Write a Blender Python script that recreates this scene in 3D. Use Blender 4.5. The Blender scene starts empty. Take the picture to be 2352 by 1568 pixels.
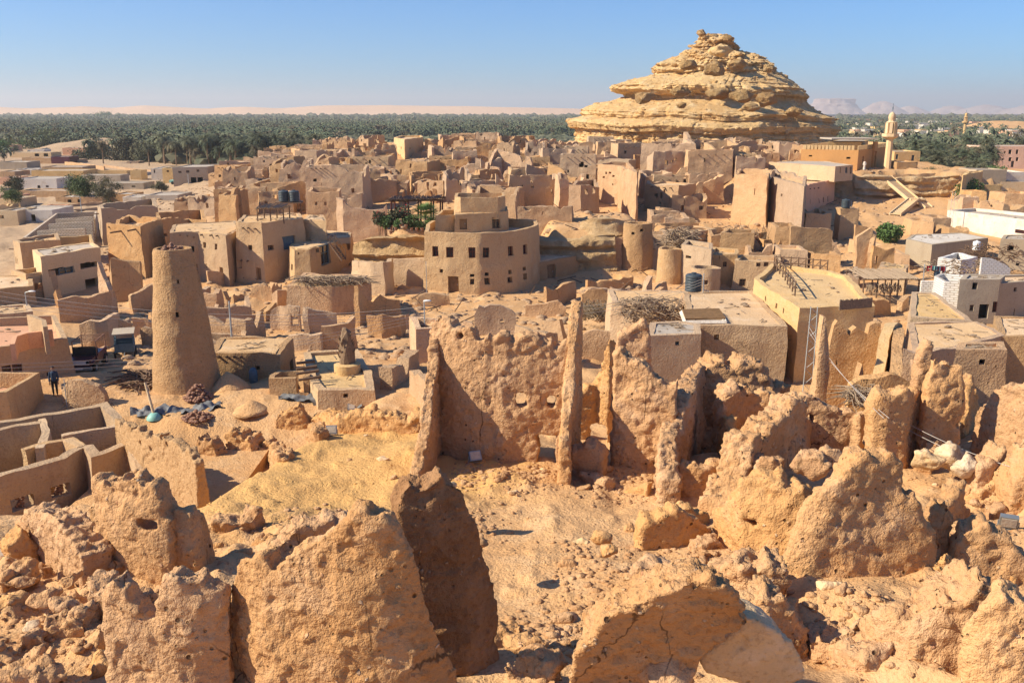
import bpy, math, random
import numpy as np
from mathutils import Vector
R = math.radians
SC = bpy.context.scene
# ------------------------------------------------------------------ camera, world, sun, exposure
FP = 2100.0; CU, CV = 1176.0, 784.0; PITCH = R(14.06); CZ = 18.0
cam = bpy.data.objects.new('camera', bpy.data.cameras.new('camera'))
SC.collection.objects.link(cam)
cam.location = (0, 0, CZ); cam.rotation_euler = (R(90) - PITCH, 0, 0)
cam.data.sensor_width = 36; cam.data.lens = FP / 2352 * 36
cam.data.clip_start = .3; cam.data.clip_end = 60000
SC.camera = cam
SUN_EL, SUN_AZ = R(36), R(10)       # azimuth: from the left, swung this far towards the viewer
sd = Vector((-math.cos(SUN_EL) * math.cos(SUN_AZ), -math.cos(SUN_EL) * math.sin(SUN_AZ), math.sin(SUN_EL)))
W = bpy.data.worlds.new('World'); SC.world = W; W.use_nodes = True
nt = W.node_tree; bg = nt.nodes['Background']
sky = nt.nodes.new('ShaderNodeTexSky'); sky.sky_type = 'NISHITA'; sky.sun_disc = False
sky.sun_elevation = SUN_EL; sky.sun_rotation = math.atan2(sd.x, sd.y)
sky.altitude = 0; sky.air_density = 1.0; sky.dust_density = 0.3; sky.ozone_density = 3.5
tint = nt.nodes.new('ShaderNodeMix'); tint.data_type = 'RGBA'; tint.blend_type = 'MULTIPLY'; tint.inputs[0].default_value = 1; tint.inputs[7].default_value = (.44, .84, 1.34, 1)
nt.links.new(sky.outputs[0], tint.inputs[6]); nt.links.new(tint.outputs[2], bg.inputs[0]); bg.inputs[1].default_value = .072
sl = bpy.data.lights.new('sun', 'SUN'); sun = bpy.data.objects.new('sun', sl); SC.collection.objects.link(sun)
sl.energy = 5.0; sl.angle = R(.5); sl.color = (1, .89, .70)
sun.rotation_euler = (-sd).to_track_quat('-Z', 'Y').to_euler()
SC.view_settings.view_transform = 'Standard'; SC.view_settings.look = 'None'
SC.view_settings.exposure = 0.72; SC.view_settings.gamma = 1
SC.cycles.max_bounces = 6; SC.cycles.volume_bounces = 0; SC.cycles.diffuse_bounces = 4

# ------------------------------------------------------------------ numpy noise
def _h(i, j, k, s):
    n = (i * 374761393 + j * 668265263 + k * 2147483647 * 3 + s * 1442695041) & 0xFFFFFFFF
    n = ((n ^ (n >> 13)) * 1274126177) & 0xFFFFFFFF
    return ((n ^ (n >> 16)) & 0xFFFFFF) / float(0xFFFFFF) * 2 - 1
def vn(P, s=0):
    f = np.floor(P); t = P - f; t = t * t * (3 - 2 * t); f = f.astype(np.int64)
    i, j, k = f[:, 0], f[:, 1], f[:, 2]; x, y, z = t[:, 0], t[:, 1], t[:, 2]
    L = lambda a, b, w: a + (b - a) * w
    c = [[[_h(i + a, j + b, k + d, s) for d in (0, 1)] for b in (0, 1)] for a in (0, 1)]
    return L(L(L(c[0][0][0], c[1][0][0], x), L(c[0][1][0], c[1][1][0], x), y),
             L(L(c[0][0][1], c[1][0][1], x), L(c[0][1][1], c[1][1][1], x), y), z)
def fbm(P, sc=1., o=3, s=0, g=.5):
    r = 0; a = 1; n = 0
    P = np.asarray(P, float) * sc
    for q in range(o):
        r = r + a * vn(P + 17.3 * q, s + q); n += a; a *= g; P = P * 2.03
    return r / n
def f1(x, sc=1., o=3, s=0):
    x = np.atleast_1d(np.asarray(x, float)); return fbm(np.stack([x, x * 0 + s * 3.7, x * 0], 1), sc, o, s)
def sst(a, b, x):
    t = np.clip((x - a) / (b - a), 0, 1); return t * t * (3 - 2 * t)

# ------------------------------------------------------------------ picture rays and terrain height
def ray(U, V):
    u, v = (U - CU) / FP, (CV - V) / FP
    return np.array([u, math.cos(PITCH) + v * math.sin(PITCH), -math.sin(PITCH) + v * math.cos(PITCH)])
def aty(U, V, y):
    d = ray(U, V); return np.array([0, 0, CZ]) + d * (y / d[1])
def atz(U, V, z):
    d = ray(U, V); return np.array([0, 0, CZ]) + d * ((z - CZ) / d[2])
def proj(p):
    x, y, z = p[0], p[1], p[2] - CZ
    dz = y * math.cos(PITCH) - z * math.sin(PITCH); uy = y * math.sin(PITCH) + z * math.cos(PITCH)
    return CU + FP * x / dz, CV - FP * uy / dz
YB = [-30, 0, 15, 20, 31, 38, 52, 61, 75, 95, 30000]; ZB = [9, 8.6, 7.5, 6.9, 5.5, 4.4, 2, 1.3, .5, 0, 0]
def gz(x, y, fine=True):
    x = np.atleast_1d(np.asarray(x, float)); y = np.atleast_1d(np.asarray(y, float))
    z = np.interp(y, YB, ZB)
    z = z + (1.0 - z) * sst(9, 12, -x + (y - 30) * .15) * sst(26.3, 29.3, y) * (1 - sst(45, 52, y))       # pit of the roofless house
    z = z - sst(5, 10, x) * sst(34, 42, y) * (1 - sst(60, 75, y)) * .6
    z = z - 1.2 * sst(24, 34, x) * sst(40, 55, y) * (1 - sst(60, 80, y))
    f = sst(-75, -15, x + (y - 150) * .25) * (1 - sst(75, 120, x)) * (1 - sst(262, 330, y))
    z = z + np.clip(.065 * (y - 95), 0, 9.6) * f
    pl = sst(22, 32, x) * (1 - sst(84, 92, x)) * sst(157, 158.5, y + 1.2 * np.sin(x * .35)) * (1 - sst(215, 240, y))
    z = z + np.maximum(8.0 - z, 0) * pl
    gd = sst(-16, -13, x) * (1 - sst(-5, -3, x)) * sst(100.5, 101.5, y) * (1 - sst(118, 126, y))      # garden terrace
    z = z + np.maximum(5.2 - z, 0) * gd
    rk = sst(2.5, 5, x) * (1 - sst(15, 19, x)) * sst(104, 106, y) * (1 - sst(124, 132, y))
    z = z + np.maximum(4.6 - z, 0) * rk
    for a_, b_, r_, d_ in ((8.7, 35.4, 1.9, 1.7), (12.3, 36.3, 2.2, 1.4), (6.6, 17.2, 1.1, .9), (3.7, 35.2, 1.1, 1.1), (17.5, 33.5, 1.8, 1.2), (15.5, 26.5, 1.3, .9), (-7.2, 17.6, .9, .7)):
        z = z - d_ * np.exp(-((x - a_) ** 2 + (y - b_) ** 2) / r_ ** 2)
    if fine:
        P = np.stack([x, y, x * 0], 1)
        near = 1 - sst(60, 90, y)
        z = z + fbm(P, .12, 2, 3) * (.45 * (1 - sst(300, 400, y))) + near * (fbm(P, .55, 3, 5) * .28 + np.maximum(fbm(P, 1.7, 3, 8), 0) ** 1.5 * .35) + (1 - sst(22, 30, y)) * sst(2, 6, -x) * np.maximum(fbm(P, 1.1, 3, 18), 0) * .7
        z = z + (sst(3, 7, x) * (1 - sst(36, 46, y)) + .6 * sst(3, 7, -x) * (1 - sst(20, 25, y))) * (1.1 * (.42 - np.abs(fbm(P, .33, 3, 23))) - .15)
        z = z + (1 - near) * sst(.1, .5, fbm(P, .5, 2, 9)) * .35 * (1 - sst(250, 300, y))
    return z
def G(U, V, s=None):
    """where the ray through the picture point meets the ground"""
    d = ray(U, V); t = 8 * 1500. ** np.linspace(0, 1, 3600)
    P = np.array([0, 0, CZ])[None] + d[None] * t[:, None]
    k = np.argmax(P[:, 2] < gz(P[:, 0], P[:, 1], False)); a = t[max(k - 1, 0)]; b = t[k]
    for _ in range(14):
        m = (a + b) / 2; p = np.array([0, 0, CZ]) + d * m
        if p[2] < gz(p[0], p[1], False)[0]: b = m
        else: a = m
    return np.array([0, 0, CZ]) + d * b

# ------------------------------------------------------------------ materials
def new_mat(name):
    m = bpy.data.materials.new(name); m.use_nodes = True; return m, m.node_tree, m.node_tree.nodes['Principled BSDF']
def _n(nt, t, **k):
    n = nt.nodes.new('ShaderNode' + t)
    for a, b in k.items():
        if a[0] == 'i' and a[1:].isdigit(): n.inputs[int(a[1:])].default_value = b
        elif a in n.inputs: n.inputs[a].default_value = b
        else: setattr(n, a, b)
    return n
def _mix(nt, f, a, b, mode='MIX'):
    n = nt.nodes.new('ShaderNodeMix'); n.data_type = 'RGBA'; n.blend_type = mode
    for s, v in ((0, f), (6, a), (7, b)):
        if hasattr(v, 'is_output') : nt.links.new(v, n.inputs[s])
        else: n.inputs[s].default_value = v if s == 0 else (*v[:3], 1)
    return n.outputs[2]
def _ramp(nt, f, a, b):
    n = _n(nt, 'MapRange'); n.inputs[1].default_value = a; n.inputs[2].default_value = b; nt.links.new(f, n.inputs[0]); return n.outputs[0]
def _noise(nt, co, sc, d=4, r=.6, w=None):
    n = _n(nt, 'TexNoise'); n.inputs['Scale'].default_value = sc; n.inputs['Detail'].default_value = d; n.inputs['Roughness'].default_value = r
    nt.links.new(co, n.inputs['Vector']); return n.outputs[0]
def earth(name, c1, c2, c3=None, bump=.06, near=True, stain=.5, crack=0., rnd=.18, fsc=1., rough=.95, pit=.5, lumps=0, gold=False):
    """mud, plaster, sand or rock: two tones in large patches, a third in small ones, grain, pits and optional cracks"""
    m, nt, b = new_mat(name); b.inputs['Roughness'].default_value = rough; b.inputs['Specular IOR Level'].default_value = .15
    co = _n(nt, 'NewGeometry').outputs['Position']
    big = _noise(nt, co, .16 * fsc, 3); mid = _noise(nt, co, .9 * fsc, 5, .65); fin = _noise(nt, co, 9 * fsc, 3, .65)
    c = _mix(nt, _ramp(nt, big, .38, .64), c1, c2)
    if c3: c = _mix(nt, _ramp(nt, mid, .5, .72), c, c3)
    dk = _mix(nt, 1.0, c, (.70, .62, .56), 'MULTIPLY')
    c = _mix(nt, _ramp(nt, fin, .52, .78), c, dk)
    if stain:
        mp = _n(nt, 'Mapping'); mp.inputs['Scale'].default_value = (1, 1, .25); nt.links.new(co, mp.inputs[0])
        st = _noise(nt, mp.outputs[0], .8 * fsc, 6, .7)
        sm = _n(nt, 'Math', operation='MULTIPLY'); nt.links.new(_ramp(nt, st, .55, .75), sm.inputs[0]); sm.inputs[1].default_value = stain
        c = _mix(nt, sm.outputs[0], c, _mix(nt, 1.0, c, (.66, .58, .52), 'MULTIPLY'))
    if rnd > .1:
        o2 = _n(nt, 'ObjectInfo'); g1 = _n(nt, 'Math', operation='MULTIPLY'); nt.links.new(o2.outputs['Random'], g1.inputs[0]); g1.inputs[1].default_value = 13.7; g2 = _n(nt, 'Math', operation='FRACT'); nt.links.new(g1.outputs[0], g2.inputs[0]); g3 = _n(nt, 'Math', operation='MULTIPLY'); nt.links.new(g2.outputs[0], g3.inputs[0]); g3.inputs[1].default_value = .5
        c = _mix(nt, g3.outputs[0], c, (.43, .32, .215))
    if rnd:
        oi = _n(nt, 'ObjectInfo'); hs = _n(nt, 'HueSaturation'); nt.links.new(c, hs.inputs['Color'])
        mr = _n(nt, 'MapRange'); nt.links.new(oi.outputs['Random'], mr.inputs[0]); mr.inputs[3].default_value = 1 - rnd; mr.inputs[4].default_value = 1 + rnd * .8
        nt.links.new(mr.outputs[0], hs.inputs['Value'])
        m2 = _n(nt, 'Math', operation='MULTIPLY'); nt.links.new(oi.outputs['Random'], m2.inputs[0]); m2.inputs[1].default_value = 7.31
        m3 = _n(nt, 'Math', operation='FRACT'); nt.links.new(m2.outputs[0], m3.inputs[0])
        mr2 = _n(nt, 'MapRange'); nt.links.new(m3.outputs[0], mr2.inputs[0]); mr2.inputs[3].default_value = 1 - rnd * .8; mr2.inputs[4].default_value = 1 + rnd * .7
        nt.links.new(mr2.outputs[0], hs.inputs['Saturation']); c = hs.outputs[0]
    h = _n(nt, 'Math', operation='MULTIPLY_ADD'); nt.links.new(mid, h.inputs[0]); h.inputs[1].default_value = 1.6 if lumps else 2.4; nt.links.new(fin, h.inputs[2])
    hh = h.outputs[0]
    if near:
        f2 = _noise(nt, co, 28 * fsc, 3, .7); a = _n(nt, 'Math', operation='MULTIPLY_ADD'); nt.links.new(f2, a.inputs[0]); a.inputs[1].default_value = .2; nt.links.new(hh, a.inputs[2]); hh = a.outputs[0]
    if pit:
        vo = _n(nt, 'TexVoronoi'); vo.inputs['Scale'].default_value = 3.1 * fsc; nt.links.new(co, vo.inputs['Vector'])
        pm = _ramp(nt, vo.outputs['Distance'], .16, .07); pn = _ramp(nt, _noise(nt, co, 1.3 * fsc, 2), .52, .6)
        pp = _n(nt, 'Math', operation='MULTIPLY'); nt.links.new(pm, pp.inputs[0]); nt.links.new(pn, pp.inputs[1])
        p2 = _n(nt, 'Math', operation='MULTIPLY'); nt.links.new(pp.outputs[0], p2.inputs[0]); p2.inputs[1].default_value = pit
        c = _mix(nt, p2.outputs[0], c, (.07, .035, .02))
        a = _n(nt, 'Math', operation='MULTIPLY_ADD'); nt.links.new(p2.outputs[0], a.inputs[0]); a.inputs[1].default_value = -1.2; nt.links.new(hh, a.inputs[2]); hh = a.outputs[0]
    if lumps:
        vo = _n(nt, 'TexVoronoi'); vo.inputs['Scale'].default_value = 8.5; nt.links.new(co, vo.inputs['Vector'])
        pm = _ramp(nt, vo.outputs['Distance'], .26, .1); pn = _ramp(nt, _noise(nt, co, 2.1, 3), .56, .66)
        pp = _n(nt, 'Math', operation='MULTIPLY'); nt.links.new(pm, pp.inputs[0]); nt.links.new(pn, pp.inputs[1])
        p9 = _n(nt, 'Math', operation='MULTIPLY'); nt.links.new(pp.outputs[0], p9.inputs[0]); p9.inputs[1].default_value = .6; c = _mix(nt, p9.outputs[0], c, (.2, .11, .055)); a = _n(nt, 'Math', operation='MULTIPLY_ADD'); nt.links.new(pp.outputs[0], a.inputs[0]); a.inputs[1].default_value = -1.; nt.links.new(hh, a.inputs[2]); hh = a.outputs[0]
        vo = _n(nt, 'TexVoronoi', feature='SMOOTH_F1'); vo.inputs['Scale'].default_value = 3.6; ad = _n(nt, 'VectorMath', operation='MULTIPLY_ADD'); nz = _n(nt, 'TexNoise', Scale=3., Detail=3.); nt.links.new(co, nz.inputs['Vector'])
        nt.links.new(nz.outputs['Color'], ad.inputs[0]); ad.inputs[1].default_value = (.25, .25, .25); nt.links.new(co, ad.inputs[2]); nt.links.new(ad.outputs[0], vo.inputs['Vector'])
        lm = _n(nt, 'Math', operation='MULTIPLY'); nt.links.new(vo.outputs['Distance'], lm.inputs[0]); nt.links.new(_ramp(nt, _noise(nt, co, .7, 3), .4, .65), lm.inputs[1])
        a = _n(nt, 'Math', operation='MULTIPLY_ADD'); nt.links.new(lm.outputs[0], a.inputs[0]); a.inputs[1].default_value = -.45 * lumps; nt.links.new(hh, a.inputs[2]); hh = a.outputs[0]
    if lumps:
        v5 = _n(nt, 'TexVoronoi'); v5.inputs['Scale'].default_value = 4.6; v5.inputs['Randomness'].default_value = 1.; nt.links.new(ad.outputs[0], v5.inputs['Vector'])
        m5 = _n(nt, 'Math', operation='MULTIPLY'); nt.links.new(_ramp(nt, v5.outputs['Distance'], .22, .14), m5.inputs[0]); nt.links.new(_ramp(nt, _noise(nt, co, 1.7, 3), .5, .6), m5.inputs[1])
        m6 = _n(nt, 'Math', operation='MULTIPLY'); nt.links.new(m5.outputs[0], m6.inputs[0]); m6.inputs[1].default_value = .6
        c = _mix(nt, m6.outputs[0], c, _mix(nt, _ramp(nt, _noise(nt, co, .9, 2), .45, .55), (.72, .55, .38), (.56, .25, .13)))
        a = _n(nt, 'Math', operation='MULTIPLY_ADD'); nt.links.new(m5.outputs[0], a.inputs[0]); a.inputs[1].default_value = .5; nt.links.new(hh, a.inputs[2]); hh = a.outputs[0]
    if gold:
        vd = _n(nt, 'VectorMath', operation='SUBTRACT'); nt.links.new(co, vd.inputs[0]); vd.inputs[1].default_value = (-6.5, 33, 5)
        ve = _n(nt, 'VectorMath', operation='MULTIPLY'); nt.links.new(vd.outputs[0], ve.inputs[0]); ve.inputs[1].default_value = (.13, .11, 0); vl = _n(nt, 'VectorMath', operation='LENGTH'); nt.links.new(ve.outputs[0], vl.inputs[0])
        aa = _n(nt, 'Math', operation='MULTIPLY_ADD'); nt.links.new(mid, aa.inputs[0]); aa.inputs[1].default_value = .6; nt.links.new(vl.outputs['Value'], aa.inputs[2])
        sx = _n(nt, 'SeparateXYZ'); nt.links.new(co, sx.inputs[0]); px_ = _n(nt, 'Math', operation='MULTIPLY_ADD'); nt.links.new(mid, px_.inputs[0]); px_.inputs[1].default_value = 30; nt.links.new(sx.outputs[0], px_.inputs[2])
        pf = _n(nt, 'Math', operation='MULTIPLY'); nt.links.new(_ramp(nt, px_.outputs[0], -22, -48), pf.inputs[0]); pf.inputs[1].default_value = .75
        c = _mix(nt, pf.outputs[0], c, _mix(nt, _ramp(nt, mid, .42, .62), (.46, .335, .215), (.34, .25, .165)))
        c = _mix(nt, _ramp(nt, aa.outputs[0], 1.4, 1.05), c, _mix(nt, _ramp(nt, mid, .4, .65), (.60, .35, .125), (.55, .31, .11)))
    if crack:
        mp = _n(nt, 'Mapping'); mp.inputs['Scale'].default_value = (1, 1, .33); nt.links.new(co, mp.inputs[0])
        ad = _n(nt, 'VectorMath', operation='MULTIPLY_ADD'); nz = _n(nt, 'TexNoise', Scale=2.2 * fsc, Detail=4.); nt.links.new(mp.outputs[0], nz.inputs['Vector'])
        nt.links.new(nz.outputs['Color'], ad.inputs[0]); ad.inputs[1].default_value = (.5, .5, .5); nt.links.new(mp.outputs[0], ad.inputs[2])
        vo = _n(nt, 'TexVoronoi', feature='DISTANCE_TO_EDGE'); vo.inputs['Scale'].default_value = .42 * fsc; nt.links.new(ad.outputs[0], vo.inputs['Vector'])
        cm = _ramp(nt, vo.outputs['Distance'], .009, .002); cn = _ramp(nt, _noise(nt, co, .35 * fsc, 2), .54, .6)
        pp = _n(nt, 'Math', operation='MULTIPLY'); nt.links.new(cm, pp.inputs[0]); nt.links.new(cn, pp.inputs[1])
        p2 = _n(nt, 'Math', operation='MULTIPLY'); nt.links.new(pp.outputs[0], p2.inputs[0]); p2.inputs[1].default_value = crack
        c = _mix(nt, p2.outputs[0], c, (.06, .03, .015))
    nt.links.new(c, b.inputs['Base Color'])
    bm = _n(nt, 'Bump'); bm.inputs['Strength'].default_value = 1; bm.inputs['Distance'].default_value = bump
    nt.links.new(hh, bm.inputs['Height']); nt.links.new(bm.outputs[0], b.inputs['Normal'])
    return m
def plain(name, col, rough=.7, var=.25, sc=6., metal=0, bump=0., spec=.3):
    m, nt, b = new_mat(name); b.inputs['Roughness'].default_value = rough; b.inputs['Metallic'].default_value = metal; b.inputs['Specular IOR Level'].default_value = spec
    co = _n(nt, 'NewGeometry').outputs['Position']; n = _noise(nt, co, sc, 5, .65)
    c = _mix(nt, _ramp(nt, n, .35, .7), col, tuple(x * (1 - var) for x in col)); nt.links.new(c, b.inputs['Base Color'])
    if bump:
        bm = _n(nt, 'Bump'); bm.inputs['Distance'].default_value = bump; nt.links.new(n, bm.inputs['Height']); nt.links.new(bm.outputs[0], b.inputs['Normal'])
    return m
def foliage(name, c1, c2, rnd=.35):
    m, nt, b = new_mat(name); b.inputs['Roughness'].default_value = .7; b.inputs['Specular IOR Level'].default_value = .2
    co = _n(nt, 'NewGeometry').outputs['Position']; n = _noise(nt, co, .45, 3); n3 = _noise(nt, co, .018, 4); c = _mix(nt, _ramp(nt, n, .4, .62), c1, c2); c = _mix(nt, _ramp(nt, n3, .5, .62), c, _mix(nt, .55, c, (.15, .13, .075)))
    oi = _n(nt, 'ObjectInfo'); hs = _n(nt, 'HueSaturation'); nt.links.new(c, hs.inputs['Color'])
    mr = _n(nt, 'MapRange'); nt.links.new(oi.outputs['Random'], mr.inputs[0]); mr.inputs[3].default_value = 1 - rnd; mr.inputs[4].default_value = 1 + rnd
    nt.links.new(mr.outputs[0], hs.inputs['Value']); nt.links.new(hs.outputs[0], b.inputs['Base Color']); return m
def brick(name, c1, c2, mortar, sc=1., bh=.2, bw=.42):
    m, nt, b = new_mat(name); b.inputs['Roughness'].default_value = .9
    g = _n(nt, 'NewGeometry'); sp = _n(nt, 'SeparateXYZ'); nt.links.new(g.outputs['Position'], sp.inputs[0])
    a = _n(nt, 'Math', operation='ADD'); nt.links.new(sp.outputs[0], a.inputs[0]); nt.links.new(sp.outputs[1], a.inputs[1])
    cb = _n(nt, 'CombineXYZ'); nt.links.new(a.outputs[0], cb.inputs[0]); nt.links.new(sp.outputs[2], cb.inputs[1])
    t = _n(nt, 'TexBrick'); nt.links.new(cb.outputs[0], t.inputs[0]); t.inputs['Scale'].default_value = sc
    t.inputs['Color1'].default_value = (*c1, 1); t.inputs['Color2'].default_value = (*c2, 1); t.inputs['Mortar'].default_value = (*mortar, 1)
    t.inputs['Mortar Size'].default_value = .03; t.inputs['Brick Width'].default_value = bw; t.inputs['Row Height'].default_value = bh
    nt.links.new(t.outputs[0], b.inputs['Base Color']); bm = _n(nt, 'Bump'); bm.inputs['Distance'].default_value = .03
    iv = _n(nt, 'Math', operation='SUBTRACT'); iv.inputs[0].default_value = 1; nt.links.new(t.outputs['Fac'], iv.inputs[1]); nt.links.new(iv.outputs[0], bm.inputs['Height']); nt.links.new(bm.outputs[0], b.inputs['Normal'])
    return m
M = {}
M['ground'] = earth('sand_ground', (.60, .36, .17), (.55, .31, .135), (.62, .40, .21), bump=.07, stain=.25, rnd=0, pit=.35, gold=True)
M['near'] = earth('eroded_mud', (.55, .32, .155), (.49, .27, .12), (.60, .375, .205), bump=.085, stain=.6, crack=.75, rnd=.06, pit=.9, lumps=1)
M['ochre'] = earth('ochre_mud', (.60, .34, .145), (.56, .295, .11), (.62, .37, .18), bump=.08, stain=.5, crack=.7, rnd=.05, pit=.9, lumps=1)
M['brown'] = earth('shade_browned_mud', (.36, .19, .085), (.28, .145, .065), (.42, .24, .12), bump=.10, stain=.6, crack=.4, rnd=0, pit=.8, lumps=1)  # shade of the tall wall put into its colour, darker than the other mud
M['tower'] = earth('tower_mud', (.46, .285, .14), (.43, .26, .125), (.49, .31, .16), bump=.09, stain=.3, crack=.5, rnd=0, pit=.4)
M['mud'] = earth('town_mud', (.56, .34, .17), (.50, .29, .14), (.59, .38, .20), bump=.09, near=False, stain=.75, crack=.35, rnd=.15, fsc=.9, pit=.7)
M['house'] = earth('rendered_mud', (.56, .37, .19), (.50, .315, .165), (.58, .40, .225), bump=.07, near=False, stain=.75, crack=.5, rnd=.12, fsc=1., pit=.25)
M['yellow'] = earth('yellow_mud', (.61, .41, .19), (.57, .37, .165), (.63, .44, .23), bump=.04, near=False, stain=.25, rnd=.06, pit=.15)
M['roof'] = earth('roof_earth', (.62, .42, .23), (.58, .38, .20), (.66, .48, .30), bump=.04, near=False, stain=.3, rnd=.10, pit=.2)
M['rock'] = earth('hill_rock', (.78, .53, .245), (.70, .44, .19), (.80, .60, .34), bump=.45, near=True, stain=.5, rnd=0, fsc=.5, pit=.25)
M['ledge'] = earth('ledge_rock', (.58, .40, .205), (.47, .31, .16), (.64, .48, .29), bump=.2, near=False, stain=.5, rnd=.1, fsc=.8, pit=.3)
M['boulder'] = earth('pale_boulder', (.68, .49, .28), (.60, .40, .21), (.72, .55, .36), bump=.05, stain=.4, rnd=.1, crack=.4)
M['orange'] = earth('orange_plaster', (.58, .30, .11), (.55, .28, .10), bump=.02, near=False, stain=.15, rnd=0, pit=0)
M['cream'] = earth('cream_plaster', (.68, .50, .29), (.64, .46, .26), bump=.02, near=False, stain=.3, rnd=.1, pit=0)
M['pink'] = earth('pink_plaster', (.66, .37, .22), (.62, .34, .2), bump=.02, near=False, stain=.15, rnd=.05, pit=0)
M['peach'] = earth('peach_plaster', (.74, .50, .36), (.70, .46, .32), bump=.02, near=False, stain=.15, rnd=0, pit=0)
M['guest'] = earth('guest_house_render', (.55, .36, .185), (.51, .325, .165), (.57, .39, .21), bump=.08, near=False, stain=.5, crack=.3, rnd=0, pit=.2)
M['white'] = earth('white_wash', (.66, .60, .51), (.58, .50, .40), (.52, .42, .31), bump=.02, near=False, stain=.4, rnd=.1, pit=0)
M['grey'] = earth('grey_render', (.44, .36, .26), (.38, .30, .21), bump=.02, near=False, stain=.4, rnd=.1, pit=0)
M['slab'] = earth('concrete_slab', (.50, .42, .33), (.45, .38, .30), bump=.02, near=False, stain=.4, rnd=.1, pit=0)
M['brick'] = brick('pale_block', (.62, .50, .36), (.54, .42, .29), (.26, .19, .13))
M['wbrick'] = brick('white_block', (.74, .71, .66), (.68, .64, .58), (.45, .40, .34))
M['wood'] = plain('weathered_wood', (.20, .12, .07), .85, .5, 5., bump=.01)
M['dwood'] = plain('dark_red_wood', (.11, .025, .015), .6, .3)
M['door'] = plain('plank_door', (.26, .15, .07), .8, .35, 3.)
M['blue'] = plain('blue_paint', (.10, .16, .19), .6, .3)
M['straw'] = plain('dry_palm_thatch', (.36, .26, .17), .95, .5, 9., bump=.03)
M['dark'] = plain('dark_interior', (.025, .018, .012), 1., .3)
M['glass'] = plain('window_glass', (.03, .035, .04), .15, .2, spec=.6)
M['metal'] = plain('grey_metal', (.32, .34, .34), .45, .2, metal=.6)
M['pole'] = plain('galvanised_pole', (.42, .44, .43), .5, .2, metal=.3)
M['tank'] = plain('blue_grey_tank', (.05, .065, .075), .5, .15)
M['wtank'] = plain('white_tank', (.75, .73, .68), .5, .1)
M['leaf'] = foliage('palm_fronds', (.05, .072, .04), (.125, .135, .07))
M['leaf2'] = foliage('dry_fronds', (.16, .12, .07), (.11, .10, .05))
M['bush'] = foliage('garden_leaves', (.05, .11, .025), (.09, .16, .04))
M['olive'] = foliage('grey_green_leaves', (.10, .105, .055), (.07, .08, .04))
M['twig'] = foliage('bare_twigs', (.30, .22, .14), (.22, .15, .09), .2)
M['trunk'] = plain('palm_trunk', (.26, .17, .10), .95, .4, 6., bump=.03)
M['red'] = plain('red_cloth', (.50, .02, .03), .8, .2)
M['maroon'] = plain('maroon_paint', (.10, .015, .025), .35, .2, spec=.5)
M['black'] = plain('black_rubber', (.015, .015, .017), .7, .2)
M['tarp'] = plain('blue_grey_tarpaulin', (.17, .17, .17), .55, .3, 3., bump=.05)
M['teal'] = plain('pale_teal_plastic', (.25, .50, .42), .5, .15)
M['cloth'] = plain('dark_clothing', (.03, .05, .09), .9, .2)
M['skin'] = plain('skin', (.24, .12, .07), .6, .1)
M['clay'] = plain('red_stones', (.36, .19, .12), .9, .5, 14.)
M['wire'] = plain('power_cable', (.45, .40, .35), .6, .1)

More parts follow.
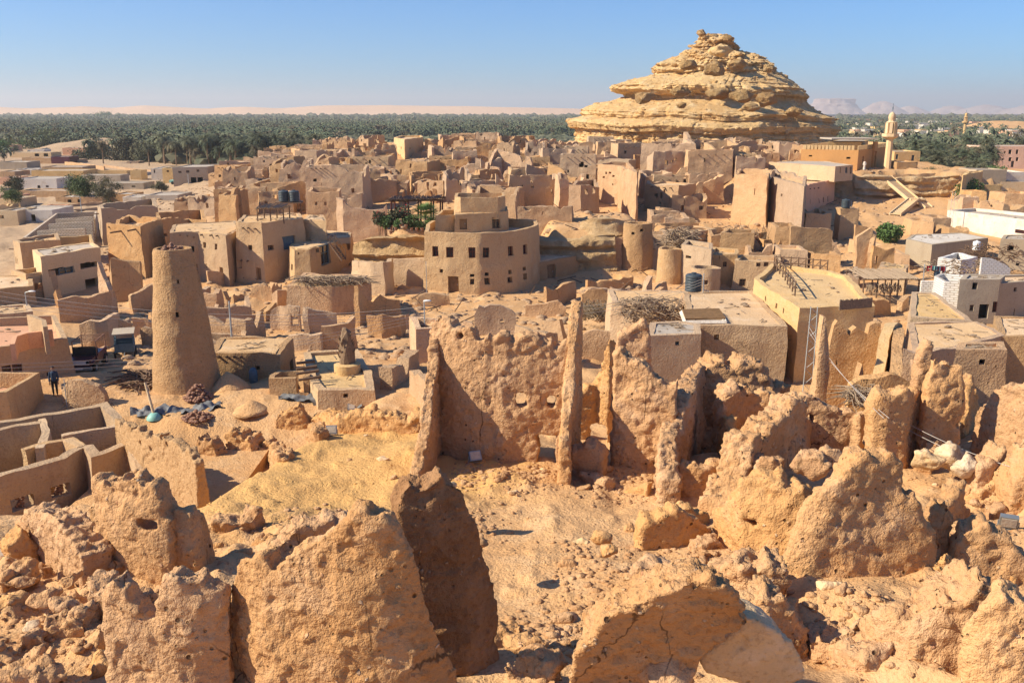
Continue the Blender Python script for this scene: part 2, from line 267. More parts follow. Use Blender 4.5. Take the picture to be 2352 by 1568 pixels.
# ------------------------------------------------------------------ mesh helpers
ORG = {}
class MB:
    def __init__(s): s.v = []; s.f = []; s.n = 0
    def add(s, v, f):
        v = np.asarray(v, float).reshape(-1, 3); s.v.append(v); n = s.n
        s.f += [tuple(int(i) + n for i in q) for q in f]; s.n += len(v); return s
    def V(s): return np.concatenate(s.v) if s.v else np.zeros((0, 3))
    def box(s, c, d, rz=0, tilt=None):
        x, y, z = d[0] / 2, d[1] / 2, d[2] / 2
        v = np.array([[a, b, e] for e in (-z, z) for a, b in ((-x, -y), (x, -y), (x, y), (-x, y))])
        if tilt is not None: v = v @ np.array(tilt).T
        ca, sa = math.cos(rz), math.sin(rz); v = v @ np.array([[ca, sa, 0], [-sa, ca, 0], [0, 0, 1]])
        return s.add(v + np.array(c), [(0, 3, 2, 1), (4, 5, 6, 7), (0, 1, 5, 4), (1, 2, 6, 5), (2, 3, 7, 6), (3, 0, 4, 7)])
    def prism(s, poly, z0, z1, top=True, bot=True):
        n = len(poly); p = np.array([[q[0], q[1]] for q in poly])
        z0 = np.broadcast_to(z0, n); z1 = np.broadcast_to(z1, n)
        v = np.concatenate([np.c_[p, z0], np.c_[p, z1]])
        f = [(i, (i + 1) % n, n + (i + 1) % n, n + i) for i in range(n)]
        if top: f.append(tuple(range(n, 2 * n)))
        if bot: f.append(tuple(range(n - 1, -1, -1)))
        return s.add(v, f)
    def tube(s, a, b, r0, r1=None, n=6, cap=True):
        a = np.array(a, float); b = np.array(b, float); r1 = r0 if r1 is None else r1
        d = b - a; d /= max(np.linalg.norm(d), 1e-6); u = np.cross(d, (0, 0, 1.) if abs(d[2]) < .9 else (1., 0, 0)); u /= np.linalg.norm(u); w = np.cross(d, u)
        t = np.arange(n) / n * 2 * math.pi; c = np.cos(t)[:, None] * u + np.sin(t)[:, None] * w
        f = [(i, (i + 1) % n, n + (i + 1) % n, n + i) for i in range(n)]
        if cap: f += [tuple(range(n - 1, -1, -1)), tuple(range(n, 2 * n))]
        return s.add(np.concatenate([a + c * r0, b + c * r1]), f)
    def path(s, pts, rad, n=6):
        for i in range(len(pts) - 1):
            r = rad if np.isscalar(rad) else rad[i]; r2 = rad if np.isscalar(rad) else rad[i + 1]
            s.tube(pts[i], pts[i + 1], r, r2, n)
        return s
    def lathe(s, c, prof, n=14):
        t = np.arange(n) / n * 2 * math.pi; v = []
        for r, z in prof: v += [(c[0] + r * math.cos(a), c[1] + r * math.sin(a), c[2] + z) for a in t]
        f = [(k * n + i, k * n + (i + 1) % n, (k + 1) * n + (i + 1) % n, (k + 1) * n + i) for k in range(len(prof) - 1) for i in range(n)]
        f += [tuple(range(n - 1, -1, -1)), tuple((len(prof) - 1) * n + i for i in range(n))]
        return s.add(v, f)
    def blob(s, c, r, seed=0, sub=2, amp=.25, fr=1.2):
        v, f = ICO[sub]; v = v.copy(); d = 1 + amp * fbm(v * fr + seed * 7.7, 1, 3, seed % 50)
        v = v * d[:, None] * np.array(r); return s.add(v + np.array(c), f)
def _ico(sub):
    import bmesh
    b = bmesh.new(); bmesh.ops.create_icosphere(b, subdivisions=sub, radius=1)
    v = np.array([q.co[:] for q in b.verts]); f = [tuple(x.index for x in q.verts) for q in b.faces]; b.free(); return v, f
def hull(c, r, seed, n=16):
    import bmesh
    rg = np.random.RandomState(seed); b = bmesh.new(); d = rg.normal(size=(n, 3)); d /= np.linalg.norm(d, axis=1)[:, None]
    for q in d * rg.uniform(.75, 1.12, (n, 1)) * np.array(r) + np.array(c): b.verts.new(q)
    bmesh.ops.convex_hull(b, input=b.verts[:]); bmesh.ops.delete(b, geom=[q for q in b.verts if not q.link_faces], context='VERTS')
    bmesh.ops.triangulate(b, faces=b.faces[:]); b.verts.index_update()
    v = np.array([q.co[:] for q in b.verts]); f = [tuple(x.index for x in q.verts) for q in b.faces]; b.free(); return v, f
ICO = {k: _ico(k) for k in (1, 2, 3, 4, 5)}
def tag(o, label=None, cat=None, group=None, kind=None):
    if label: o['label'] = label; kind = kind or 'thing'
    if cat: o['category'] = cat
    if group: o['group'] = group
    if kind: o['kind'] = kind
    return o
def mesh(name, v, f, mat, smooth=False):
    me = bpy.data.meshes.new(name); me.from_pydata([tuple(p) for p in v], [], f); me.validate(); me.materials.append(mat)
    if smooth is not False:
        me.polygons.foreach_set('use_smooth', [True] * len(me.polygons))
        if smooth is not True: me.set_sharp_from_angle(angle=R(smooth))
    me.update(); return me
def link(name, me, parent=None, loc=None):
    o = bpy.data.objects.new(name, me); SC.collection.objects.link(o)
    if parent is not None: o.parent = parent; ORG[o] = ORG.get(parent, np.zeros(3))
    else:
        ORG[o] = np.zeros(3) if loc is None else np.array(loc, float); o.location = ORG[o]
    return o
def mk(name, mb, mat, parent=None, smooth=False, label=None, cat=None, group=None, kind=None):
    """one mesh object from world-space geometry; its origin goes to its base, or to its parent's"""
    v = mb.V() if isinstance(mb, MB) else mb[0]; f = mb.f if isinstance(mb, MB) else mb[1]
    if parent is not None: org = ORG[parent]
    elif kind == 'structure': org = np.zeros(3)
    else: org = np.array([(v[:, 0].min() + v[:, 0].max()) / 2, (v[:, 1].min() + v[:, 1].max()) / 2, v[:, 2].min()])
    o = link(name, mesh(name, v - org, f, mat, smooth), parent, org)
    return tag(o, label, cat, group, kind)
def empty(name, loc, label=None, cat=None, group=None):
    o = bpy.data.objects.new(name, None); SC.collection.objects.link(o); o.location = tuple(loc); ORG[o] = np.array(loc, float)
    o.empty_display_size = .3; return tag(o, label, cat, group)
def copy_tree(o, parent=None):
    c = o.copy(); SC.collection.objects.link(c)
    if parent is not None: c.parent = parent
    for ch in list(o.children): copy_tree(ch, c)
    return c
def remesh(v, f, vox, name='tmp'):
    me = bpy.data.meshes.new(name); me.from_pydata([tuple(p) for p in v], [], f); o = bpy.data.objects.new(name, me); SC.collection.objects.link(o)
    m = o.modifiers.new('r', 'REMESH'); m.mode = 'VOXEL'; m.voxel_size = vox
    e = o.evaluated_get(bpy.context.evaluated_depsgraph_get()).to_mesh()
    n = len(e.vertices); a = np.empty(n * 3); e.vertices.foreach_get('co', a); nn = np.empty(n * 3); e.vertices.foreach_get('normal', nn)
    ff = [tuple(p.vertices) for p in e.polygons]; bpy.data.objects.remove(o); bpy.data.meshes.remove(me)
    return a.reshape(-1, 3), nn.reshape(-1, 3), ff
def erode(v, n, amp=.12, fr=1., seed=0, pit=.035):
    d = fbm(v, .8 * fr, 3, seed) * amp * .75 + fbm(v, 3.2 * fr, 3, seed + 5, .6) * amp * .3 + fbm(v, 9 * fr, 2, seed + 6, .6) * amp * .16
    q = fbm(v, 2.6 * fr, 2, seed + 9); d -= sst(.3, .5, q) * pit * 1.5
    d -= sst(.25, .5, fbm(v, 1.05 * fr, 3, seed + 19)) * amp * .7; d += sst(.34, .5, fbm(v, 6 * fr, 1, seed + 29)) * amp * .3
    cr = sst(.25, .8, n[:, 2]); lum = np.abs(fbm(v, 3.4 * fr, 3, seed + 12, .6)); d += cr * (lum * 1.5 - .3) * amp
    return v + n * d[:, None]

# ------------------------------------------------------------------ walls
def shell(path, top, base, thick=.4, closed=False, cell=.5, holes=(), batter=0., jit=.05, s0=0, rag=0., ragsc=.6, jag=0.):
    """a wall of real thickness along a path; top and base are heights per path point; holes are (s0,s1,z0,z1)"""
    P = np.array(path, float)[:, :2]; top = np.array(top, float); base = np.array(base, float)
    if closed: P = np.vstack([P, P[:1]]); top = np.r_[top, top[0]]; base = np.r_[base, base[0]]
    L = np.r_[0, np.cumsum(np.linalg.norm(np.diff(P, axis=0), axis=1))]
    S = [L]; S += [np.linspace(L[i], L[i + 1], max(2, int(math.ceil((L[i + 1] - L[i]) / cell)) + 1)) for i in range(len(L) - 1)]
    for h in holes: S.append(np.array([h[0], h[1]]))
    S = np.unique(np.round(np.concatenate(S), 3)); k = np.r_[True, np.diff(S) > .06]; S = S[k]
    if closed: S = S[:-1]
    x = np.interp(S, L, P[:, 0]); y = np.interp(S, L, P[:, 1]); T = np.interp(S, L, top); B = np.interp(S, L, base)
    if rag:
        Q = np.stack([x, y, x * 0 + s0], 1); r = fbm(Q, ragsc, 2, s0 % 40); T = T - rag * sst(.0, .45, r) - rag * .22 * np.abs(fbm(Q, 2.2, 2, 7 + s0 % 31))
        T = np.maximum(T, B + .35)
    if jag:
        hs = lambda q, k: (_h(np.floor(q).astype(np.int64), np.int64(s0 + 7), np.int64(k), 3) + 1) / 2
        T = T - jag * (.9 * hs(S / .19, 1) ** 1.5 + 1.1 * (hs(S / .47, 2) > .62) * hs(S / .47, 3) + 1.5 * (hs(S / .9, 4) > .75) * hs(S / .3, 5)) + jag * .35; T = np.maximum(T, B + .35)
    n = len(S); C = np.stack([x, y], 1)
    if closed: nx = np.roll(C, -1, 0); pv = np.roll(C, 1, 0)
    else: nx = np.vstack([C[1:], 2 * C[-1:] - C[-2:-1]]); pv = np.vstack([2 * C[:1] - C[1:2], C[:-1]])
    d1 = C - pv; d2 = nx - C; d1 /= np.maximum(np.linalg.norm(d1, axis=1), 1e-6)[:, None]; d2 /= np.maximum(np.linalg.norm(d2, axis=1), 1e-6)[:, None]
    t = d1 + d2; t /= np.maximum(np.linalg.norm(t, axis=1), 1e-6)[:, None]; N = np.stack([t[:, 1], -t[:, 0]], 1)
    mit = 1 / np.maximum((t * d2).sum(1), .6)
    zlo, zhi = B.min(), T.max(); Z = [np.linspace(zlo, zhi, max(2, int(math.ceil((zhi - zlo) / cell)) + 1))]
    for h in holes: Z.append(np.array([h[2], h[3]]))
    Z = np.unique(np.round(np.concatenate(Z), 3)); m = len(Z); k = np.ones(m, bool)
    hz = set(round(q, 3) for h in holes for q in h[2:])
    for j in range(1, m):
        if Z[j] - Z[j - 1] < .07 and Z[j] not in hz and j < m - 1: k[j] = False
    Z = Z[k]; m = len(Z)
    ZZ = np.clip(Z[None], B[:, None], T[:, None])
    bt = batter * (T[:, None] - ZZ)
    off = (thick / 2 + bt) * mit[:, None]; ofi = (thick / 2) * mit[:, None] + 0 * bt
    vo = np.stack([C[:, 0, None] + N[:, 0, None] * off, C[:, 1, None] + N[:, 1, None] * off, ZZ], 2)
    vi = np.stack([C[:, 0, None] - N[:, 0, None] * ofi, C[:, 1, None] - N[:, 1, None] * ofi, ZZ], 2)
    nc = n if closed else n - 1; nxt = lambda i: (i + 1) % n
    inc = np.zeros((nc, m - 1), bool); sm = np.r_[S, L[-1]]; 
    for i in range(nc):
        a = nxt(i); tt = max(T[i], T[a]); bb = min(B[i], B[a])
        inc[i] = (Z[:-1] < tt - .001) & (Z[1:] > bb + .001)
    for h in holes:
        ci = np.where((sm[:nc] > h[0] - .02) & (sm[1:nc + 1] < h[1] + .02))[0]; cj = np.where((Z[:-1] > h[2] - .01) & (Z[1:] < h[3] + .01))[0]
        inc[np.ix_(ci, cj)] = False
    O = lambda i, j: i * m + j
    I = lambda i, j: n * m + i * m + j
    f = []
    for i in range(nc):
        a = nxt(i); row = inc[i]; js = np.where(row)[0]
        li = inc[i - 1] if (i > 0 or closed) else None; ri = inc[(i + 1) % nc] if (i < nc - 1 or closed) else None
        for j in js:
            j = int(j)
            f.append((O(i, j), O(a, j), O(a, j + 1), O(i, j + 1))); f.append((I(a, j), I(i, j), I(i, j + 1), I(a, j + 1)))
            if j == m - 2 or not row[j + 1]: f.append((O(i, j + 1), O(a, j + 1), I(a, j + 1), I(i, j + 1)))
            if j == 0 or not row[j - 1]: f.append((O(a, j), O(i, j), I(i, j), I(a, j)))
            if li is None or not li[j]: f.append((O(i, j), O(i, j + 1), I(i, j + 1), I(i, j)))
            if ri is None or not ri[j]: f.append((O(a, j + 1), O(a, j), I(a, j), I(a, j + 1)))
    v = np.concatenate([vo.reshape(-1, 3), vi.reshape(-1, 3)])
    if jit: v = v + np.stack([fbm(v, .8, 2, s0 % 90 + q) for q in (1, 2, 3)], 1) * jit * 2.2
    used = np.zeros(len(v), bool); idx = np.unique(np.array([q for g in f for q in g])); used[idx] = True
    mp = np.cumsum(used) - 1
    return v[used], [tuple(int(mp[q]) for q in g) for g in f]
def hole_at(P, U, V, w, h, closed=True):
    """picture point and size (px) of an opening -> (s0,s1,z0,z1) on the face of the path turned to the camera"""
    P = np.array(P, float)[:, :2]
    if closed: P = np.vstack([P, P[:1]])
    L = 0; best = None
    for i in range(len(P) - 1):
        a, b = P[i], P[i + 1]; d = b - a; l = np.linalg.norm(d); N = np.array([d[1], -d[0]])
        mid = (a + b) / 2
        if (N @ -mid > 0 or not closed) and l > .01:
            for t in np.linspace(0, 1, 60):
                q = a + d * t; r = ray(U, V); uu = CU + FP * 0; p = np.array([0, 0, CZ]) + r * (q[1] / r[1]); e = abs(p[0] - q[0])
                if best is None or e < best[0] - 1e-6: best = (e, L + t * l, p[2], q[1], abs(d[0]) / l)
        L += l
    e, s, z, y, c = best; k = y / FP; ww = w * k / max(c, .35); hh = h * k
    return (s - ww / 2, s + ww / 2, z - hh / 2, z + hh / 2)
def P3(st):
    """station (U, Vbase, Vtop) -> x, y, ztop, zbase;  Vbase may be a distance given as a 1-tuple"""
    U, vb, vt = st[:3]
    if isinstance(vb, tuple): y = vb[0]; x = aty(U, vt, y)[0]
    else: p = G(U, vb); x, y = p[0], p[1]
    return x, y, aty(U, vt, y)[2], float(gz(x, y, False)[0]) - .5
def rwall(name, sts, label, thick=.5, holes=(), mat='near', vox=.09, amp=.13, cell=.16, seed=None, cat='ruined wall', group=None, rag=.18, batter=.04, base=None, lean=0., lx=0., jag=.2):
    q = [P3(s) for s in sts]; path = [(a, b) for a, b, _, _ in q]; top = [c for _, _, c, _ in q]; bs = [d for *_, d in q]
    if lean:
        for i, s in enumerate(sts):
            for _ in range(6): top[i] = aty(s[0], s[2], path[i][1] + lean * (top[i] - min(bs)))[2]
    if lx: path = [(aty(s[0], s[2], path[i][1] + lean * (top[i] - min(bs)))[0] - lx * (top[i] - min(bs)), path[i][1]) for i, s in enumerate(sts)]
    if base is not None: bs = [base] * len(bs)
    seed = seed if seed is not None else int(sts[0][0]) % 97
    # subdivide smoothly
    H = [hole_at(path, *h, closed=False) for h in holes]
    top = np.array(top) + rag * .25; v, f = shell(path, top, bs, thick, False, cell, H, batter, .03, seed, rag, 1.3, jag)
    
    if lx: v[:, 0] += lx * (v[:, 2] - min(bs))
    if lean: v[:, 1] += lean * (v[:, 2] - min(bs))
    v, n, f = remesh(v, f, vox); v = erode(v, n, amp, 1, seed)
    return mk(name, (v, f), M[mat], None, True, label, cat, group)
# ------------------------------------------------------------------ terrain: one sheet to the horizon
def terrain():
    r = [2.5]; 
    while r[-1] < 14000: r.append(r[-1] * (1.0085 if 12 < r[-1] < 70 else 1.0125 if r[-1] < 330 else 1.08))
    r = np.array(r); a = np.r_[np.linspace(-180, -42, 40)[:-1], np.linspace(-42, 42, 460), np.linspace(42, 180, 40)[1:]]; a = np.radians(a)
    A, Q = np.meshgrid(a, r); x = (np.sin(A) * Q).ravel(); y = (np.cos(A) * Q).ravel()
    z = gz(x, y); na, nr = len(a), len(r)
    P = np.stack([x, y, x * 0], 1)
    fd = sst(3, 30, Q.ravel()); z = z * 1.0
    back = y < 0; z[back] = np.interp(np.minimum(-y[back], 400), [0, 60, 160, 400], [8.6, 8, 0, 0]) + 0 * z[back]
    f = [(i * na + j, i * na + j + 1, (i + 1) * na + j + 1, (i + 1) * na + j) for i in range(nr - 1) for j in range(na - 1)]
    c = len(x); v = np.c_[x, y, z]; v = np.vstack([v, [[0, 0, 8.6]]])
    f += [(c, j + 1, j) for j in range(na - 1)]
    f = [q[::-1] for q in f]
    mk('ground', (v, f), M['ground'], None, True, kind='structure')
terrain()
# far desert dunes beyond the groves, mesas, lake
def strip(name, mat, y0, prof, depth=900, seed=1, amp=6):
    """a range of hills: profile of (U, V) crest points at distance y0, built as a ridge with real depth"""
    u = np.array([p[0] for p in prof], float); n = 260; U = np.linspace(u[0], u[-1], n); Vc = np.interp(U, u, [p[1] for p in prof])
    d = 9; v = []; xs = []
    for i in range(n):
        p = aty(U[i], Vc[i], y0); xs.append((p[0], p[2]))
    xs = np.array(xs); h = np.maximum(xs[:, 1], 1)
    tt = np.linspace(-1, 1, 2 * d + 1)
    for k in tt:
        s = np.cos(k * math.pi / 2) ** (.6 if 'mesa' in mat else 1.3)
        yy = y0 + k * depth; P = np.c_[xs[:, 0], np.full(n, yy), h]
        z = h * s * (1 + .15 * fbm(P, 1 / 260., 4, seed) * (abs(k) > .05)) + 2
        v.append(np.c_[xs[:, 0] * yy / y0, np.full(n, yy), z])
    v = np.concatenate(v); m = len(tt)
    f = [(i * n + j, i * n + j + 1, (i + 1) * n + j + 1, (i + 1) * n + j) for i in range(m - 1) for j in range(n - 1)]
    return v, f
M['dune'] = earth('far_dune_sand', (.72, .47, .27), (.66, .42, .24), bump=0.0, near=False, stain=0, rnd=0, fsc=.01, pit=0)
M['mesa'] = earth('far_mesa_rock', (.55, .40, .32), (.42, .30, .26), (.62, .50, .42), bump=6., near=False, stain=.4, rnd=0, fsc=.012, pit=0)
v, f = strip('dunes', 'dune', 5200, [(-900, 250), (0, 247), (60, 250), (190, 246), (260, 249), (330, 243), (420, 248), (480, 251), (560, 247), (640, 250), (760, 244), (900, 243), (1100, 246), (1300, 250), (1500, 256)], 700, 3)
mk('dunes', (v, f), M['dune'], None, True, kind='structure')
def mesa(U0, U1, Vt, y0, flat, seed, label):
    a = aty(U0, 258, y0)[0]; b = aty(U1, 258, y0)[0]; H = aty(1176, Vt, y0)[2]; cx = (a + b) / 2; rx = (b - a) / 2; n = 96; v = []
    prof = [(1, 0), (.9, .18), (.8, .36), (.72, .5), (.70, .62), (.64, .68), (.62, .8), (.60, .97), (.55, 1), (.3, 1.0), (.01, 1.0)] if flat else [(1, 0), (.85, .25), (.66, .5), (.55, .62), (.46, .7), (.35, .85), (.2, .93), (.1, 1), (.01, 1)]
    for r, h in prof:
        for k in range(n):
            t = k / n * 2 * math.pi; q = np.array([[math.cos(t) * 3, math.sin(t) * 3, h * 2 + seed]])
            e = 1 + .22 * float(fbm(q, 1, 4, seed)[0]) * (1 if r > .05 else 0)
            v.append((cx + rx * r * e * math.cos(t), y0 + rx * .7 * r * e * math.sin(t), H * h * (1 + (.06 * float(fbm(q, .8, 2, seed + 3)[0]) if h > .9 else 0))))
    f = [(k * n + i, k * n + (i + 1) % n, (k + 1) * n + (i + 1) % n, (k + 1) * n + i) for k in range(len(prof) - 1) for i in range(n)]
    f.append(tuple((len(prof) - 1) * n + i for i in range(n)))
    mk('hill', (np.array(v), f), M['mesa'], None, 40, kind='structure')
mesa(1835, 1990, 227, 9000, True, 2, '')
mesa(1965, 2085, 233, 9400, False, 5, ''); mesa(2040, 2140, 244, 9800, False, 8, '')
mesa(2130, 2240, 243, 10500, False, 11, ''); mesa(2190, 2340, 241, 10200, False, 14, ''); mesa(2290, 2460, 240, 9900, False, 17, ''); mesa(2400, 2700, 232, 9700, True, 21, '')
mb = MB(); p = [(900, 3900), (7200, 3900), (9500, 8000), (1400, 8000)]; mb.prism(p, .4, .8)
M['water'] = plain('salt_lake_water', (.10, .16, .22), .12, .1, .01, spec=.5)
mk('lake_water', mb, M['water'], None, kind='structure')

# ------------------------------------------------------------------ the stratified conical hill
def rocky_hill():
    y0 = 252.; Z = lambda V: aty(1176, V, y0)[2]; X = lambda U, V: aty(U, V, y0)[0]
    # (V, U left, U right, roughness)
    pr = [(345, 1296, 1985, .3), (318, 1312, 1965, .8), (300, 1316, 1950, 1.), (299.4, 1306, 1948, .4), (288, 1300, 1945, .4), (281, 1312, 1938, .5), (276, 1338, 1930, .3), (273.6, 1342, 1924, .3), (273, 1340, 1927, .7), (262, 1342, 1925, 1.2), (256, 1352, 1905, .6), (248, 1372, 1880, .3), (240, 1405, 1866, .4), (230, 1440, 1850, .5), (222, 1438, 1842, .8), (220.4, 1422, 1846, 1.), (212, 1404, 1840, 1.2), (203, 1408, 1832, 1.2), (196, 1420, 1822, .6), (186, 1450, 1815, .4), (176, 1490, 1800, .5), (171, 1506, 1792, .8), (168, 1498, 1792, 1.4), (158, 1500, 1784, 1.6), (150, 1508, 1776, 1.6), (140, 1535, 1762, 1.2), (131, 1552, 1750, 1.2), (122, 1572, 1728, 1.), (113, 1592, 1700, 1.), (104, 1598, 1695, 1.4), (94, 1600, 1688, 1.4), (84, 1606, 1680, .9), (81, 1620, 1668, .6), (80, 1640, 1655, .2)]
    V = np.array([p[0] for p in pr]); VV = np.unique(np.concatenate([V, np.linspace(345, 80, 240)]))[::-1]
    o = np.argsort(V); il = lambda k: np.interp(VV, V[o], np.array([p[k] for p in pr], float)[o])
    UL, UR, RO = il(1), il(2), il(3); UL = UL + np.maximum(VV - 262, 0) * .2; UR = UR - np.maximum(VV - 225, 0) * .62; n = 520; v = []
    zz = np.array([Z(a) for a in VV]); xl = np.array([X(a, b) for a, b in zip(UL, VV)]); xr = np.array([X(a, b) for a, b in zip(UR, VV)])
    T = np.arange(n) / n * 2 * math.pi
    for k in range(len(VV)):
        cx = (xl[k] + xr[k]) / 2; rx = (xr[k] - xl[k]) / 2; c, s = np.cos(T), np.sin(T)
        dip = (c * -1.0) * 0
        rr = rx * (1 + .07 * fbm(np.stack([c * 2.3, s * 2.3, c * 0 + zz[k] * .07], 1), 1, 4, 4))
        px, py = cx + rr * c, y0 + rr * s * .92
        P = np.stack([px, py, np.full(n, zz[k])], 1)
        up = max(0., min(1., (185 - VV[k]) / 30.)); d = (RO[k] * .8 + up * .7) * (1.3 * fbm(P * [1, 1, 2.2], .16, 4, 11) + .75 * fbm(P * [1, 1, 3.0], .5, 3, 31)) + .5 * fbm(P * [.15, .15, 6.], .5, 2, 51) * min(RO[k] * .6, .5)
        d = d - .5 * RO[k] * np.abs(fbm(P, .22, 3, 61)) * 2 + .35 * RO[k] * np.abs(fbm(P, .9, 2, 66))
        d = d + up * (1.5 * fbm(P * [1, 1, 1.3], .32, 4, 71) - 1.4 * np.abs(fbm(P, .45, 3, 72)))
        d = d + (.45 * fbm(P * [.12, .12, 3.2], 1, 2, 81) - .5 * sst(.86, .97, 1 - np.abs(fbm(np.stack([T * 9, T * 0 + zz[k] * .12, T * 0], 1), 1, 2, 82)))) * min(1., RO[k] + .15)
        d = np.round(d / .45) * .45 * .5 + d * .5
        if 200 < VV[k] < 223: d = d + 1.6 * np.abs(fbm(np.stack([T * 7, T * 0 + 3, T * 0], 1), 1, 2, 77))
        if 140 < VV[k] < 171: d = d + 1.2 * fbm(P, .28, 2, 91)
        if 300 < VV[k] < 330: d = d + .8 * np.abs(fbm(np.stack([T * 34, T * 0 + 5, T * 0], 1), 1, 2, 78)) - .5
        z = zz[k] + .25 * fbm(P, .3, 3, 6) + .7 * fbm(np.stack([c * 2.6, s * 2.6, c * 0 + VV[k] * .004], 1), 1, 3, 44) - (px - 50) * .035 * sst(345, 250, VV[k]) * sst(150, 240, VV[k])
        v.append(np.stack([px + c * d, py + s * d, z], 1))
    m = len(VV); v = np.concatenate(v); v = np.vstack([v, v[-n:].mean(0)[None] + [[0, 0, .3]]])
    f = [(k * n + i, k * n + (i + 1) % n, (k + 1) * n + (i + 1) % n, (k + 1) * n + i) for k in range(m - 1) for i in range(n)]
    f += [((m - 1) * n + i, (m - 1) * n + (i + 1) % n, m * n) for i in range(n)]
    mk('rocky_hill', (v, f), M['rock'], None, 50, kind='structure')
    b = MB(); rg = np.random.RandomState(9); rows = [k for k in range(m) if RO[k] < .9 or VV[k] < 170]
    for i in range(1500):
        k = rows[rg.randint(len(rows))]; p = v[k * n + rg.randint(n)]
        if p[1] > 262: continue
        r = rg.uniform(.12, .75) * rg.rand() ** 1.5 + .1; b.blob(p, (r * 1.3, r, r * .8), i, 1, .6, 1.5)
    mk('scree', b, M['rock'], None, False, 'loose scree and fallen stones on the slopes of the conical hill', 'scree', kind='stuff')
rocky_hill()
def boulder(U, V, w, h, y, label, seed, mat='boulder', amp=.35, group=None, name='boulder'):
    p = aty(U, V, y); k = y / FP; v_, f_ = hull(p + [0, -1.2, 0], (w * k / 2, w * k / 2 * .8, h * k / 2 * .95), seed, 34); v_, n_, f_ = remesh(v_, f_, max(.12, w * k / 45)); mb.add(v_ + n_ * (fbm(v_ * [1, 1, 1.6], .8, 4, seed) * w * k * .07)[:, None], f_)
    return mk(name, mb, M[mat], None, 55, label, 'boulder', group)
for i, (U, V, w, h, y, l) in enumerate([(1478, 222, 50, 36, 210, 'large rounded pale boulder resting under the middle ledge of the conical hill'),
    (1563, 242, 24, 14, 213, 'small pale boulder on the bare sand slope halfway up the conical hill'),
    (1722, 246, 44, 24, 207, 'reddish wedge boulder on the right slope below the round bulges of the hill'),
    (1820, 258, 46, 24, 225, 'round orange boulder at the far right shoulder of the conical hill'),
    (1608, 78, 26, 18, 250, 'cap boulder balanced at the left of the conical hill summit'),
    (1638, 84, 24, 11, 250, 'flat crumbling rock lying beside the balanced summit boulder'),
    (1668, 90, 26, 20, 247, 'orange craggy rock at the right of the hill summit'),
    (1760, 158, 26, 22, 238, 'dark orange crag jutting from the upper right slope of the hill'),
    (1650, 216, 60, 30, 214, 'smooth bulging boulder in the middle band of the conical hill'),
    (1700, 222, 56, 34, 212, 'smooth bulging boulder right of centre in the middle band of the hill'),
    (1755, 228, 60, 34, 214, 'last smooth bulging boulder of the middle band towards the right shoulder'),
    (1560, 212, 50, 24, 213, 'low bulging pale boulder left of centre in the middle band of the hill'),
    (1580, 150, 46, 26, 226, 'blocky pale rock on the upper left face of the conical hill'),
    (1640, 160, 50, 40, 224, 'knobbly pale outcrop in the centre of the upper hill face'),
    (1690, 150, 40, 30, 228, 'brown cracked outcrop right of centre on the upper hill face'),
    (1650, 118, 56, 30, 236, 'broad craggy block just beneath the hill summit')]):
    boulder(U, V, w, h, y, l, i + 3, 'rock' if i in (5, 8, 9, 10, 11, 12, 13, 14, 15) else 'boulder', .45 if i > 11 else .3)
# ------------------------------------------------------------------ foreground ruins (traced as stations U, V of the foot, V of the crest)
rwall('ruined_wall', [(1005, 1050, 745), (1018, 1052, 728), (1040, 1055, 732), (1058, 1058, 742), (1078, 1060, 748), (1104, 1062, 764), (1118, 1063, 766), (1135, 1063, 757), (1160, 1064, 755), (1190, 1064, 757), (1215, 1064, 763), (1240, 1064, 771), (1262, 1064, 770), (1285, 1064, 757), (1312, 1064, 740)],
      'tallest free-standing mud wall with a square doorway and two bright holes, centre of the courtyard', .6,
      [(1257, 1028, 44, 78), (1199, 912, 25, 34), (1264, 917, 28, 28), (1066, 767, 15, 12), (1133, 774, 12, 9), (1180, 772, 16, 12)], vox=.07, amp=.12, seed=4)
rwall('wall_fin', [(1322, 1050, 684), (1316, 1058, 700), (1308, 1070, 790), (1302, 1085, 900), (1298, 1100, 960), (1296, 1116, 1030)], 'tall thin wall fin seen end-on at the right of the tallest wall', .36, vox=.07, amp=.10, seed=9)
rwall('wall_fin', [(1010, 1048, 745), (1000, 1060, 790), (990, 1075, 880), (978, 1090, 985), (964, 1100, 1040), (950, 1112, 1088)], 'crumbling wall fin bounding the tallest wall on its left', .42, vox=.07, amp=.17, seed=12)
rwall('ruined_wall', [(1404, 1072, 800), (1412, 1072, 786), (1438, 1075, 803), (1460, 1077, 822), (1480, 1079, 838), (1502, 1080, 858), (1522, 1082, 874), (1548, 1084, 868)],
      'mud wall sloping down to the right beside the gap, with a round dark hole', .5, [(1517, 960, 16, 13), (1428, 840, 10, 12), (1448, 922, 7, 8)], vox=.07, seed=15)
rwall('ruined_wall', [(1416, (39.,), 766), (1436, (39.,), 752), (1460, (39.,), 733), (1480, (39.,), 717), (1490, (39.,), 722), (1496, (39.,), 850)],
      'pointed triangular wall rising behind the sloping wall, in front of the branch-covered roof', .5, vox=.08, seed=18)
rwall('ruined_wall', [(1402, 1010, 783), (1390, 1006, 795), (1378, 1000, 835), (1365, 1000, 866), (1345, 1003, 868), (1320, 1003, 880)],
      'ochre leaf-shaped wall remnant over a dark cavity right of the tallest wall', .45, [(1378, 1000, 34, 70)], 'ochre', vox=.07, amp=.16, seed=22)
rwall('ruined_wall', [(1318, 1086, 1012), (1340, 1088, 1006), (1365, 1090, 1010), (1388, 1092, 1045)], 'low block of fallen wall at the foot of the dark cavity', .8, vox=.08, seed=25)
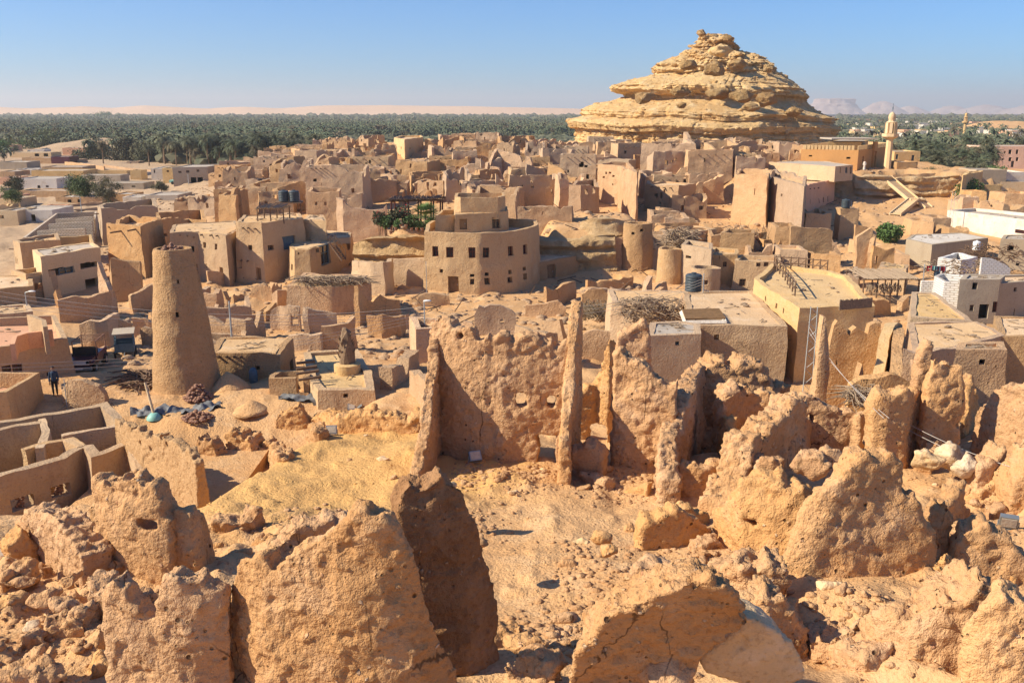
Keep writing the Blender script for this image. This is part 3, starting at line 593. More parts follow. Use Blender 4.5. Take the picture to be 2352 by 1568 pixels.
rwall('ruined_wall', [(1606, 1015, 853), (1594, 1030, 842), (1580, 1045, 850), (1566, 1065, 885), (1550, 1085, 930), (1534, 1105, 975), (1528, 1122, 1000), (1533, 1135, 1050), (1538, 1150, 1100)],
      'curving wall with a bright crest running down towards the viewer, right of the round hole', .6, vox=.08, amp=.2, seed=28)
rwall('ruined_wall', [(1558, 1128, 1048), (1580, 1130, 1050), (1605, 1132, 1058), (1630, 1128, 1053), (1668, 1115, 1055)], 'low cross wall between the two curving wall fins', .5, vox=.08, seed=31)
rwall('ruined_wall', [(1808, 1060, 912), (1796, 1075, 906), (1780, 1085, 915), (1758, 1098, 955), (1735, 1110, 975), (1712, 1120, 985), (1690, 1135, 1005), (1676, 1150, 1060), (1660, 1165, 1110), (1640, 1180, 1150)],
      'broad sloping wall fin with a long crack, running down in front of the arched wall', 1.0, vox=.09, amp=.22, seed=34)
rwall('ruined_wall', [(1602, (38.,), 850), (1625, (38.,), 828), (1660, (38.,), 826), (1672, (38.,), 838), (1690, (38.,), 823), (1730, (38.,), 824), (1752, (38.,), 838), (1775, (38.,), 866), (1800, (37.5,), 872)],
      'rounded lumpy wall mass in front of the block-walled house with the roof grille', 1.3, vox=.11, amp=.3, seed=37, rag=.3)
rwall('ruined_wall', [(1650, (33.,), 905), (1670, (33.2,), 890), (1700, (33.5,), 885), (1740, (33.6,), 890), (1770, (33.6,), 905), (1790, (33.2,), 925)],
      'honeycombed wall full of small holes under the rounded wall mass', .6, [(1752, 902, 9, 8), (1768, 918, 9, 8), (1742, 955, 9, 12), (1728, 890, 8, 6)], vox=.08, amp=.16, seed=40)
rwall('ruined_wall', [(1806, (35.,), 918), (1822, (35.,), 905), (1850, (35.,), 903), (1880, (35.,), 912), (1905, (35.,), 930), (1930, (35.,), 944), (1962, (35.,), 950), (1992, (34.5,), 936)],
      'low arched wall with a thick rounded crest left of the tall orange fin', .6, [(1858, 955, 14, 24)], vox=.08, seed=43)
rwall('ruined_wall', [(1984, 1062, 915), (1992, 1062, 894), (2017, 1063, 886), (2045, 1062, 888), (2072, 1056, 889)], 'tall orange wall fin with a flat top and dark right edge', .75, mat='ochre', vox=.08, amp=.14, seed=46)
rwall('ruined_wall', [(2072, 1052, 890), (2082, 1040, 900), (2060, 1000, 930)], 'shaded return of the tall orange wall fin', .4, vox=.09, seed=47)
rwall('ruined_wall', [(1862, 1345, 1150), (1878, 1348, 1124), (1895, 1350, 1114), (1915, 1352, 1102), (1938, 1352, 1068), (1962, 1350, 1030), (1985, 1350, 1022), (2010, 1348, 1026), (2035, 1346, 1032), (2052, 1344, 1040), (2060, 1343, 1060), (2068, 1342, 1108), (2090, 1340, 1136), (2115, 1338, 1165), (2136, 1336, 1195), (2145, 1334, 1226), (2136, 1332, 1270)],
      'huge sunlit leaning wall slab with a jagged right edge, right foreground', .6, vox=.085, amp=.13, seed=50, rag=.12, batter=.0, lean=.22, lx=.36)
rwall('ruined_wall', [(1672, 1232, 1195), (1690, 1255, 1150), (1712, 1270, 1122), (1738, 1285, 1098), (1787, 1295, 1079), (1830, 1300, 1090), (1852, 1300, 1105), (1885, 1305, 1135)],
      'orange dome-shaped wall with two dark holes, left of the huge sunlit slab', .9, [(1757, 1205, 22, 20), (1803, 1190, 12, 12)], 'ochre', vox=.08, amp=.13, seed=53, batter=.03, lean=.28)
rwall('ruined_wall', [(1460, 1248, 1200), (1478, 1247, 1172), (1508, 1246, 1166), (1540, 1243, 1162), (1575, 1238, 1160), (1606, 1232, 1160), (1620, 1220, 1180)],
      'low ochre wall block with a shaded face in the middle of the sandy slope', .6, mat='ochre', vox=.07, amp=.12, seed=56)
rwall('ruined_wall', [(1630, 1345, 1300), (1655, 1360, 1265), (1685, 1370, 1252), (1715, 1378, 1258), (1752, 1382, 1240), (1782, 1384, 1248), (1800, 1384, 1285), (1806, 1385, 1330)],
      'dark rugged wall stump with an overhanging crest below the orange dome wall', 1.0, vox=.075, amp=.2, seed=59)
rwall('ruined_wall', [(1456, 1372, 1296), (1475, 1376, 1290), (1502, 1378, 1297), (1520, 1378, 1290), (1548, 1374, 1288), (1572, 1366, 1318)],
      'small pale wall stump with square faces behind the collapsed masonry block', .7, vox=.065, amp=.10, seed=62)
rwall('ruined_wall', [(258, 1312, 1100), (264, 1314, 1093), (285, 1322, 1096), (300, 1326, 1098), (316, 1330, 1086), (338, 1335, 1075), (362, 1338, 1077), (380, 1340, 1084), (396, 1341, 1110), (410, 1342, 1150), (418, 1343, 1185)],
      'upright wall slab pierced by a long eye-shaped hole, left foreground', .55, [(347, 1189, 62, 27), (317, 1135, 9, 9)], vox=.06, amp=.10, seed=65)
rwall('ruined_wall', [(420, 1345, 1160), (434, 1335, 1150), (448, 1325, 1156), (458, 1312, 1190), (466, 1300, 1235)], 'rounded buttress leaning on the right edge of the eye-hole wall', .7, vox=.065, amp=.13, seed=68)
rwall('ruined_wall', [(232, 1260, 1150), (245, 1262, 1138), (262, 1264, 1135), (275, 1266, 1150)], 'stub of wall just behind the left edge of the eye-hole wall', .6, vox=.07, seed=69)
rwall('ruined_wall', [(76, 1242, 1186), (92, 1256, 1170), (112, 1266, 1163), (135, 1280, 1168), (160, 1296, 1168), (188, 1316, 1196), (212, 1334, 1228), (232, 1350, 1262)],
      'pebbly leaning wall running diagonally at the far left, in front of the roofless compound', .7, vox=.06, amp=.18, seed=72)
rwall('ruined_wall', [(232, 1445, 1370), (246, 1430, 1340), (262, 1410, 1312), (280, 1400, 1330)], 'short slanting stump joining the left end of the front wall', .5, vox=.06, amp=.16, seed=74)
rwall('ruined_wall', [(284, 1610, 1352), (296, 1618, 1335), (312, 1622, 1330), (332, 1628, 1352), (350, 1630, 1372), (372, 1632, 1370), (392, 1634, 1362), (402, 1636, 1330), (420, 1638, 1310), (438, 1640, 1299), (460, 1640, 1308), (488, 1638, 1325), (512, 1636, 1338), (546, 1630, 1357)],
      'front wall with two peaks and a thin vertical crack, bottom left', .4, [(440, 1368, 10, 8)], vox=.05, amp=.11, seed=77, batter=.03, rag=.25)
rwall('ruined_wall', [(556, 1590, 1340), (572, 1605, 1318), (596, 1622, 1297), (615, 1634, 1285), (632, 1642, 1268), (650, 1650, 1262), (672, 1655, 1264), (700, 1660, 1262), (730, 1665, 1248), (765, 1670, 1228), (792, 1674, 1212), (806, 1678, 1185), (822, 1680, 1172), (860, 1682, 1167), (895, 1682, 1172), (918, 1680, 1180), (934, 1678, 1210), (950, 1676, 1245), (966, 1673, 1290), (975, 1670, 1345), (995, 1664, 1410), (1015, 1655, 1470), (1035, 1645, 1530)],
      'largest front wall, coarse pitted plaster with a dark ragged right edge, bottom centre', .42, vox=.045, amp=.12, seed=80, batter=.03, rag=.25)
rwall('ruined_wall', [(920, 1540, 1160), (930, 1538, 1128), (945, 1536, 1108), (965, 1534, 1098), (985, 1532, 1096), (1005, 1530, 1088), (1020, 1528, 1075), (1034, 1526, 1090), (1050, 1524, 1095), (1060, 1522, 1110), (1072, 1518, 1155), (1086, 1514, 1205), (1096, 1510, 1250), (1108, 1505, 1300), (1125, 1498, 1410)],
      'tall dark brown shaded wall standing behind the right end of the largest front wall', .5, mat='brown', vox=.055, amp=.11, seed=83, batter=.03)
rwall('ruined_wall', [(628, 1300, 1255), (650, 1296, 1230), (678, 1290, 1198), (700, 1288, 1196), (735, 1284, 1196), (760, 1282, 1185), (800, 1280, 1172), (812, 1278, 1168)],
      'low curved wall with a thick crest just behind the largest front wall', .5, vox=.06, amp=.16, seed=86)
rwall('ruined_wall', [(476, 1222, 1190), (492, 1224, 1182), (508, 1226, 1196), (530, 1226, 1196), (552, 1224, 1192), (570, 1220, 1182), (585, 1214, 1166), (596, 1210, 1182), (604, 1208, 1200)],
      'low broken wall with a pointed right end at the near edge of the golden courtyard', .6, vox=.06, amp=.2, seed=89)
rwall('ruined_wall', [(152, 1490, 1450), (168, 1470, 1405), (184, 1448, 1385), (198, 1425, 1372), (206, 1405, 1368)], 'ridge of stacked rounded rock leading into the lower left corner', .8, vox=.055, amp=.22, seed=92)
rwall('ruined_wall', [(0, 1420, 1372), (20, 1425, 1376), (45, 1430, 1392), (60, 1440, 1420)], 'ochre lump of wall at the extreme lower left edge', .9, mat='ochre', vox=.06, amp=.15, seed=94)
rwall('ruined_wall', [(30, 1600, 1520), (60, 1600, 1508), (95, 1602, 1490), (120, 1602, 1484), (150, 1598, 1500), (165, 1590, 1530)], 'ragged rock wall in the bottom left corner', .9, vox=.055, amp=.24, seed=96)
rwall('ruined_wall', [(462, 1060, 1010), (470, 1062, 996), (484, 1064, 994), (498, 1066, 1004), (508, 1068, 1026), (520, 1072, 1058)], 'arched rock pillar with a gap under it on the rim of the golden courtyard', .7, [(497, 1060, 16, 26)], vox=.07, amp=.18, seed=98)
rwall('ruined_wall', [(536, 1048, 990), (548, 1050, 982), (562, 1050, 984), (580, 1052, 1000), (596, 1056, 1010), (606, 1058, 1022)], 'pointed ochre rock outcrop in the golden courtyard', .9, mat='ochre', vox=.07, amp=.22, seed=101)
rwall('ruined_wall', [(614, 1048, 1012), (622, 1050, 1010), (636, 1052, 1022), (654, 1054, 1040), (662, 1054, 1046)], 'small dark rock outcrop right of the pointed ochre outcrop', .6, vox=.065, amp=.2, seed=104)
rwall('ruined_wall', [(640, 975, 948), (658, 976, 940), (678, 976, 935), (690, 976, 926), (700, 975, 930), (712, 974, 965)], 'low rock outcrop in the courtyard below the flat-roofed clay platform', .9, mat='ochre', vox=.09, amp=.22, seed=107)
rwall('ruined_wall', [(722, 980, 950), (760, 984, 945), (800, 986, 948), (850, 988, 944), (900, 990, 948), (950, 992, 950), (990, 992, 946)], 'long low earth bank running left from the tallest wall', .9, mat='ochre', vox=.09, amp=.2, seed=110)
rwall('ruined_wall', [(712, 1005, 978), (724, 1008, 975), (738, 1010, 984), (745, 1011, 995)], 'knee-high rock beside the first courtyard floodlight', .6, vox=.07, amp=.2, seed=113)
rwall('ruined_wall', [(2100, (34.,), 850), (2112, (34.,), 800), (2124, (34.,), 778), (2136, (34.,), 790), (2140, (34.,), 870)], 'narrow twisted pinnacle of wall right of the two-peaked room', .5, vox=.08, amp=.18, seed=116)
rwall('ruined_wall', [(2126, (33.,), 860), (2140, (33.,), 812), (2165, (33.,), 818), (2190, (33.,), 830), (2206, (33.,), 842), (2208, (33.,), 930)], 'sunlit wall panel beneath the large flat-roofed terrace on the right', .5, mat='ochre', vox=.08, seed=119)
rwall('ruined_wall', [(2232, 1080, 950), (2250, 1082, 925), (2275, 1084, 890), (2295, 1084, 868), (2318, 1080, 866), (2340, 1076, 850), (2352, 1074, 858), (2370, 1070, 865)], 'tall pointed wall at the right edge of the picture', .7, vox=.08, amp=.15, seed=122)
rwall('ruined_wall', [(2225, 1130, 1075), (2245, 1128, 1062), (2262, 1122, 1040), (2272, 1118, 1010)], 'broken wall foot left of the tall pointed wall at the right edge', .7, vox=.08, amp=.2, seed=125)
rwall('ruined_wall', [(2290, 1170, 1100), (2315, 1165, 1060), (2340, 1160, 1030), (2375, 1155, 1010)], 'stepped sunlit bank at the right edge above the black lamp box', 1.2, vox=.09, amp=.2, seed=128)
rwall('ruined_wall', [(2175, 1310, 1225), (2195, 1312, 1195), (2225, 1314, 1170), (2245, 1314, 1172), (2275, 1316, 1205), (2310, 1320, 1245), (2345, 1322, 1270), (2380, 1325, 1290)],
      'triangular wall with a rounded peak below the black lamp box at the right', .7, vox=.075, amp=.15, seed=131, batter=.12)
rwall('ruined_wall', [(2125, 1300, 1215), (2134, 1298, 1150), (2146, 1296, 1145), (2158, 1294, 1160)], 'small stump wedged between the huge sunlit slab and the triangular wall', .6, vox=.075, amp=.2, seed=134)
rwall('ruined_wall', [(2000, 1490, 1440), (2020, 1500, 1395), (2060, 1510, 1372), (2100, 1515, 1345), (2140, 1515, 1322), (2200, 1515, 1305), (2235, 1512, 1318), (2255, 1505, 1340)],
      'wide rock-faced wall below the huge sunlit slab, lower right', 1.1, vox=.07, amp=.26, seed=137, batter=.2)
rwall('ruined_wall', [(2215, 1590, 1430), (2240, 1600, 1380), (2262, 1605, 1345), (2290, 1610, 1350), (2320, 1612, 1375), (2352, 1615, 1420), (2390, 1618, 1450)],
      'ochre leaning slab in the bottom right corner', .8, mat='ochre', vox=.06, amp=.14, seed=140, batter=.15)
rwall('ruined_wall', [(1690, 1440, 1372), (1710, 1450, 1350), (1735, 1462, 1335), (1765, 1470, 1352), (1790, 1480, 1392), (1820, 1490, 1410), (1850, 1500, 1435), (1875, 1520, 1480)],
      'uneven rocky bank descending to the right of the masonry block', 1.1, vox=.07, amp=.24, seed=143, batter=.15)
rwall('ruined_wall', [(1850, 1525, 1450), (1880, 1535, 1442), (1910, 1540, 1450), (1950, 1545, 1452), (1990, 1550, 1462), (2020, 1550, 1480)], 'dark crumbling edge of masonry along the lower right hollow', .9, vox=.07, amp=.26, seed=146)
rwall('ruined_wall', [(2100, (36.,), 900), (2075, (37.5,), 905), (2085, (39.,), 895), (2110, (40,), 880)], 'curved garden-like enclosure wall behind the tall orange fin', .5, vox=.09, seed=149)
rwall('retaining_wall', [(275, (41.,), 962), (300, (39.,), 972), (340, (37.,), 985), (385, (35.,), 1002), (425, (33.5,), 1022), (460, (32.,), 1046)], 'brown retaining wall dotted with small beam holes beside the roofless compound', .4,
      [(U, V, 12, 13) for U, V in ((311, 984), (320, 977), (345, 994), (357, 984), (380, 1005), (386, 993), (392, 1018), (408, 1004), (356, 1030), (332, 1015), (421, 1018))], 'tower', vox=.06, amp=.08, seed=152, cat='retaining wall', base=.2)
rwall('ruined_wall', [(392, 1120, 1062), (402, 1128, 1048), (425, 1122, 1040), (440, 1105, 1044)], 'curved rim of a round pit left of the golden courtyard', .35, vox=.07, seed=155)

# rock bridging two blocks at the bottom, and the smooth boulder under it
def lump(parts, label, seed, mat='boulder', vox=.07, amp=.14, name='rock', cat='rock'):
    mb = MB()
    for U, V, y, rx, ry, rz, *t in parts:
        p = aty(U, V, y); v, f = hull((0, 0, 0), (rx, ry, rz), seed + int(U) % 13, 18)
        if t: a = R(t[0]); v = v @ np.array([[math.cos(a), 0, math.sin(a)], [0, 1, 0], [-math.sin(a), 0, math.cos(a)]])
        mb.add(v + p, f)
    v, n, f = remesh(mb.V(), mb.f, vox); v = erode(v, n, amp, .8, seed)
    return mk(name, (v, f), M[mat], None, True, label, cat)
def slab(outline, y, thick, label, seed, mat='near', tilt=0., vox=.055, amp=.1, name='rock', cat='rock', lean=0.):
    """a rock of traced outline with real depth; tilt makes its front undercut"""
    P = [aty(U, V, y) for U, V in outline]; z0 = min(p[2] for p in P); n = len(P)
    for _ in range(8): P = [aty(U, V, y - tilt * (p[2] - z0)) for (U, V), p in zip(outline, P)]
    F = np.array(P); c = F.mean(0)
    B = F + [0, thick, 0]; B = c + [0, thick, 0] + (B - c - [0, thick, 0]) * .82; B[:, 2] += lean
    v = np.vstack([F, B]); f = [tuple(range(n)), tuple(range(2 * n - 1, n - 1, -1))] + [(i, n + i, n + (i + 1) % n, (i + 1) % n) for i in range(n)]
    import bmesh
    bm = bmesh.new(); vs = [bm.verts.new(p) for p in v]
    for g in f: bm.faces.new([vs[i] for i in g])
    bmesh.ops.triangulate(bm, faces=bm.faces[:]); bmesh.ops.recalc_face_normals(bm, faces=bm.faces[:]); bm.verts.index_update(); v = [tuple(q.co) for q in bm.verts]; f = [tuple(q.index for q in g.verts) for g in bm.faces]; bm.free()
    v, n_, f = remesh(v, f, vox); v = erode(v, n_, amp, 1, seed)
    return mk(name, (v, f), M[mat], None, True, label, cat)
slab([(1300, 1640), (1312, 1560), (1318, 1510), (1345, 1475), (1368, 1455), (1385, 1430), (1412, 1408), (1440, 1402), (1478, 1380), (1515, 1362), (1555, 1352), (1585, 1338), (1630, 1336), (1660, 1342), (1682, 1350), (1692, 1372), (1704, 1398), (1716, 1428), (1700, 1448), (1669, 1458), (1640, 1482), (1608, 1510), (1598, 1540), (1585, 1640)], 13.9, 1.1,
     'massive brown block of collapsed masonry overhanging the bottom foreground', 7, tilt=.45, amp=.17)
slab([(1604, 1515), (1640, 1485), (1672, 1460), (1700, 1448), (1712, 1415), (1745, 1425), (1790, 1450), (1825, 1480), (1846, 1520), (1850, 1560), (1800, 1575), (1720, 1575), (1650, 1555), (1620, 1540)], 13.9, .9,
     'smooth pale boulder with a straight back propping the right end of the collapsed masonry block', 9, 'boulder', tilt=.15, amp=.04)
lump([(1545, 1545, 13.3, .5, .45, .40), (1510, 1540, 13.5, .4, .4, .36)], 'dark rounded block wedged beneath the collapsed masonry block', 12, 'near', amp=.06)
lump([(1185, 1468, 15.2, .35, .3, .2), (1215, 1485, 15.0, .42, .3, .24)], 'ochre jagged rock just right of the tall dark wall', 14, 'ochre', vox=.05, amp=.13)
lump([(1240, 1520, 14.6, .6, .45, .26)], 'flat rubble mound at the bottom centre', 16, 'near', vox=.05, amp=.16)
lump([(1380, 1235, 21, .3, .3, .22), (1398, 1262, 20, .26, .3, .2)], 'bent ochre rock lying alone on the sandy slope', 18, 'ochre', vox=.05, amp=.08)
lump([(1390, 1232, 21, .2, .2, .15)], 'small rock lying just above the bent ochre rock', 19, 'ochre', vox=.05, amp=.08)
lump([(1770, 1065, 27, .55, .5, .42), (1740, 1058, 27.5, .4, .4, .3)], 'dark lumpy rock above the left side of the orange dome wall', 20, 'near', amp=.2)
lump([(1870, 1062, 25.8, .75, .6, .5), (1905, 1050, 26, .5, .5, .4)], 'brown broken boulder leaning on the top left of the huge sunlit slab', 22, 'near', amp=.2)
lump([(2130, 1050, 29, .7, .6, .5)], 'rounded tan boulder right of the top of the huge sunlit slab', 24, 'boulder', amp=.1)
lump([(2190, 1045, 29.5, .8, .6, .45), (2215, 1070, 28.5, .5, .5, .5)], 'pair of tan boulders merging beneath the overhead cables', 26, 'boulder', amp=.16)
lump([(2175, 1290, 19.5, .35, .3, .3), (2160, 1305, 19, .3, .3, .22)], 'knobbly rock cluster at the foot of the triangular wall', 28, 'ochre', vox=.055, amp=.16)
lump([(230, 1468, 15.6, .18, .16, .3)], 'small upright pale stone casting a shadow, lower left', 30, 'near', vox=.04, amp=.08)
lump([(115, 1370, 18, .45, .4, .2), (140, 1385, 17.5, .35, .3, .2)], 'flat lumpy rock group left of the front wall', 32, 'near', vox=.05, amp=.15)
lump([(40, 1325, 20, .8, .5, .2)], 'low rounded earth mound by the left edge lamp box', 34, 'near', vox=.06, amp=.14)
lump([(1010, 1115, 24, .5, .3, .3), (985, 1125, 24, .3, .3, .2)], 'pink-topped rock at the foot of the left wall fin', 36, 'boulder', vox=.06, amp=.14)
lump([(1100, 1245, 20, .32, .3, .22)], 'knobby clod beside the tall dark wall throwing a long shadow', 38, 'near', vox=.05, amp=.12)
lump([(1672, 905, 33.5, .7, .6, .7, 20), (1655, 935, 33, .35, .4, .7)], 'bent leaning slab in the dark hollow behind the curving fins', 40, 'near', amp=.12)
lump([(170, 1330, 19, .3, .3, .22)], 'fallen clod at the foot of the pebbly leaning wall', 42, 'near', vox=.045, amp=.14)
lump([(270, 1300, 20, .35, .3, .22)], 'honeycombed clod left of the eye-hole wall', 44, 'near', vox=.045, amp=.18)
rng = random.Random(5)
# separate fallen clods and the uncountable rubble
spots = [(1330, 1250), (1302, 1300), (1448, 1210), (1585, 1305), (1610, 1290), (1560, 1330), (1440, 1340), (1462, 1350), (1300, 1420), (1380, 1440), (1330, 1470), (905, 1105), (880, 1065), (1050, 1100), (1150, 1110), (1180, 1130), (1400, 1105), (1440, 1100), (1470, 1120), (1340, 1120), (1390, 1085), (1250, 1090), (560, 1290), (90, 1450), (70, 1470), (190, 1520), (210, 1500), (130, 1430), (60, 1290), (20, 1300), (1900, 1395), (1930, 1415), (1985, 1430), (2180, 1120), (2200, 1140), (2240, 1160), (2150, 1110), (2210, 1110), (2190, 1100), (1840, 1030), (1700, 1200), (1650, 1210), (590, 1250), (600, 1235), (800, 1060), (840, 1000)]
for i, (U, V) in enumerate(spots):
    p = G(U, V); p[2] = gz(p[0], p[1])[0]; r = rng.uniform(.12, .28); mb = MB(); v_, f_ = hull(p + [0, 0, r * .1], (r * 1.3, r, r * .7), i, 13); v_, n_, f_ = remesh(v_, f_, .04); mb.add(v_ + n_ * (fbm(v_, 4, 3, i) * .07)[:, None], f_)
    where = 'on the sandy slope' if 1280 < U < 1640 and V > 1150 else 'by the foot of the tallest wall' if 1000 < U < 1500 else 'on the golden courtyard floor' if U > 500 and U < 1000 and V < 1200 else 'at the lower left' if U < 620 else 'among the right-hand ruins'
    mk('fallen_clod', mb, M['near' if i % 3 else 'boulder'], None, True, 'fallen clod of eroded mud lying ' + where, 'clod', 'fallen mud clods ' + where)
def scatter(name, regs, n, rr, mat, seed, label, cat='rubble', sub=1):
    rg = np.random.RandomState(seed); mb = MB(); k = 0
    while k < n:
        U0, V0, U1, V1 = regs[rg.randint(len(regs))]
        p = G(rg.uniform(U0, U1), rg.uniform(V0, V1)); 
        for _ in range(rg.randint(3, 12)):
            q = p + np.array([rg.normal() * .5, rg.normal() * .5, 0]); q[2] = gz(q[0], q[1])[0]; r = rg.uniform(*rr) * (rg.rand() ** 1.5 + .4)
            mb.blob(q, (r * rg.uniform(.8, 1.4), r, r * .6), k, sub, .5, 1.6); k += 1
    return mk(name, mb, M[mat], None, True, label, cat, kind='stuff')
scatter('rubble', [(1150, 1400, 1640, 1500), (1300, 1240, 1640, 1400), (1300, 1080, 1560, 1140), (1030, 1080, 1260, 1120), (0, 1260, 560, 1560), (1640, 1150, 1900, 1350), (1700, 1000, 2100, 1120), (0, 1260, 300, 1560), (1850, 1380, 2352, 1560), (2080, 1060, 2352, 1300), (620, 1180, 1150, 1240)], 5200, (.02, .12), 'near', 3, 'loose rubble and pebbles strewn over the foreground slopes')
scatter('pebbles', [(430, 950, 990, 1180), (1050, 1110, 1450, 1300)], 500, (.015, .05), 'ground', 4, 'small pebbles on the courtyard floor', 'pebbles')

# smaller stubs of walls that join the foreground rooms
STUB = [(1560, 1040, 1600, 1060, 1010), (1570, 1000, 1640, 990, 950), (1625, 1020, 1660, 985, 955), (1665, 975, 1690, 1010, 930), (1700, 1100, 1650, 1060, 1035), (1790, 1010, 1850, 1040, 985), (1850, 1045, 1900, 1035, 1000), (1830, 1075, 1870, 1050, 1015), (1900, 1000, 1960, 1010, 965), (1940, 975, 1985, 960, 925), (2090, 1000, 2140, 985, 930), (2140, 1000, 2190, 1020, 950), (2195, 1010, 2240, 980, 930), (2150, 950, 2210, 945, 905), (2120, 1080, 2170, 1070, 1040), (2190, 1110, 2250, 1100, 1065), (2235, 1150, 2290, 1135, 1105), (2160, 1190, 2210, 1165, 1140), (2260, 1190, 2330, 1200, 1160), (2150, 1240, 2120, 1280, 1200), (2300, 1330, 2352, 1310, 1290), (2255, 1420, 2300, 1400, 1380), (1640, 1310, 1690, 1330, 1275), (1600, 1270, 1650, 1260, 1240), (1560, 1200, 1610, 1190, 1160), (1820, 1400, 1870, 1390, 1365), (1870, 1385, 1930, 1372, 1335), (1960, 1395, 2000, 1410, 1370), (560, 1330, 545, 1380, 1310), (600, 1250, 640, 1262, 1225), (500, 1250, 470, 1290, 1235), (300, 1400, 360, 1385, 1360), (20, 1290, 90, 1275, 1245), (90, 1300, 150, 1320, 1280), (0, 1350, 70, 1345, 1315), (70, 1500, 130, 1480, 1450), (200, 1560, 260, 1540, 1510), (180, 1290, 150, 1330, 1270), (1135, 1420, 1150, 1490, 1400), (1350, 1100, 1400, 1120, 1070), (1440, 1120, 1500, 1130, 1095), (1180, 1540, 1290, 1560, 1500)]
for i, (a, va, c, vc, vt) in enumerate(STUB):
    side = 'in the tangle of ruins at the right' if a > 1540 else 'on the rough slope at the lower left' if a < 620 else 'near the bottom centre' if va > 1300 else 'at the foot of the tall courtyard walls'
    q0, q1 = G(a, va), G(c, vc); near_ = q0[1] < 24; ht = atz(a, va, q0[2]); top = aty(a, vt, q0[1])[2]
    m0 = (q0 + q1) / 2 + np.array([rng.uniform(-.3, .3), rng.uniform(-.3, .3), 0]); pth = [q0[:2], m0[:2], q1[:2]]; bs = [float(gz(p[0], p[1], False)[0]) - .5 for p in pth]; hh_ = max(.45, (top - q0[2]) * 1.25)
    v, f = shell(pth, [q0[2] + hh_ * rng.uniform(.5, 1.), q0[2] + hh_ * rng.uniform(.8, 1.2), q1[2] + hh_ * rng.uniform(.3, .9)], bs, rng.uniform(.35, .6), False, .15, [], .08, .1, i + 5, .35, 1.4, .22)
    v, n, f = remesh(v, f, .06 if near_ else .085); v = erode(v, n, .15, 1, i + 160)
    p_ = min(1.0, 1.0); mk('wall_stub', (v, f), M['near' if i % 4 else 'ochre'], None, True, '%s eroded wall stub %s, %s' % ('low' if hh_ < .9 else 'knee-high' if hh_ < 1.3 else 'waist-high', side, ['nearest the edge', 'beside a hollow', 'among loose clods', 'against a bigger wall', 'half buried'][i % 5]), 'wall stub', 'eroded wall stubs ' + side)
# ------------------------------------------------------------------ floodlights
def flood(U, V, rz, tilt, label, s=1., onground=True):
    p = G(U, V); p[2] = gz(p[0], p[1])[0]
    t = empty('floodlight', p, label, 'floodlight', 'floodlights lighting the ruins'); a = R(tilt)
    T = [[1, 0, 0], [0, math.cos(a), -math.sin(a)], [0, math.sin(a), math.cos(a)]]; c = p + [0, 0, .28 * s]
    b = MB(); b.box(c, (.46 * s, .16 * s, .38 * s), rz, T); mk('housing', b, M['metal'], t)
    ca, sa = math.cos(rz), math.sin(rz); n = np.array([0, -math.cos(a), -math.sin(a)]) ; n = np.array([n[0] * ca - n[1] * sa, n[0] * sa + n[1] * ca, n[2]])
    b = MB(); b.box(c + n * .085 * s, (.38 * s, .012, .29 * s), rz, T); mk('lens', b, M['slab'], t)
    b = MB(); x = np.array([ca, sa, 0]) * .26 * s
    b.path([c + x, c + x - [0, 0, .26 * s], c - x - [0, 0, .26 * s], c - x], .018, 5); mk('bracket', b, M['metal'], t)
flood(1091, 1075, .35, -35, 'grey floodlight tilted up at the foot of the tallest wall', .95)
flood(762, 1000, .1, -25, 'floodlight standing beside the knee-high courtyard rock', 1.)
flood(552, 1072, .3, -50, 'floodlight lying by the arched rock pillar at the courtyard rim', 1.)
flood(808, 942, .2, -30, 'floodlight near the tarpaulin below the clay platform', .9)
flood(14, 1272, 0, -20, 'large floodlight box cut by the left picture edge', 1.0)
flood(2312, 1232, -.4, 20, 'black lamp box standing on the bank at the right edge', 1.)
# ------------------------------------------------------------------ buildings of the middle ground
OCC = []; VIS = []; ROOFS = []
def ccw(p):
    a = sum(p[i][0] * p[(i + 1) % len(p)][1] - p[(i + 1) % len(p)][0] * p[i][1] for i in range(len(p))); return p if a > 0 else p[::-1]
def inset(P, d):
    P = np.array(P, float); n = len(P); o = []
    for i in range(n):
        a, b, c = P[i - 1], P[i], P[(i + 1) % n]; u = (b - a) / max(np.linalg.norm(b - a), 1e-6); w = (c - b) / max(np.linalg.norm(c - b), 1e-6)
        n1 = np.array([-u[1], u[0]]); n2 = np.array([-w[1], w[0]]); m = n1 + n2; m /= max(np.linalg.norm(m), 1e-6); o.append(b + m * d / max(m @ n1, .5))
    return np.array(o)
def at_s(P, s):
    P = np.vstack([P, P[:1]]); L = 0
    for i in range(len(P) - 1):
        d = P[i + 1] - P[i]; l = np.linalg.norm(d)
        if s <= L + l or i == len(P) - 2: return P[i] + d / l * (s - L), d / l
        L += l
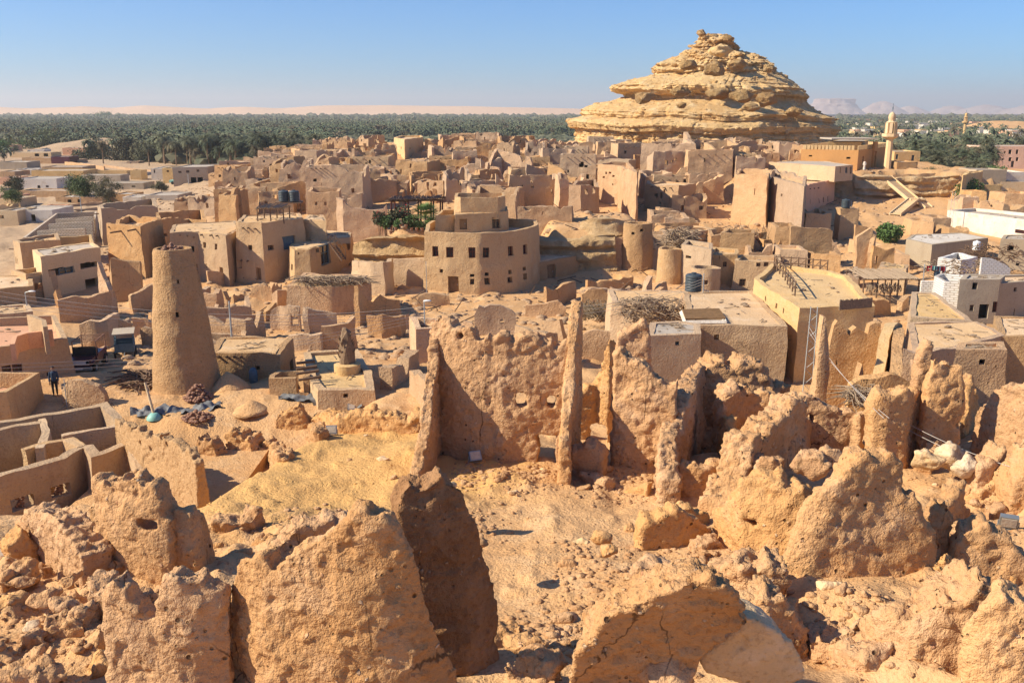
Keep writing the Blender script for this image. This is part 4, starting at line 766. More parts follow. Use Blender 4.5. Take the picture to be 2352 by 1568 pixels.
def openings(t, P, wins, thick, holes_only=False):
    for (U, V, w, h, k) in wins:
        hh = hole_at(P, U, V, w * 1.12, h * 1.08); c, d = at_s(P, (hh[0] + hh[1]) / 2); rz = math.atan2(d[1], d[0]); N = np.array([d[1], -d[0]])
        z = (hh[2] + hh[3]) / 2; ww = hh[1] - hh[0]; H = hh[3] - hh[2]
        if k == 'd': continue
        p = np.array([c[0] + N[0] * .02, c[1] + N[1] * .02, z]); T = np.array([d[0], d[1], 0.])
        if k in ('w', 'b', 'r'):
            b = MB(); fw = min(.09, ww * .16); mat = M['dwood'] if k == 'r' else M['wood'] if k == 'w' else M['blue']
            for s in (-1, 1): b.box(p + T * s * (ww / 2 - fw / 2), (fw, .1, H), rz)
            for s in (-1, 1): b.box(p + np.array([0, 0, s * (H / 2 - fw / 2)]), (ww - 2 * fw, .1, fw), rz)
            b.box(p, (fw * .8, .08, H - 2 * fw), rz); b.box(p + np.array([0, 0, H * .1]), (ww - 2 * fw, .06, fw * .8), rz)
            o = mk('window', b, mat, t); b = MB(); b.box(p - np.array([N[0], N[1], 0]) * .06, (ww, .02, H), rz); mk('pane', b, M['glass'], o)
        else:
            b = MB(); b.box(p, (ww, .07, H), rz); o = mk('door', b, M['blue' if k == 'B' else 'door' if k == 'D' else 'dwood'], t)
            b = MB(); b.box(p + np.array([N[0], N[1], 0]) * .05 + T * ww * .3, (.05, .06, .14), rz); mk('handle', b, M['metal'], o)
def bld(label, pts, vb, wins=(), wall='house', roof='roof', par=.35, rag=.14, thick=.4, name='mud_house', cat='house', batter=.035, beams=(), open_=False, cell=.45, base=None, jit=.05, parent=None, group=None, seed=None, part=None, sag=.1, wp=None):
    if wp is not None:
        P, z = np.array(ccw([tuple(p) for p in wp[0]])), wp[1]; pts = [proj((p[0], p[1], z)) for p in P]; vb = (P[0][1],)
    y0 = vb[0] if isinstance(vb, tuple) else G(pts[0][0], vb)[1]
    if wp is None: z = aty(pts[0][0], pts[0][1], y0)[2]; P = [atz(U, V, z)[:2] for U, V in pts]; P = np.array(ccw([tuple(p) for p in P]))
    bs = gz(P[:, 0], P[:, 1], False) - .6 if base is None else np.full(len(P), base)
    seed = int(pts[0][0] + pts[0][1]) % 89 if seed is None else seed
    H = [hole_at(P, U, V, w * 1.12, h * 1.08) for U, V, w, h, k in wins]
    v, f = shell(P, [z] * len(P), bs, thick, True, cell, H, batter, jit, seed, rag, .5)
    us = [p[0] for p in pts]; vs = [p[1] for p in pts]
    OCC.append((P, bs.min())); VIS.append((min(us), min(vs), max(us), proj((P[:, 0].mean(), P[:, 1].min(), bs.min() + .6))[1], P[:, 1].min()))
    c = P.mean(0)
    if parent is None: t = empty(name, (c[0], c[1], bs.min() + .6), label, cat, group)
    else: t = parent
    mk('wall' if part is None else part, (v, f), M[wall], t, 40)
    if not open_:
        q = inset(P, thick * .3); zr = z - par; n = len(q); b = MB(); cc = q.mean(0); k = 5; vv = []
        rings = [(1 - r / k) for r in range(k)]
        for r in rings:
            for i in range(n):
                for e in range(6):
                    w = q[i] + (q[(i + 1) % n] - q[i]) * e / 6.; p = cc + (w - cc) * r; vv.append((p[0], p[1], zr - sag * (r ** 3 if False else 0)))
        m = n * 6; vv.append((cc[0], cc[1], zr)); ff = [(a * m + i, a * m + (i + 1) % m, (a + 1) * m + (i + 1) % m, (a + 1) * m + i) for a in range(k - 1) for i in range(m)]
        ff += [((k - 1) * m + i, (k - 1) * m + (i + 1) % m, k * m) for i in range(m)]
        vv = np.array(vv); vv[:, 2] += fbm(vv, .5, 3, seed) * sag
        v2 = vv.copy(); v2[:, 2] -= .2; N2 = len(vv); ff += [tuple(N2 + x for x in g[::-1]) for g in ff] + [(i, (i + 1) % m + 0, N2 + (i + 1) % m, N2 + i)[::-1] for i in range(m)]
        mk('roof', (np.vstack([vv, v2]), ff), M[roof], t, 40); ROOFS.append((cc, q, zr))
    openings(t, P, wins, thick)
    for (U, V, ln) in beams:
        hh = hole_at(P, U, V, 4, 4); cpt, d = at_s(P, (hh[0] + hh[1]) / 2); N = np.array([d[1], -d[0], 0]); p = np.array([cpt[0], cpt[1], (hh[2] + hh[3]) / 2])
        b = MB(); b.tube(p - N * .3, p + N * ln + [0, 0, -.05], .10, .08, 7); mk('beam', b, M['wood'], t)
    return t, P, z
def swall(sts, label, thick=.4, wins=(), mat='mud', rag=.25, cell=.35, name='ruined_wall', cat='ruined wall', group=None, seed=None, batter=.03, jit=.07):
    q = [P3(s) for s in sts]; path = [(a, b) for a, b, _, _ in q]; seed = int(sts[0][0]) % 89 if seed is None else seed
    H = [hole_at(path, *h[:4], closed=False) for h in wins]
    v, f = shell(path, [c for _, _, c, _ in q], [d - .3 for *_, d in q], thick, False, cell, H, batter, jit, seed, rag)
    pa = np.array(path); OCC.append((np.vstack([pa - .6, pa[::-1] + .6]), 0)); VIS.append((pa_min(sts, 0), pa_min(sts, 2), max(s[0] for s in sts), proj((pa[:, 0].mean(), pa[:, 1].mean(), q[0][3] + .5))[1], pa[:, 1].min()))
    return mk(name, (v, f), M[mat], None, 40, label, cat, group)
def pa_min(s, k): return min(x[k] for x in s)
def rnd_poly(U, V, w, y, n=14, dep=.9, z=None):
    """round roof outline in picture points: centre of the near edge at (U, V)"""
    p = aty(U, V, y); r = w * y / FP / 2; return [(proj((p[0] + r * math.cos(a), y + r * dep + r * dep * math.sin(a), p[2]))) for a in np.arange(n) / n * 2 * math.pi]

# 1 the conical clay tower
def clay_tower():
    y0 = 52.5; prof = [(905, 362, 512), (880, 362, 500), (850, 361, 492), (810, 360, 484), (770, 359, 477), (720, 358, 468), (670, 358, 458), (620, 357, 447), (590, 357, 439), (576, 357, 435), (570, 358, 434)]
    zs = [aty(CU, p[0], y0)[2] for p in prof]; cs = [((aty(p[1], p[0], y0)[0] + aty(p[2], p[0], y0)[0]) / 2, (aty(p[2], p[0], y0)[0] - aty(p[1], p[0], y0)[0]) / 2) for p in prof]
    r0 = cs[0][1]; cx = cs[0][0]; n = 40; P = np.array([(cx + r0 * math.cos(a), y0 + r0 * math.sin(a)) for a in np.arange(n) / n * 2 * math.pi])
    top = zs[-1]; bs = zs[0] - .8
    def H(U, V, w, h):   # by angle of the front of the circle
        k = np.interp(-V, [-p[0] for p in prof], [c[0] for c in cs]); rr = np.interp(-V, [-p[0] for p in prof], [c[1] for c in cs]); x = aty(U, V, y0 - rr * .8)[0]
        a = -math.acos(max(-1, min(1, (x - k) / rr))) % (2 * math.pi); s = a / (2 * math.pi) * (2 * math.pi * r0); z = aty(U, V, y0 - rr * .8)[2]; ww = w * y0 / FP * r0 / rr; hh = h * y0 / FP
        return (s - ww / 2, s + ww / 2, z - hh / 2, z + hh / 2)
    v, f = shell(P, [top] * n, [bs] * n, .35, True, .22, [H(410, 646, 6, 9), H(411, 720, 8, 12), H(436, 610, 4, 7), H(476, 848, 22, 62)], 0, .0, 3, .0)
    zz = v[:, 2]; c = np.interp(zz, zs, [q[0] for q in cs]); r = np.interp(zz, zs, [q[1] for q in cs]); v[:, 0] = c + (v[:, 0] - cx) * r / r0; v[:, 1] = y0 + (v[:, 1] - y0) * r / r0
    d = fbm(v, 1.1, 4, 8) * .09 + fbm(v, 6, 2, 9) * .025; th = np.arctan2(v[:, 1] - y0, v[:, 0] - c); v[:, 0] += np.cos(th) * d; v[:, 1] += np.sin(th) * d
    t = empty('clay_tower', (cx, y0, zs[0]), 'tall tapering round clay tower standing alone beside the flat-roofed yard house', 'tower')
    mk('wall', (v, f), M['tower'], t, 45)
    b = MB(); rr = cs[-1][1] * .9; b.lathe((cs[-1][0], y0, top - .5), [(rr, 0), (rr, .12)], 20); mk('roof', b, M['roof'], t)
    b = MB(); rg = np.random.RandomState(2)
    for i in range(90):
        a = rg.rand() * 6.3; q = rr * math.sqrt(rg.rand()) * .95; hgt = (1 - (q / rr) ** 1.5) * .55; b.blob((cs[-1][0] + q * math.cos(a), y0 + q * math.sin(a), top - .3 + hgt * rg.rand() + .05), (.13, .12, .10), i, 1, .5)
    tag(mk('stones', b, M['clay'], t), kind='stuff')
    OCC.append((P, 0)); VIS.append((355, 570, 500, 905, 50))
clay_tower()
# 2..6 yard
bld('flat-roofed clay house joined to the foot of the tall round tower', [(492, 807), (636, 808), (664, 775), (512, 774)], 872, [(594, 842, 11, 9, 'd'), (660, 840, 14, 26, 'd')], 'tower', 'roof', par=.08, beams=[(506, 815, .35), (524, 815, .35), (542, 815, .35), (557, 816, .3)])
bld('small roofless clay yard store with a doorway, left of the clay platform', [(624, 868), (700, 868), (706, 858), (690, 850), (645, 850), (626, 858)], 908, [(694, 885, 24, 34, 'd')], 'tower', open_=True, thick=.3, rag=.05, cell=.35)
bld('golden clay platform house with pole ends sticking out of its left side', [(738, 892), (850, 892), (846, 852), (834, 836), (814, 802), (706, 810), (716, 864)], 938, [(795, 905, 9, 10, 'd')], 'house', 'yellow', par=.22, rag=.05, thick=.45, beams=[(712, 830, .8), (716, 842, .9), (720, 852, 1.), (726, 866, 1.)])
bld('plastered modern house with a curved roof terrace and arched red windows at the left edge', [(-90, 806), (148, 776), (122, 724), (-90, 735)], (53.5,), [(12, 846, 14, 17, 'r'), (36, 844, 15, 19, 'r'), (109, 861, 26, 18, 'r')], 'house', 'pink', par=.6, rag=0, batter=.10, jit=.02, thick=.3, beams=[(70, 838, .2), (98, 834, .2), (124, 832, .2)])
hz_ = aty(148, 776, 53.5)[2] - .6
b = MB(); c_ = atz(82, 778, hz_); b.lathe((c_[0], c_[1], hz_), [(1.0, 0), (1.0, .4), (.35, .4), (.3, .3)], 26); mk('round_bench', b, M['pink'], None, 40, 'round plastered bench on the curved roof terrace at the left edge', 'bench')
zq = [atz(U, V, hz_ + .9)[:2] for U, V in ((28, 790), (34, 772), (60, 764), (95, 760), (120, 757))]; v, f = shell(zq, [hz_ + .9] * 5, [hz_ - .1] * 5, .25, False, .3, [], 0, .0, 1); mk('terrace_wall', (v, f), M['pink'], None, 40, 'curved low plaster wall around the bench on the roof terrace', 'wall')
zq = [atz(U, V, hz_ + 1.6)[:2] for U, V in ((66, 722), (100, 735), (104, 750))]; v, f = shell(zq, [hz_ + 1.6] * 3, [hz_ - .1] * 3, .25, False, .3, [], 0, .0, 1); mk('terrace_wall', (v, f), M['house'], None, 40, 'curved tan stair wall at the back of the roof terrace', 'wall')
bld('pink plastered terrace of a house cut by the left edge, nearest the roofless compound', [(-90, 905), (12, 898), (83, 857), (-90, 852)], (46.,), [], 'house', 'pink', par=.9, rag=0, jit=.02, thick=.25)
# 7..10 left houses
bld('two-storey house with patchy fallen plaster and four upper windows at the left', [(96, 588), (224, 567), (208, 556), (80, 574)], 678, [(126, 625, 15, 16, 'd'), (151, 621, 14, 14, 'b'), (192, 609, 10, 12, 'd'), (210, 607, 9, 11, 'd'), (206, 653, 13, 27, 'd')], 'cream', 'slab', par=.1, rag=.1)
bld('ochre house with a tall plain parapet behind the patchy plaster house', [(50, 557), (134, 550), (130, 536), (34, 549)], (103.,), [(42, 598, 3, 12, 'r'), (46, 600, 3, 12, 'r')], 'house', 'roof', rag=.12, beams=[(36, 572, 1.2)])
bld('low roofless box house between the patchy plaster house and the left edge', [(60, 629), (122, 622), (94, 611), (30, 620)], 682, [(90, 657, 16, 14, 'd')], 'house', open_=True, thick=.3, rag=.05)
bld('low flat-roofed house with two small square windows at the left edge', [(-90, 672), (72, 655), (68, 633), (-90, 630)], (82.,), [(8, 702, 12, 8, 'd'), (39, 699, 12, 8, 'd')], 'house', 'roof', par=.1)
bld('roofless mud room with a corrugated awning behind the curved roof terrace', [(-90, 728), (68, 714), (60, 700), (-90, 705)], (66.,), [], 'house', 'roof', par=.1, base=.5)
# 11 tall ruins behind
bld('high ochre shell of a ruined house with beam ends, far left of the old town', [(236, 478), (358, 471), (352, 456), (228, 468)], 562, [], 'house', open_=True, rag=.4, beams=[(232, 490, .9), (250, 500, .3), (280, 503, .3)], thick=.5)
bld('cracked tall mud house with crossing roof beams left of the beamed house', [(249, 512), (320, 518), (368, 500), (296, 494)], 640, [(376, 508, 3, 5, 'd')], 'mud', 'roof', par=.8, rag=.5, beams=[(282, 530, 1.6), (316, 526, 1.3), (256, 520, .4)])
bld('ragged mud house with a stepped top joining the cracked tall house', [(366, 503), (432, 490), (470, 492), (462, 480), (362, 488)], (116.,), [(376, 540, 5, 7, 'd'), (391, 545, 5, 7, 'd')], 'mud', open_=True, rag=.7)
bld('pale block-built roofless building with several rows of open rooms', [(56, 545), (122, 545), (214, 512), (220, 486), (130, 490)], (117.,), [], 'brick', open_=True, rag=.0, thick=.3, jit=.0, cell=2.)
for i, (a, b_, l) in enumerate([((86, 530), (196, 524), 'nearer'), ((112, 515), (212, 508), 'middle'), ((128, 503), (216, 497), 'farthest')]):
    swall([(a[0], (119. + i * 5,), a[1]), (b_[0], (119. + i * 5,), b_[1])], l + ' pale block cross wall inside the block-built roofless building', .3, mat='brick', rag=0, name='partition_wall', cat='wall', jit=0)
bld('small yellow roofless enclosure in front of the block-built building', [(104, 560), (148, 562), (212, 556), (206, 540), (110, 546)], (108.,), [], 'yellow', open_=True, rag=.1, thick=.3)
# 12, 13
bld('beamed two-storey mud house with six small windows behind the round tower', [(394, 534), (456, 531), (517, 539), (549, 523), (538, 508), (402, 515)], 642, [(425, 567, 6, 7, 'd'), (441, 572, 8, 12, 'd'), (474, 563, 8, 13, 'd'), (499, 566, 8, 13, 'd'), (477, 608, 7, 8, 'd'), (514, 621, 9, 14, 'd'), (449, 617, 10, 22, 'D')], 'house', 'roof', par=.05, beams=[(412, 538, .5), (430, 540, .5), (444, 543, .5), (469, 538, .5), (490, 539, .5), (505, 540, .5)])
bld('tall square mud house with a blue door and a thatched shade on its roof', [(549, 509), (600, 511), (692, 501), (664, 491), (562, 494)], 642, [(577, 567, 9, 11, 'w'), (619, 568, 9, 11, 'w'), (660, 557, 20, 29, 'B'), (546, 605, 7, 18, 'r'), (598, 628, 11, 26, 'D')], 'house', 'roof', par=.1, beams=[(562, 522, .5), (574, 522, .5), (590, 524, .5), (560, 596, .7), (575, 597, .7)])
def shade(U0, U1, V, y, dep, h, label, mat='straw', n=2):
    a, b = aty(U0, V, y), aty(U1, V, y); z = a[2]; t = empty('thatched_shade', ((a[0] + b[0]) / 2, y + dep / 2, z - h), label, 'sun shade'); m = MB(); rg = np.random.RandomState(int(U0)); 
    for i in range(int((b[0] - a[0]) / .12)):
        x = a[0] + i * .12 + rg.rand() * .06; m.tube((x, y - .3 - rg.rand() * .3, z + rg.rand() * .1), (x + rg.normal() * .15, y + dep + rg.rand() * .3, z + .1 + rg.rand() * .1), .06, .05, 4)
    for k in range(4): m.tube((a[0] - .2, y + dep * k / 3, z - .08), (b[0] + .2, y + dep * k / 3, z - .06), .06, .06, 5)
    mk('thatch', m, M[mat], t)
    for i in range(n + 1):
        for yy in (y, y + dep):
            x = a[0] + (b[0] - a[0]) * i / n; m = MB(); m.tube((x, yy, z - h), (x, yy, z), .08, .07, 6); mk('post', m, M['wood'], t)
shade(590, 650, 478, 100.5, 2.8, 1.7, 'dry palm-branch sun shade on poles above the tall square mud house')
bld('small square clay roof hut right of the thatched sun shade', [(654, 497), (690, 497), (684, 488), (656, 488)], (108.,), [], 'house', base=3, rag=.05)
bld('small flat clay block with firewood on top, beside the sandy open ground', [(700, 503), (745, 505), (740, 494), (712, 493)], (104.,), [], 'house', 'roof', par=.05)
# 15
bld('rounded two-level clay house with an outside wooden staircase', [(668, 566), (680, 573), (708, 573), (765, 556), (806, 544), (800, 532), (735, 530), (690, 545)], 642, [(725, 575, 5, 8, 'd'), (743, 585, 15, 42, 'b'), (796, 565, 6, 15, 'd'), (677, 614, 6, 14, 'd'), (686, 580, 3, 5, 'd')], 'house', 'roof', par=-.05, batter=.06, rag=0)
bld('raised upper roof block of the rounded two-level clay house', [(720, 546), (800, 544), (804, 534), (722, 533)], (103.,), [], 'house', 'roof', par=.05, base=3.5)
def stair(a, b, w, n, label, mat='wood', name='staircase', rail=True, cat='staircase'):
    a, b = np.array(a, float), np.array(b, float); t = empty(name, a, label, cat); d = (b - a); h = np.array([d[0], d[1], 0]); h /= np.linalg.norm(h); s = np.array([-h[1], h[0], 0]); rz = math.atan2(h[1], h[0])
    for i in range(n):
        m = MB(); p = a + d * (i + .5) / n; m.box(p, (np.linalg.norm(d[:2]) / n * .9, w, .06 if mat == 'wood' else .14), rz); mk('step', m, M[mat], t)
    for q in (-1, 1):
        m = MB(); o = s * w / 2 * q; hh = .12 if mat == 'wood' else .28
        v = [a + o + s * .06 * q + [0, 0, -hh], b + o + s * .06 * q + [0, 0, -hh], b + o + s * .06 * q + [0, 0, hh], a + o + s * .06 * q + [0, 0, hh]]; v += [p - s * .14 * q for p in v]
        m.add(v, [(0, 1, 2, 3), (7, 6, 5, 4), (0, 4, 5, 1), (3, 2, 6, 7), (1, 5, 6, 2), (0, 3, 7, 4)]); mk('side_beam', m, M[mat], t)
        if rail:
            m = MB()
            for k in (0, .5, 1): p = a + d * k + o; m.tube(p, p + [0, 0, 1.], .035, .035, 5)
            m.tube(a + o + [0, 0, 1], b + o + [0, 0, 1], .035, .035, 5); mk('handrail', m, M[mat], t)
    return t
stair(aty(790, 597, 97.2), aty(764, 562, 97.6), .9, 8, 'brown wooden staircase against the rounded two-level clay house')
# 16, 17
swall([(812, (93.5,), 598), (830, (92.,), 599), (855, (90.8,), 601), (878, (90.5,), 601), (893, (92.2,), 598), (897, (95.,), 594)], 'curved clay fence wall bulging out to the left of the big round building', .45, rag=.03, mat='house', batter=.04, name='fence_wall', cat='wall')
swall([(895, (96.,), 594), (940, (95.5,), 593), (982, (95.,), 592)], 'straight clay fence wall running into the left corner of the big round building', .4, rag=.03, mat='house', name='fence_wall', cat='wall')
rb, RBP, rbz = bld('large rounded clay guest house with red-framed windows, centre of the picture', [(980, 532), (1030, 534), (1100, 535), (1150, 533), (1180, 530), (1205, 526), (1225, 520), (1233, 513), (1228, 506), (1160, 501), (1010, 500), (984, 514)], 673,
    [(1003, 577, 14, 22, 'r'), (1034, 579, 14, 22, 'r'), (1085, 580, 14, 22, 'r'), (1115, 579, 14, 22, 'r'), (1167, 576, 13, 22, 'r'), (1201, 572, 9, 21, 'r'), (1017, 621, 7, 8, 'd'), (1044, 653, 22, 38, 'D'), (1085, 631, 9, 7, 'd'), (1085, 646, 11, 13, 'w'), (1116, 628, 8, 7, 'd'), (1116, 644, 11, 15, 'w'), (1165, 623, 9, 9, 'd'), (1165, 641, 11, 13, 'w'), (1198, 617, 7, 8, 'd'), (1198, 634, 9, 13, 'd')], 'guest', 'roof', par=.9, rag=0, batter=.045, jit=.04, cell=.35, thick=.4)
bld('upper storey room with a barred window on the round guest house roof', [(1049, 492), (1100, 490), (1163, 484), (1160, 474), (1050, 476)], (97.,), [(1062, 514, 15, 22, 'D'), (1136, 511, 17, 24, 'w')], 'guest', 'roof', par=.05, base=rbz - 1.2, rag=.05)
bld('curved top parapet above the upper storey of the round guest house', [(1047, 452), (1060, 454), (1140, 453), (1156, 450), (1156, 443), (1050, 444)], (100.,), [], 'guest', base=rbz + .4, rag=0, open_=True, thick=.3, batter=.05)
bld('left roof-terrace room of the round guest house, without a roof', [(1003, 495), (1048, 492), (1046, 480), (1016, 482)], (96.5,), [], 'guest', open_=True, base=rbz - 1.2, thick=.25, rag=.05)
# 18 thatched house and ruins in front of it
bld('mud house with a deep fringe of dry thatch along its roof', [(664, 655), (760, 657), (846, 650), (838, 632), (700, 628)], (80.,), [], 'mud', 'roof', par=.05, rag=.1)
def thatch(reg, n, ln, label, mat='straw', name='dry_thatch', r=.035, flat=.25, y=None, seed=1, lift=.35):
    rg = np.random.RandomState(seed); m = MB()
    for i in range(n):
        U, V = rg.uniform(reg[0], reg[2]), rg.uniform(reg[1], reg[3]); p = aty(U, V, y + rg.uniform(-.5, 2.)) if y else G(U, V); a = rg.rand() * 6.3; L = ln * rg.uniform(.4, 1.2)
        q1 = p + np.array([math.cos(a) * L * .5, math.sin(a) * L * .5, lift * rg.rand()]); q2 = q1 + np.array([math.cos(a + .5) * L * .5, math.sin(a + .5) * L * .5, -flat * rg.rand() - .3 * lift])
        m.path([p, q1, q2], [r, r * .8, r * .4], 4)
    return mk(name, m, M[mat], None, False, label, 'thatch', kind='stuff')
thatch((690, 636, 842, 652), 420, 1.6, 'tangled dry palm branches hanging over the thatched house roof', y=80, seed=3, lift=.15)
swall([(880, (76.,), 740), (905, (75.,), 738), (935, (74.,), 722)], 'mud wall with a broken right end below the thatched house', rag=.3)
for i, (s, w, l) in enumerate([
    ([(820, 745, 655), (826, 742, 670), (838, 738, 680), (855, 735, 690), (872, 733, 676), (890, 732, 680), (918, 730, 682), (922, 730, 735)], [], 'irregular mud wall with a deep notch right of the thatched house'),
    ([(624, 760, 712), (645, 760, 702), (665, 762, 700), (690, 762, 704)], [(676, 733, 16, 30)], 'low clay hut front with a dark doorway above the flat-roofed yard house'),
    ([(704, 770, 738), (706, 768, 705), (740, 766, 706), (775, 765, 712)], [], 'broken room wall with a leaning pole, above the clay platform'),
    ([(742, 805, 748), (785, 804, 746), (800, 803, 742), (815, 800, 725)], [], 'stepped courtyard wall behind the golden clay platform'),
    ([(665, 805, 772), (690, 806, 768), (715, 806, 770), (742, 806, 765)], [], 'low wall linking the yard house to the clay platform'),
    ([(848, 770, 722), (880, 772, 720), (915, 770, 722), (925, 765, 715)], [], 'plain mud wall segment under the power lines, left of the tall bright house'),
    ([(702, 700, 662), (712, 702, 656), (722, 702, 662)], [], 'short standing wall pier in front of the thatched house'),
    ([(628, 705, 668), (640, 708, 660), (656, 706, 664)], [], 'leaning wall stub left of the thatched house'),
    ([(482, 648, 690), (498, 650, 660)], [], 'thin wall end right of the round tower'),
    ([(478, 655, 622), (500, 652, 622), (528, 645, 628)], [], 'low wall under the beamed two-storey house'),
    ([(190, 800, 745), (215, 800, 735), (250, 798, 728), (275, 790, 718)], [], 'curving yard wall behind the parked vehicles, left part'),
    ([(208, 790, 770), (222, 792, 756), (234, 792, 738), (262, 790, 740), (278, 790, 732), (306, 786, 742)], [], 'pale curving ruin wall directly behind the small trailer'),
    ([(330, 785, 755), (336, 786, 748), (352, 786, 752), (368, 784, 760)], [], 'small broken wall between the trailer and the round tower'),
    ([(266, 690, 600), (268, 692, 592), (300, 690, 598), (330, 690, 600)], [], 'plain shaded mud wall with rubble at its foot, left of the round tower'),
    ([(240, 720, 600), (250, 722, 640), (262, 725, 662)], [], 'crumbling wall end seen edge-on left of the round tower'),
    ([(140, 740, 690), (170, 738, 680), (205, 735, 676), (240, 728, 668), (268, 722, 662)], [], 'long low sunlit wall in front of the patchy plaster house'),
    ([(130, 700, 672), (138, 700, 664), (142, 702, 690)], [], 'short wall post at the corner below the patchy plaster house'),
    ([(300, 715, 680), (318, 712, 664), (340, 705, 656), (358, 700, 650)], [], 'sloping rubble-backed wall touching the left of the round tower'),
    ([(150, 890, 880), (155, 925, 885), (170, 932, 872), (200, 934, 868), (232, 935, 884), (243, 936, 900)], [], 'low curved clay wall beside the white barrel, left of the street'),
    ([(1208, (80.,), 700), (1240, (80.,), 697), (1282, (80.,), 690), (1300, (80.,), 696)], [], 'mud wall with a straight top behind the tallest courtyard wall'),
    ([(1090, (70.,), 720), (1100, (70.,), 702), (1112, (70.,), 706), (1128, (70.,), 698), (1150, (70.,), 700), (1175, (70.,), 704), (1186, (70.,), 712)], [(1155, 735, 10, 12)], 'thick jagged room wall rising just behind the tallest courtyard wall'),
    ([(1335, (78.,), 672), (1350, (78.,), 658), (1385, (78.,), 657), (1396, (78.,), 668), (1400, (78.,), 690)], [(1363, 690, 6, 7)], 'trapezoid mud wall with a central crack left of the branch-covered roof'),
    ([(1330, (62.,), 762), (1365, (62.,), 756), (1400, (62.,), 760)], [], 'low parapet of a sunken yard behind the right wall fin'),
    ([(960, 700, 676), (975, 700, 672), (1005, 700, 674), (1032, 700, 676)], [], 'rounded crest of a rocky wall in front of the round guest house'),
    ]):
    swall(s, l, wins=w, rag=.25, seed=i + 3)
bld('tall narrow bright house with an open roof, left behind the tallest courtyard wall', [(962, 755), (1008, 752), (1005, 728), (948, 726)], (60.,), [(955, 800, 4, 10, 'd')], 'mud', 'roof', par=.5, rag=.15, base=-.5)
swall([(884, (52.,), 845), (900, (53.,), 840), (920, (55.,), 830), (940, (57.,), 812), (950, (58.,), 800)], 'rubble-covered broken wall stepping up to the tall narrow bright house', .8, rag=.8)
swall([(1010, (38.,), 930), (985, (44.,), 870), (950, (50.,), 850)], 'low wall with stacked stones left of the tallest wall', .5, rag=.3)
# 20..22
bld('long low annex with three doors right of the round guest house', [(1234, 601), (1311, 589), (1402, 571), (1372, 561), (1300, 562), (1238, 574)], 645, [(1263, 624, 16, 33, 'D'), (1328, 618, 13, 28, 'D'), (1363, 613, 8, 31, 'R'), (1347, 604, 5, 11, 'd')], 'tower', 'roof', par=.0, rag=.1)
bld('round clay watch tower with two square windows, upper centre right', rnd_poly(1469, 515, 60, 105), (104.5,), [(1455, 535, 6, 6, 'd'), (1474, 529, 6, 6, 'd')], 'tower', 'roof', par=.3, rag=.15, name='clay_turret', cat='tower', batter=.04)
bld('small cube house leaning on the left of the round clay watch tower', [(1405, 545), (1440, 545), (1442, 528), (1415, 530)], 604, [(1432, 567, 9, 16, 'd')], 'mud', open_=True, rag=.3)
bld('squat round clay tower with a notched rim left of the terraced guest rooms', rnd_poly(1545, 573, 52, 98), (97.5,), [], 'house', open_=True, rag=.15, name='clay_turret', cat='tower', batter=.04, thick=.3)
bld('terraced clay house with stick railings, highest block right of the squat round tower', [(1570, 560), (1632, 571), (1632, 558), (1580, 551)], (97.,), [(1585, 590, 8, 6, 'd')], 'house', 'roof', par=.5, rag=.05)
bld('clay guest rooms with two small windows, middle block of the terraced group', [(1632, 583), (1690, 584), (1692, 572), (1640, 568)], (95.5,), [(1647, 590, 9, 9, 'w'), (1664, 607, 8, 11, 'w')], 'house', 'roof', par=.4, rag=.0)
bld('half-round clay bay with an open top, lowest block of the terraced group', rnd_poly(1627, 618, 62, 92), (91.8,), [(1600, 641, 6, 6, 'd'), (1621, 648, 10, 10, 'd')], 'house', open_=True, rag=0, thick=.3)
bld('clay house with barred openings at the right end of the terraced group', [(1692, 597), (1788, 600), (1788, 588), (1700, 585)], (93.5,), [(1705, 648, 13, 16, 'w'), (1741, 607, 9, 9, 'w'), (1759, 607, 9, 9, 'w')], 'house', 'roof', par=.5, rag=.05)
bld('plain square clay house with a low parapet above the terraced group', [(1660, 534), (1728, 536), (1730, 527), (1672, 526)], (106.,), [], 'tower', open_=True, rag=.1)
# 23 the flat-roofed block with grille, branch roof
hB, PB, zB = bld('wide flat-roofed block house with a brown roof grille, right behind the lumpy wall mass', [(1592, 745), (1801, 747), (1724, 669), (1575, 672)], (55.5,), [(1643, 772, 11, 14, 'D')], 'house', 'roof', par=.06, rag=.03, batter=.01)
bld('lower block-walled front extension of the flat-roofed block house', [(1494, 769), (1602, 765), (1602, 745), (1560, 738), (1500, 742)], (52.,), [(1553, 786, 9, 9, 'b')], 'house', 'slab', par=.05, rag=.0, jit=.02)
bld('house with a heap of dry branches on its roof, left of the flat-roofed block house', [(1411, 692), (1560, 705), (1576, 668), (1402, 664)], (65.,), [(1433, 716, 7, 12, 'd')], 'house', 'roof', par=.1, rag=.1, batter=.05)
thatch((1430, 686, 1565, 745), 420, 1.2, 'heap of dry branches and palm fronds on the roof left of the grille', y=62, seed=5, lift=.25)
def grille():
    z = zB + .15; c = [atz(U, V, z) for U, V in ((1575, 738), (1668, 737), (1650, 712), (1566, 714))]
    t = empty('roof_grille', c[0], 'brown slatted skylight grille in a white frame on the flat roof', 'grille')
    b = MB()
    for i in range(4): b.path([c[i] - [0, 0, .1], c[(i + 1) % 4] - [0, 0, .1]], .16, 4)
    mk('frame', b, M['white'], t)
    for k in range(1, 8):
        a = c[0] + (c[3] - c[0]) * k / 8; e = c[1] + (c[2] - c[1]) * k / 8; b = MB(); b.tube(a + [0, 0, .12], e + [0, 0, .12], .09, .09, 4); mk('slat', b, M['door'], t)
grille()
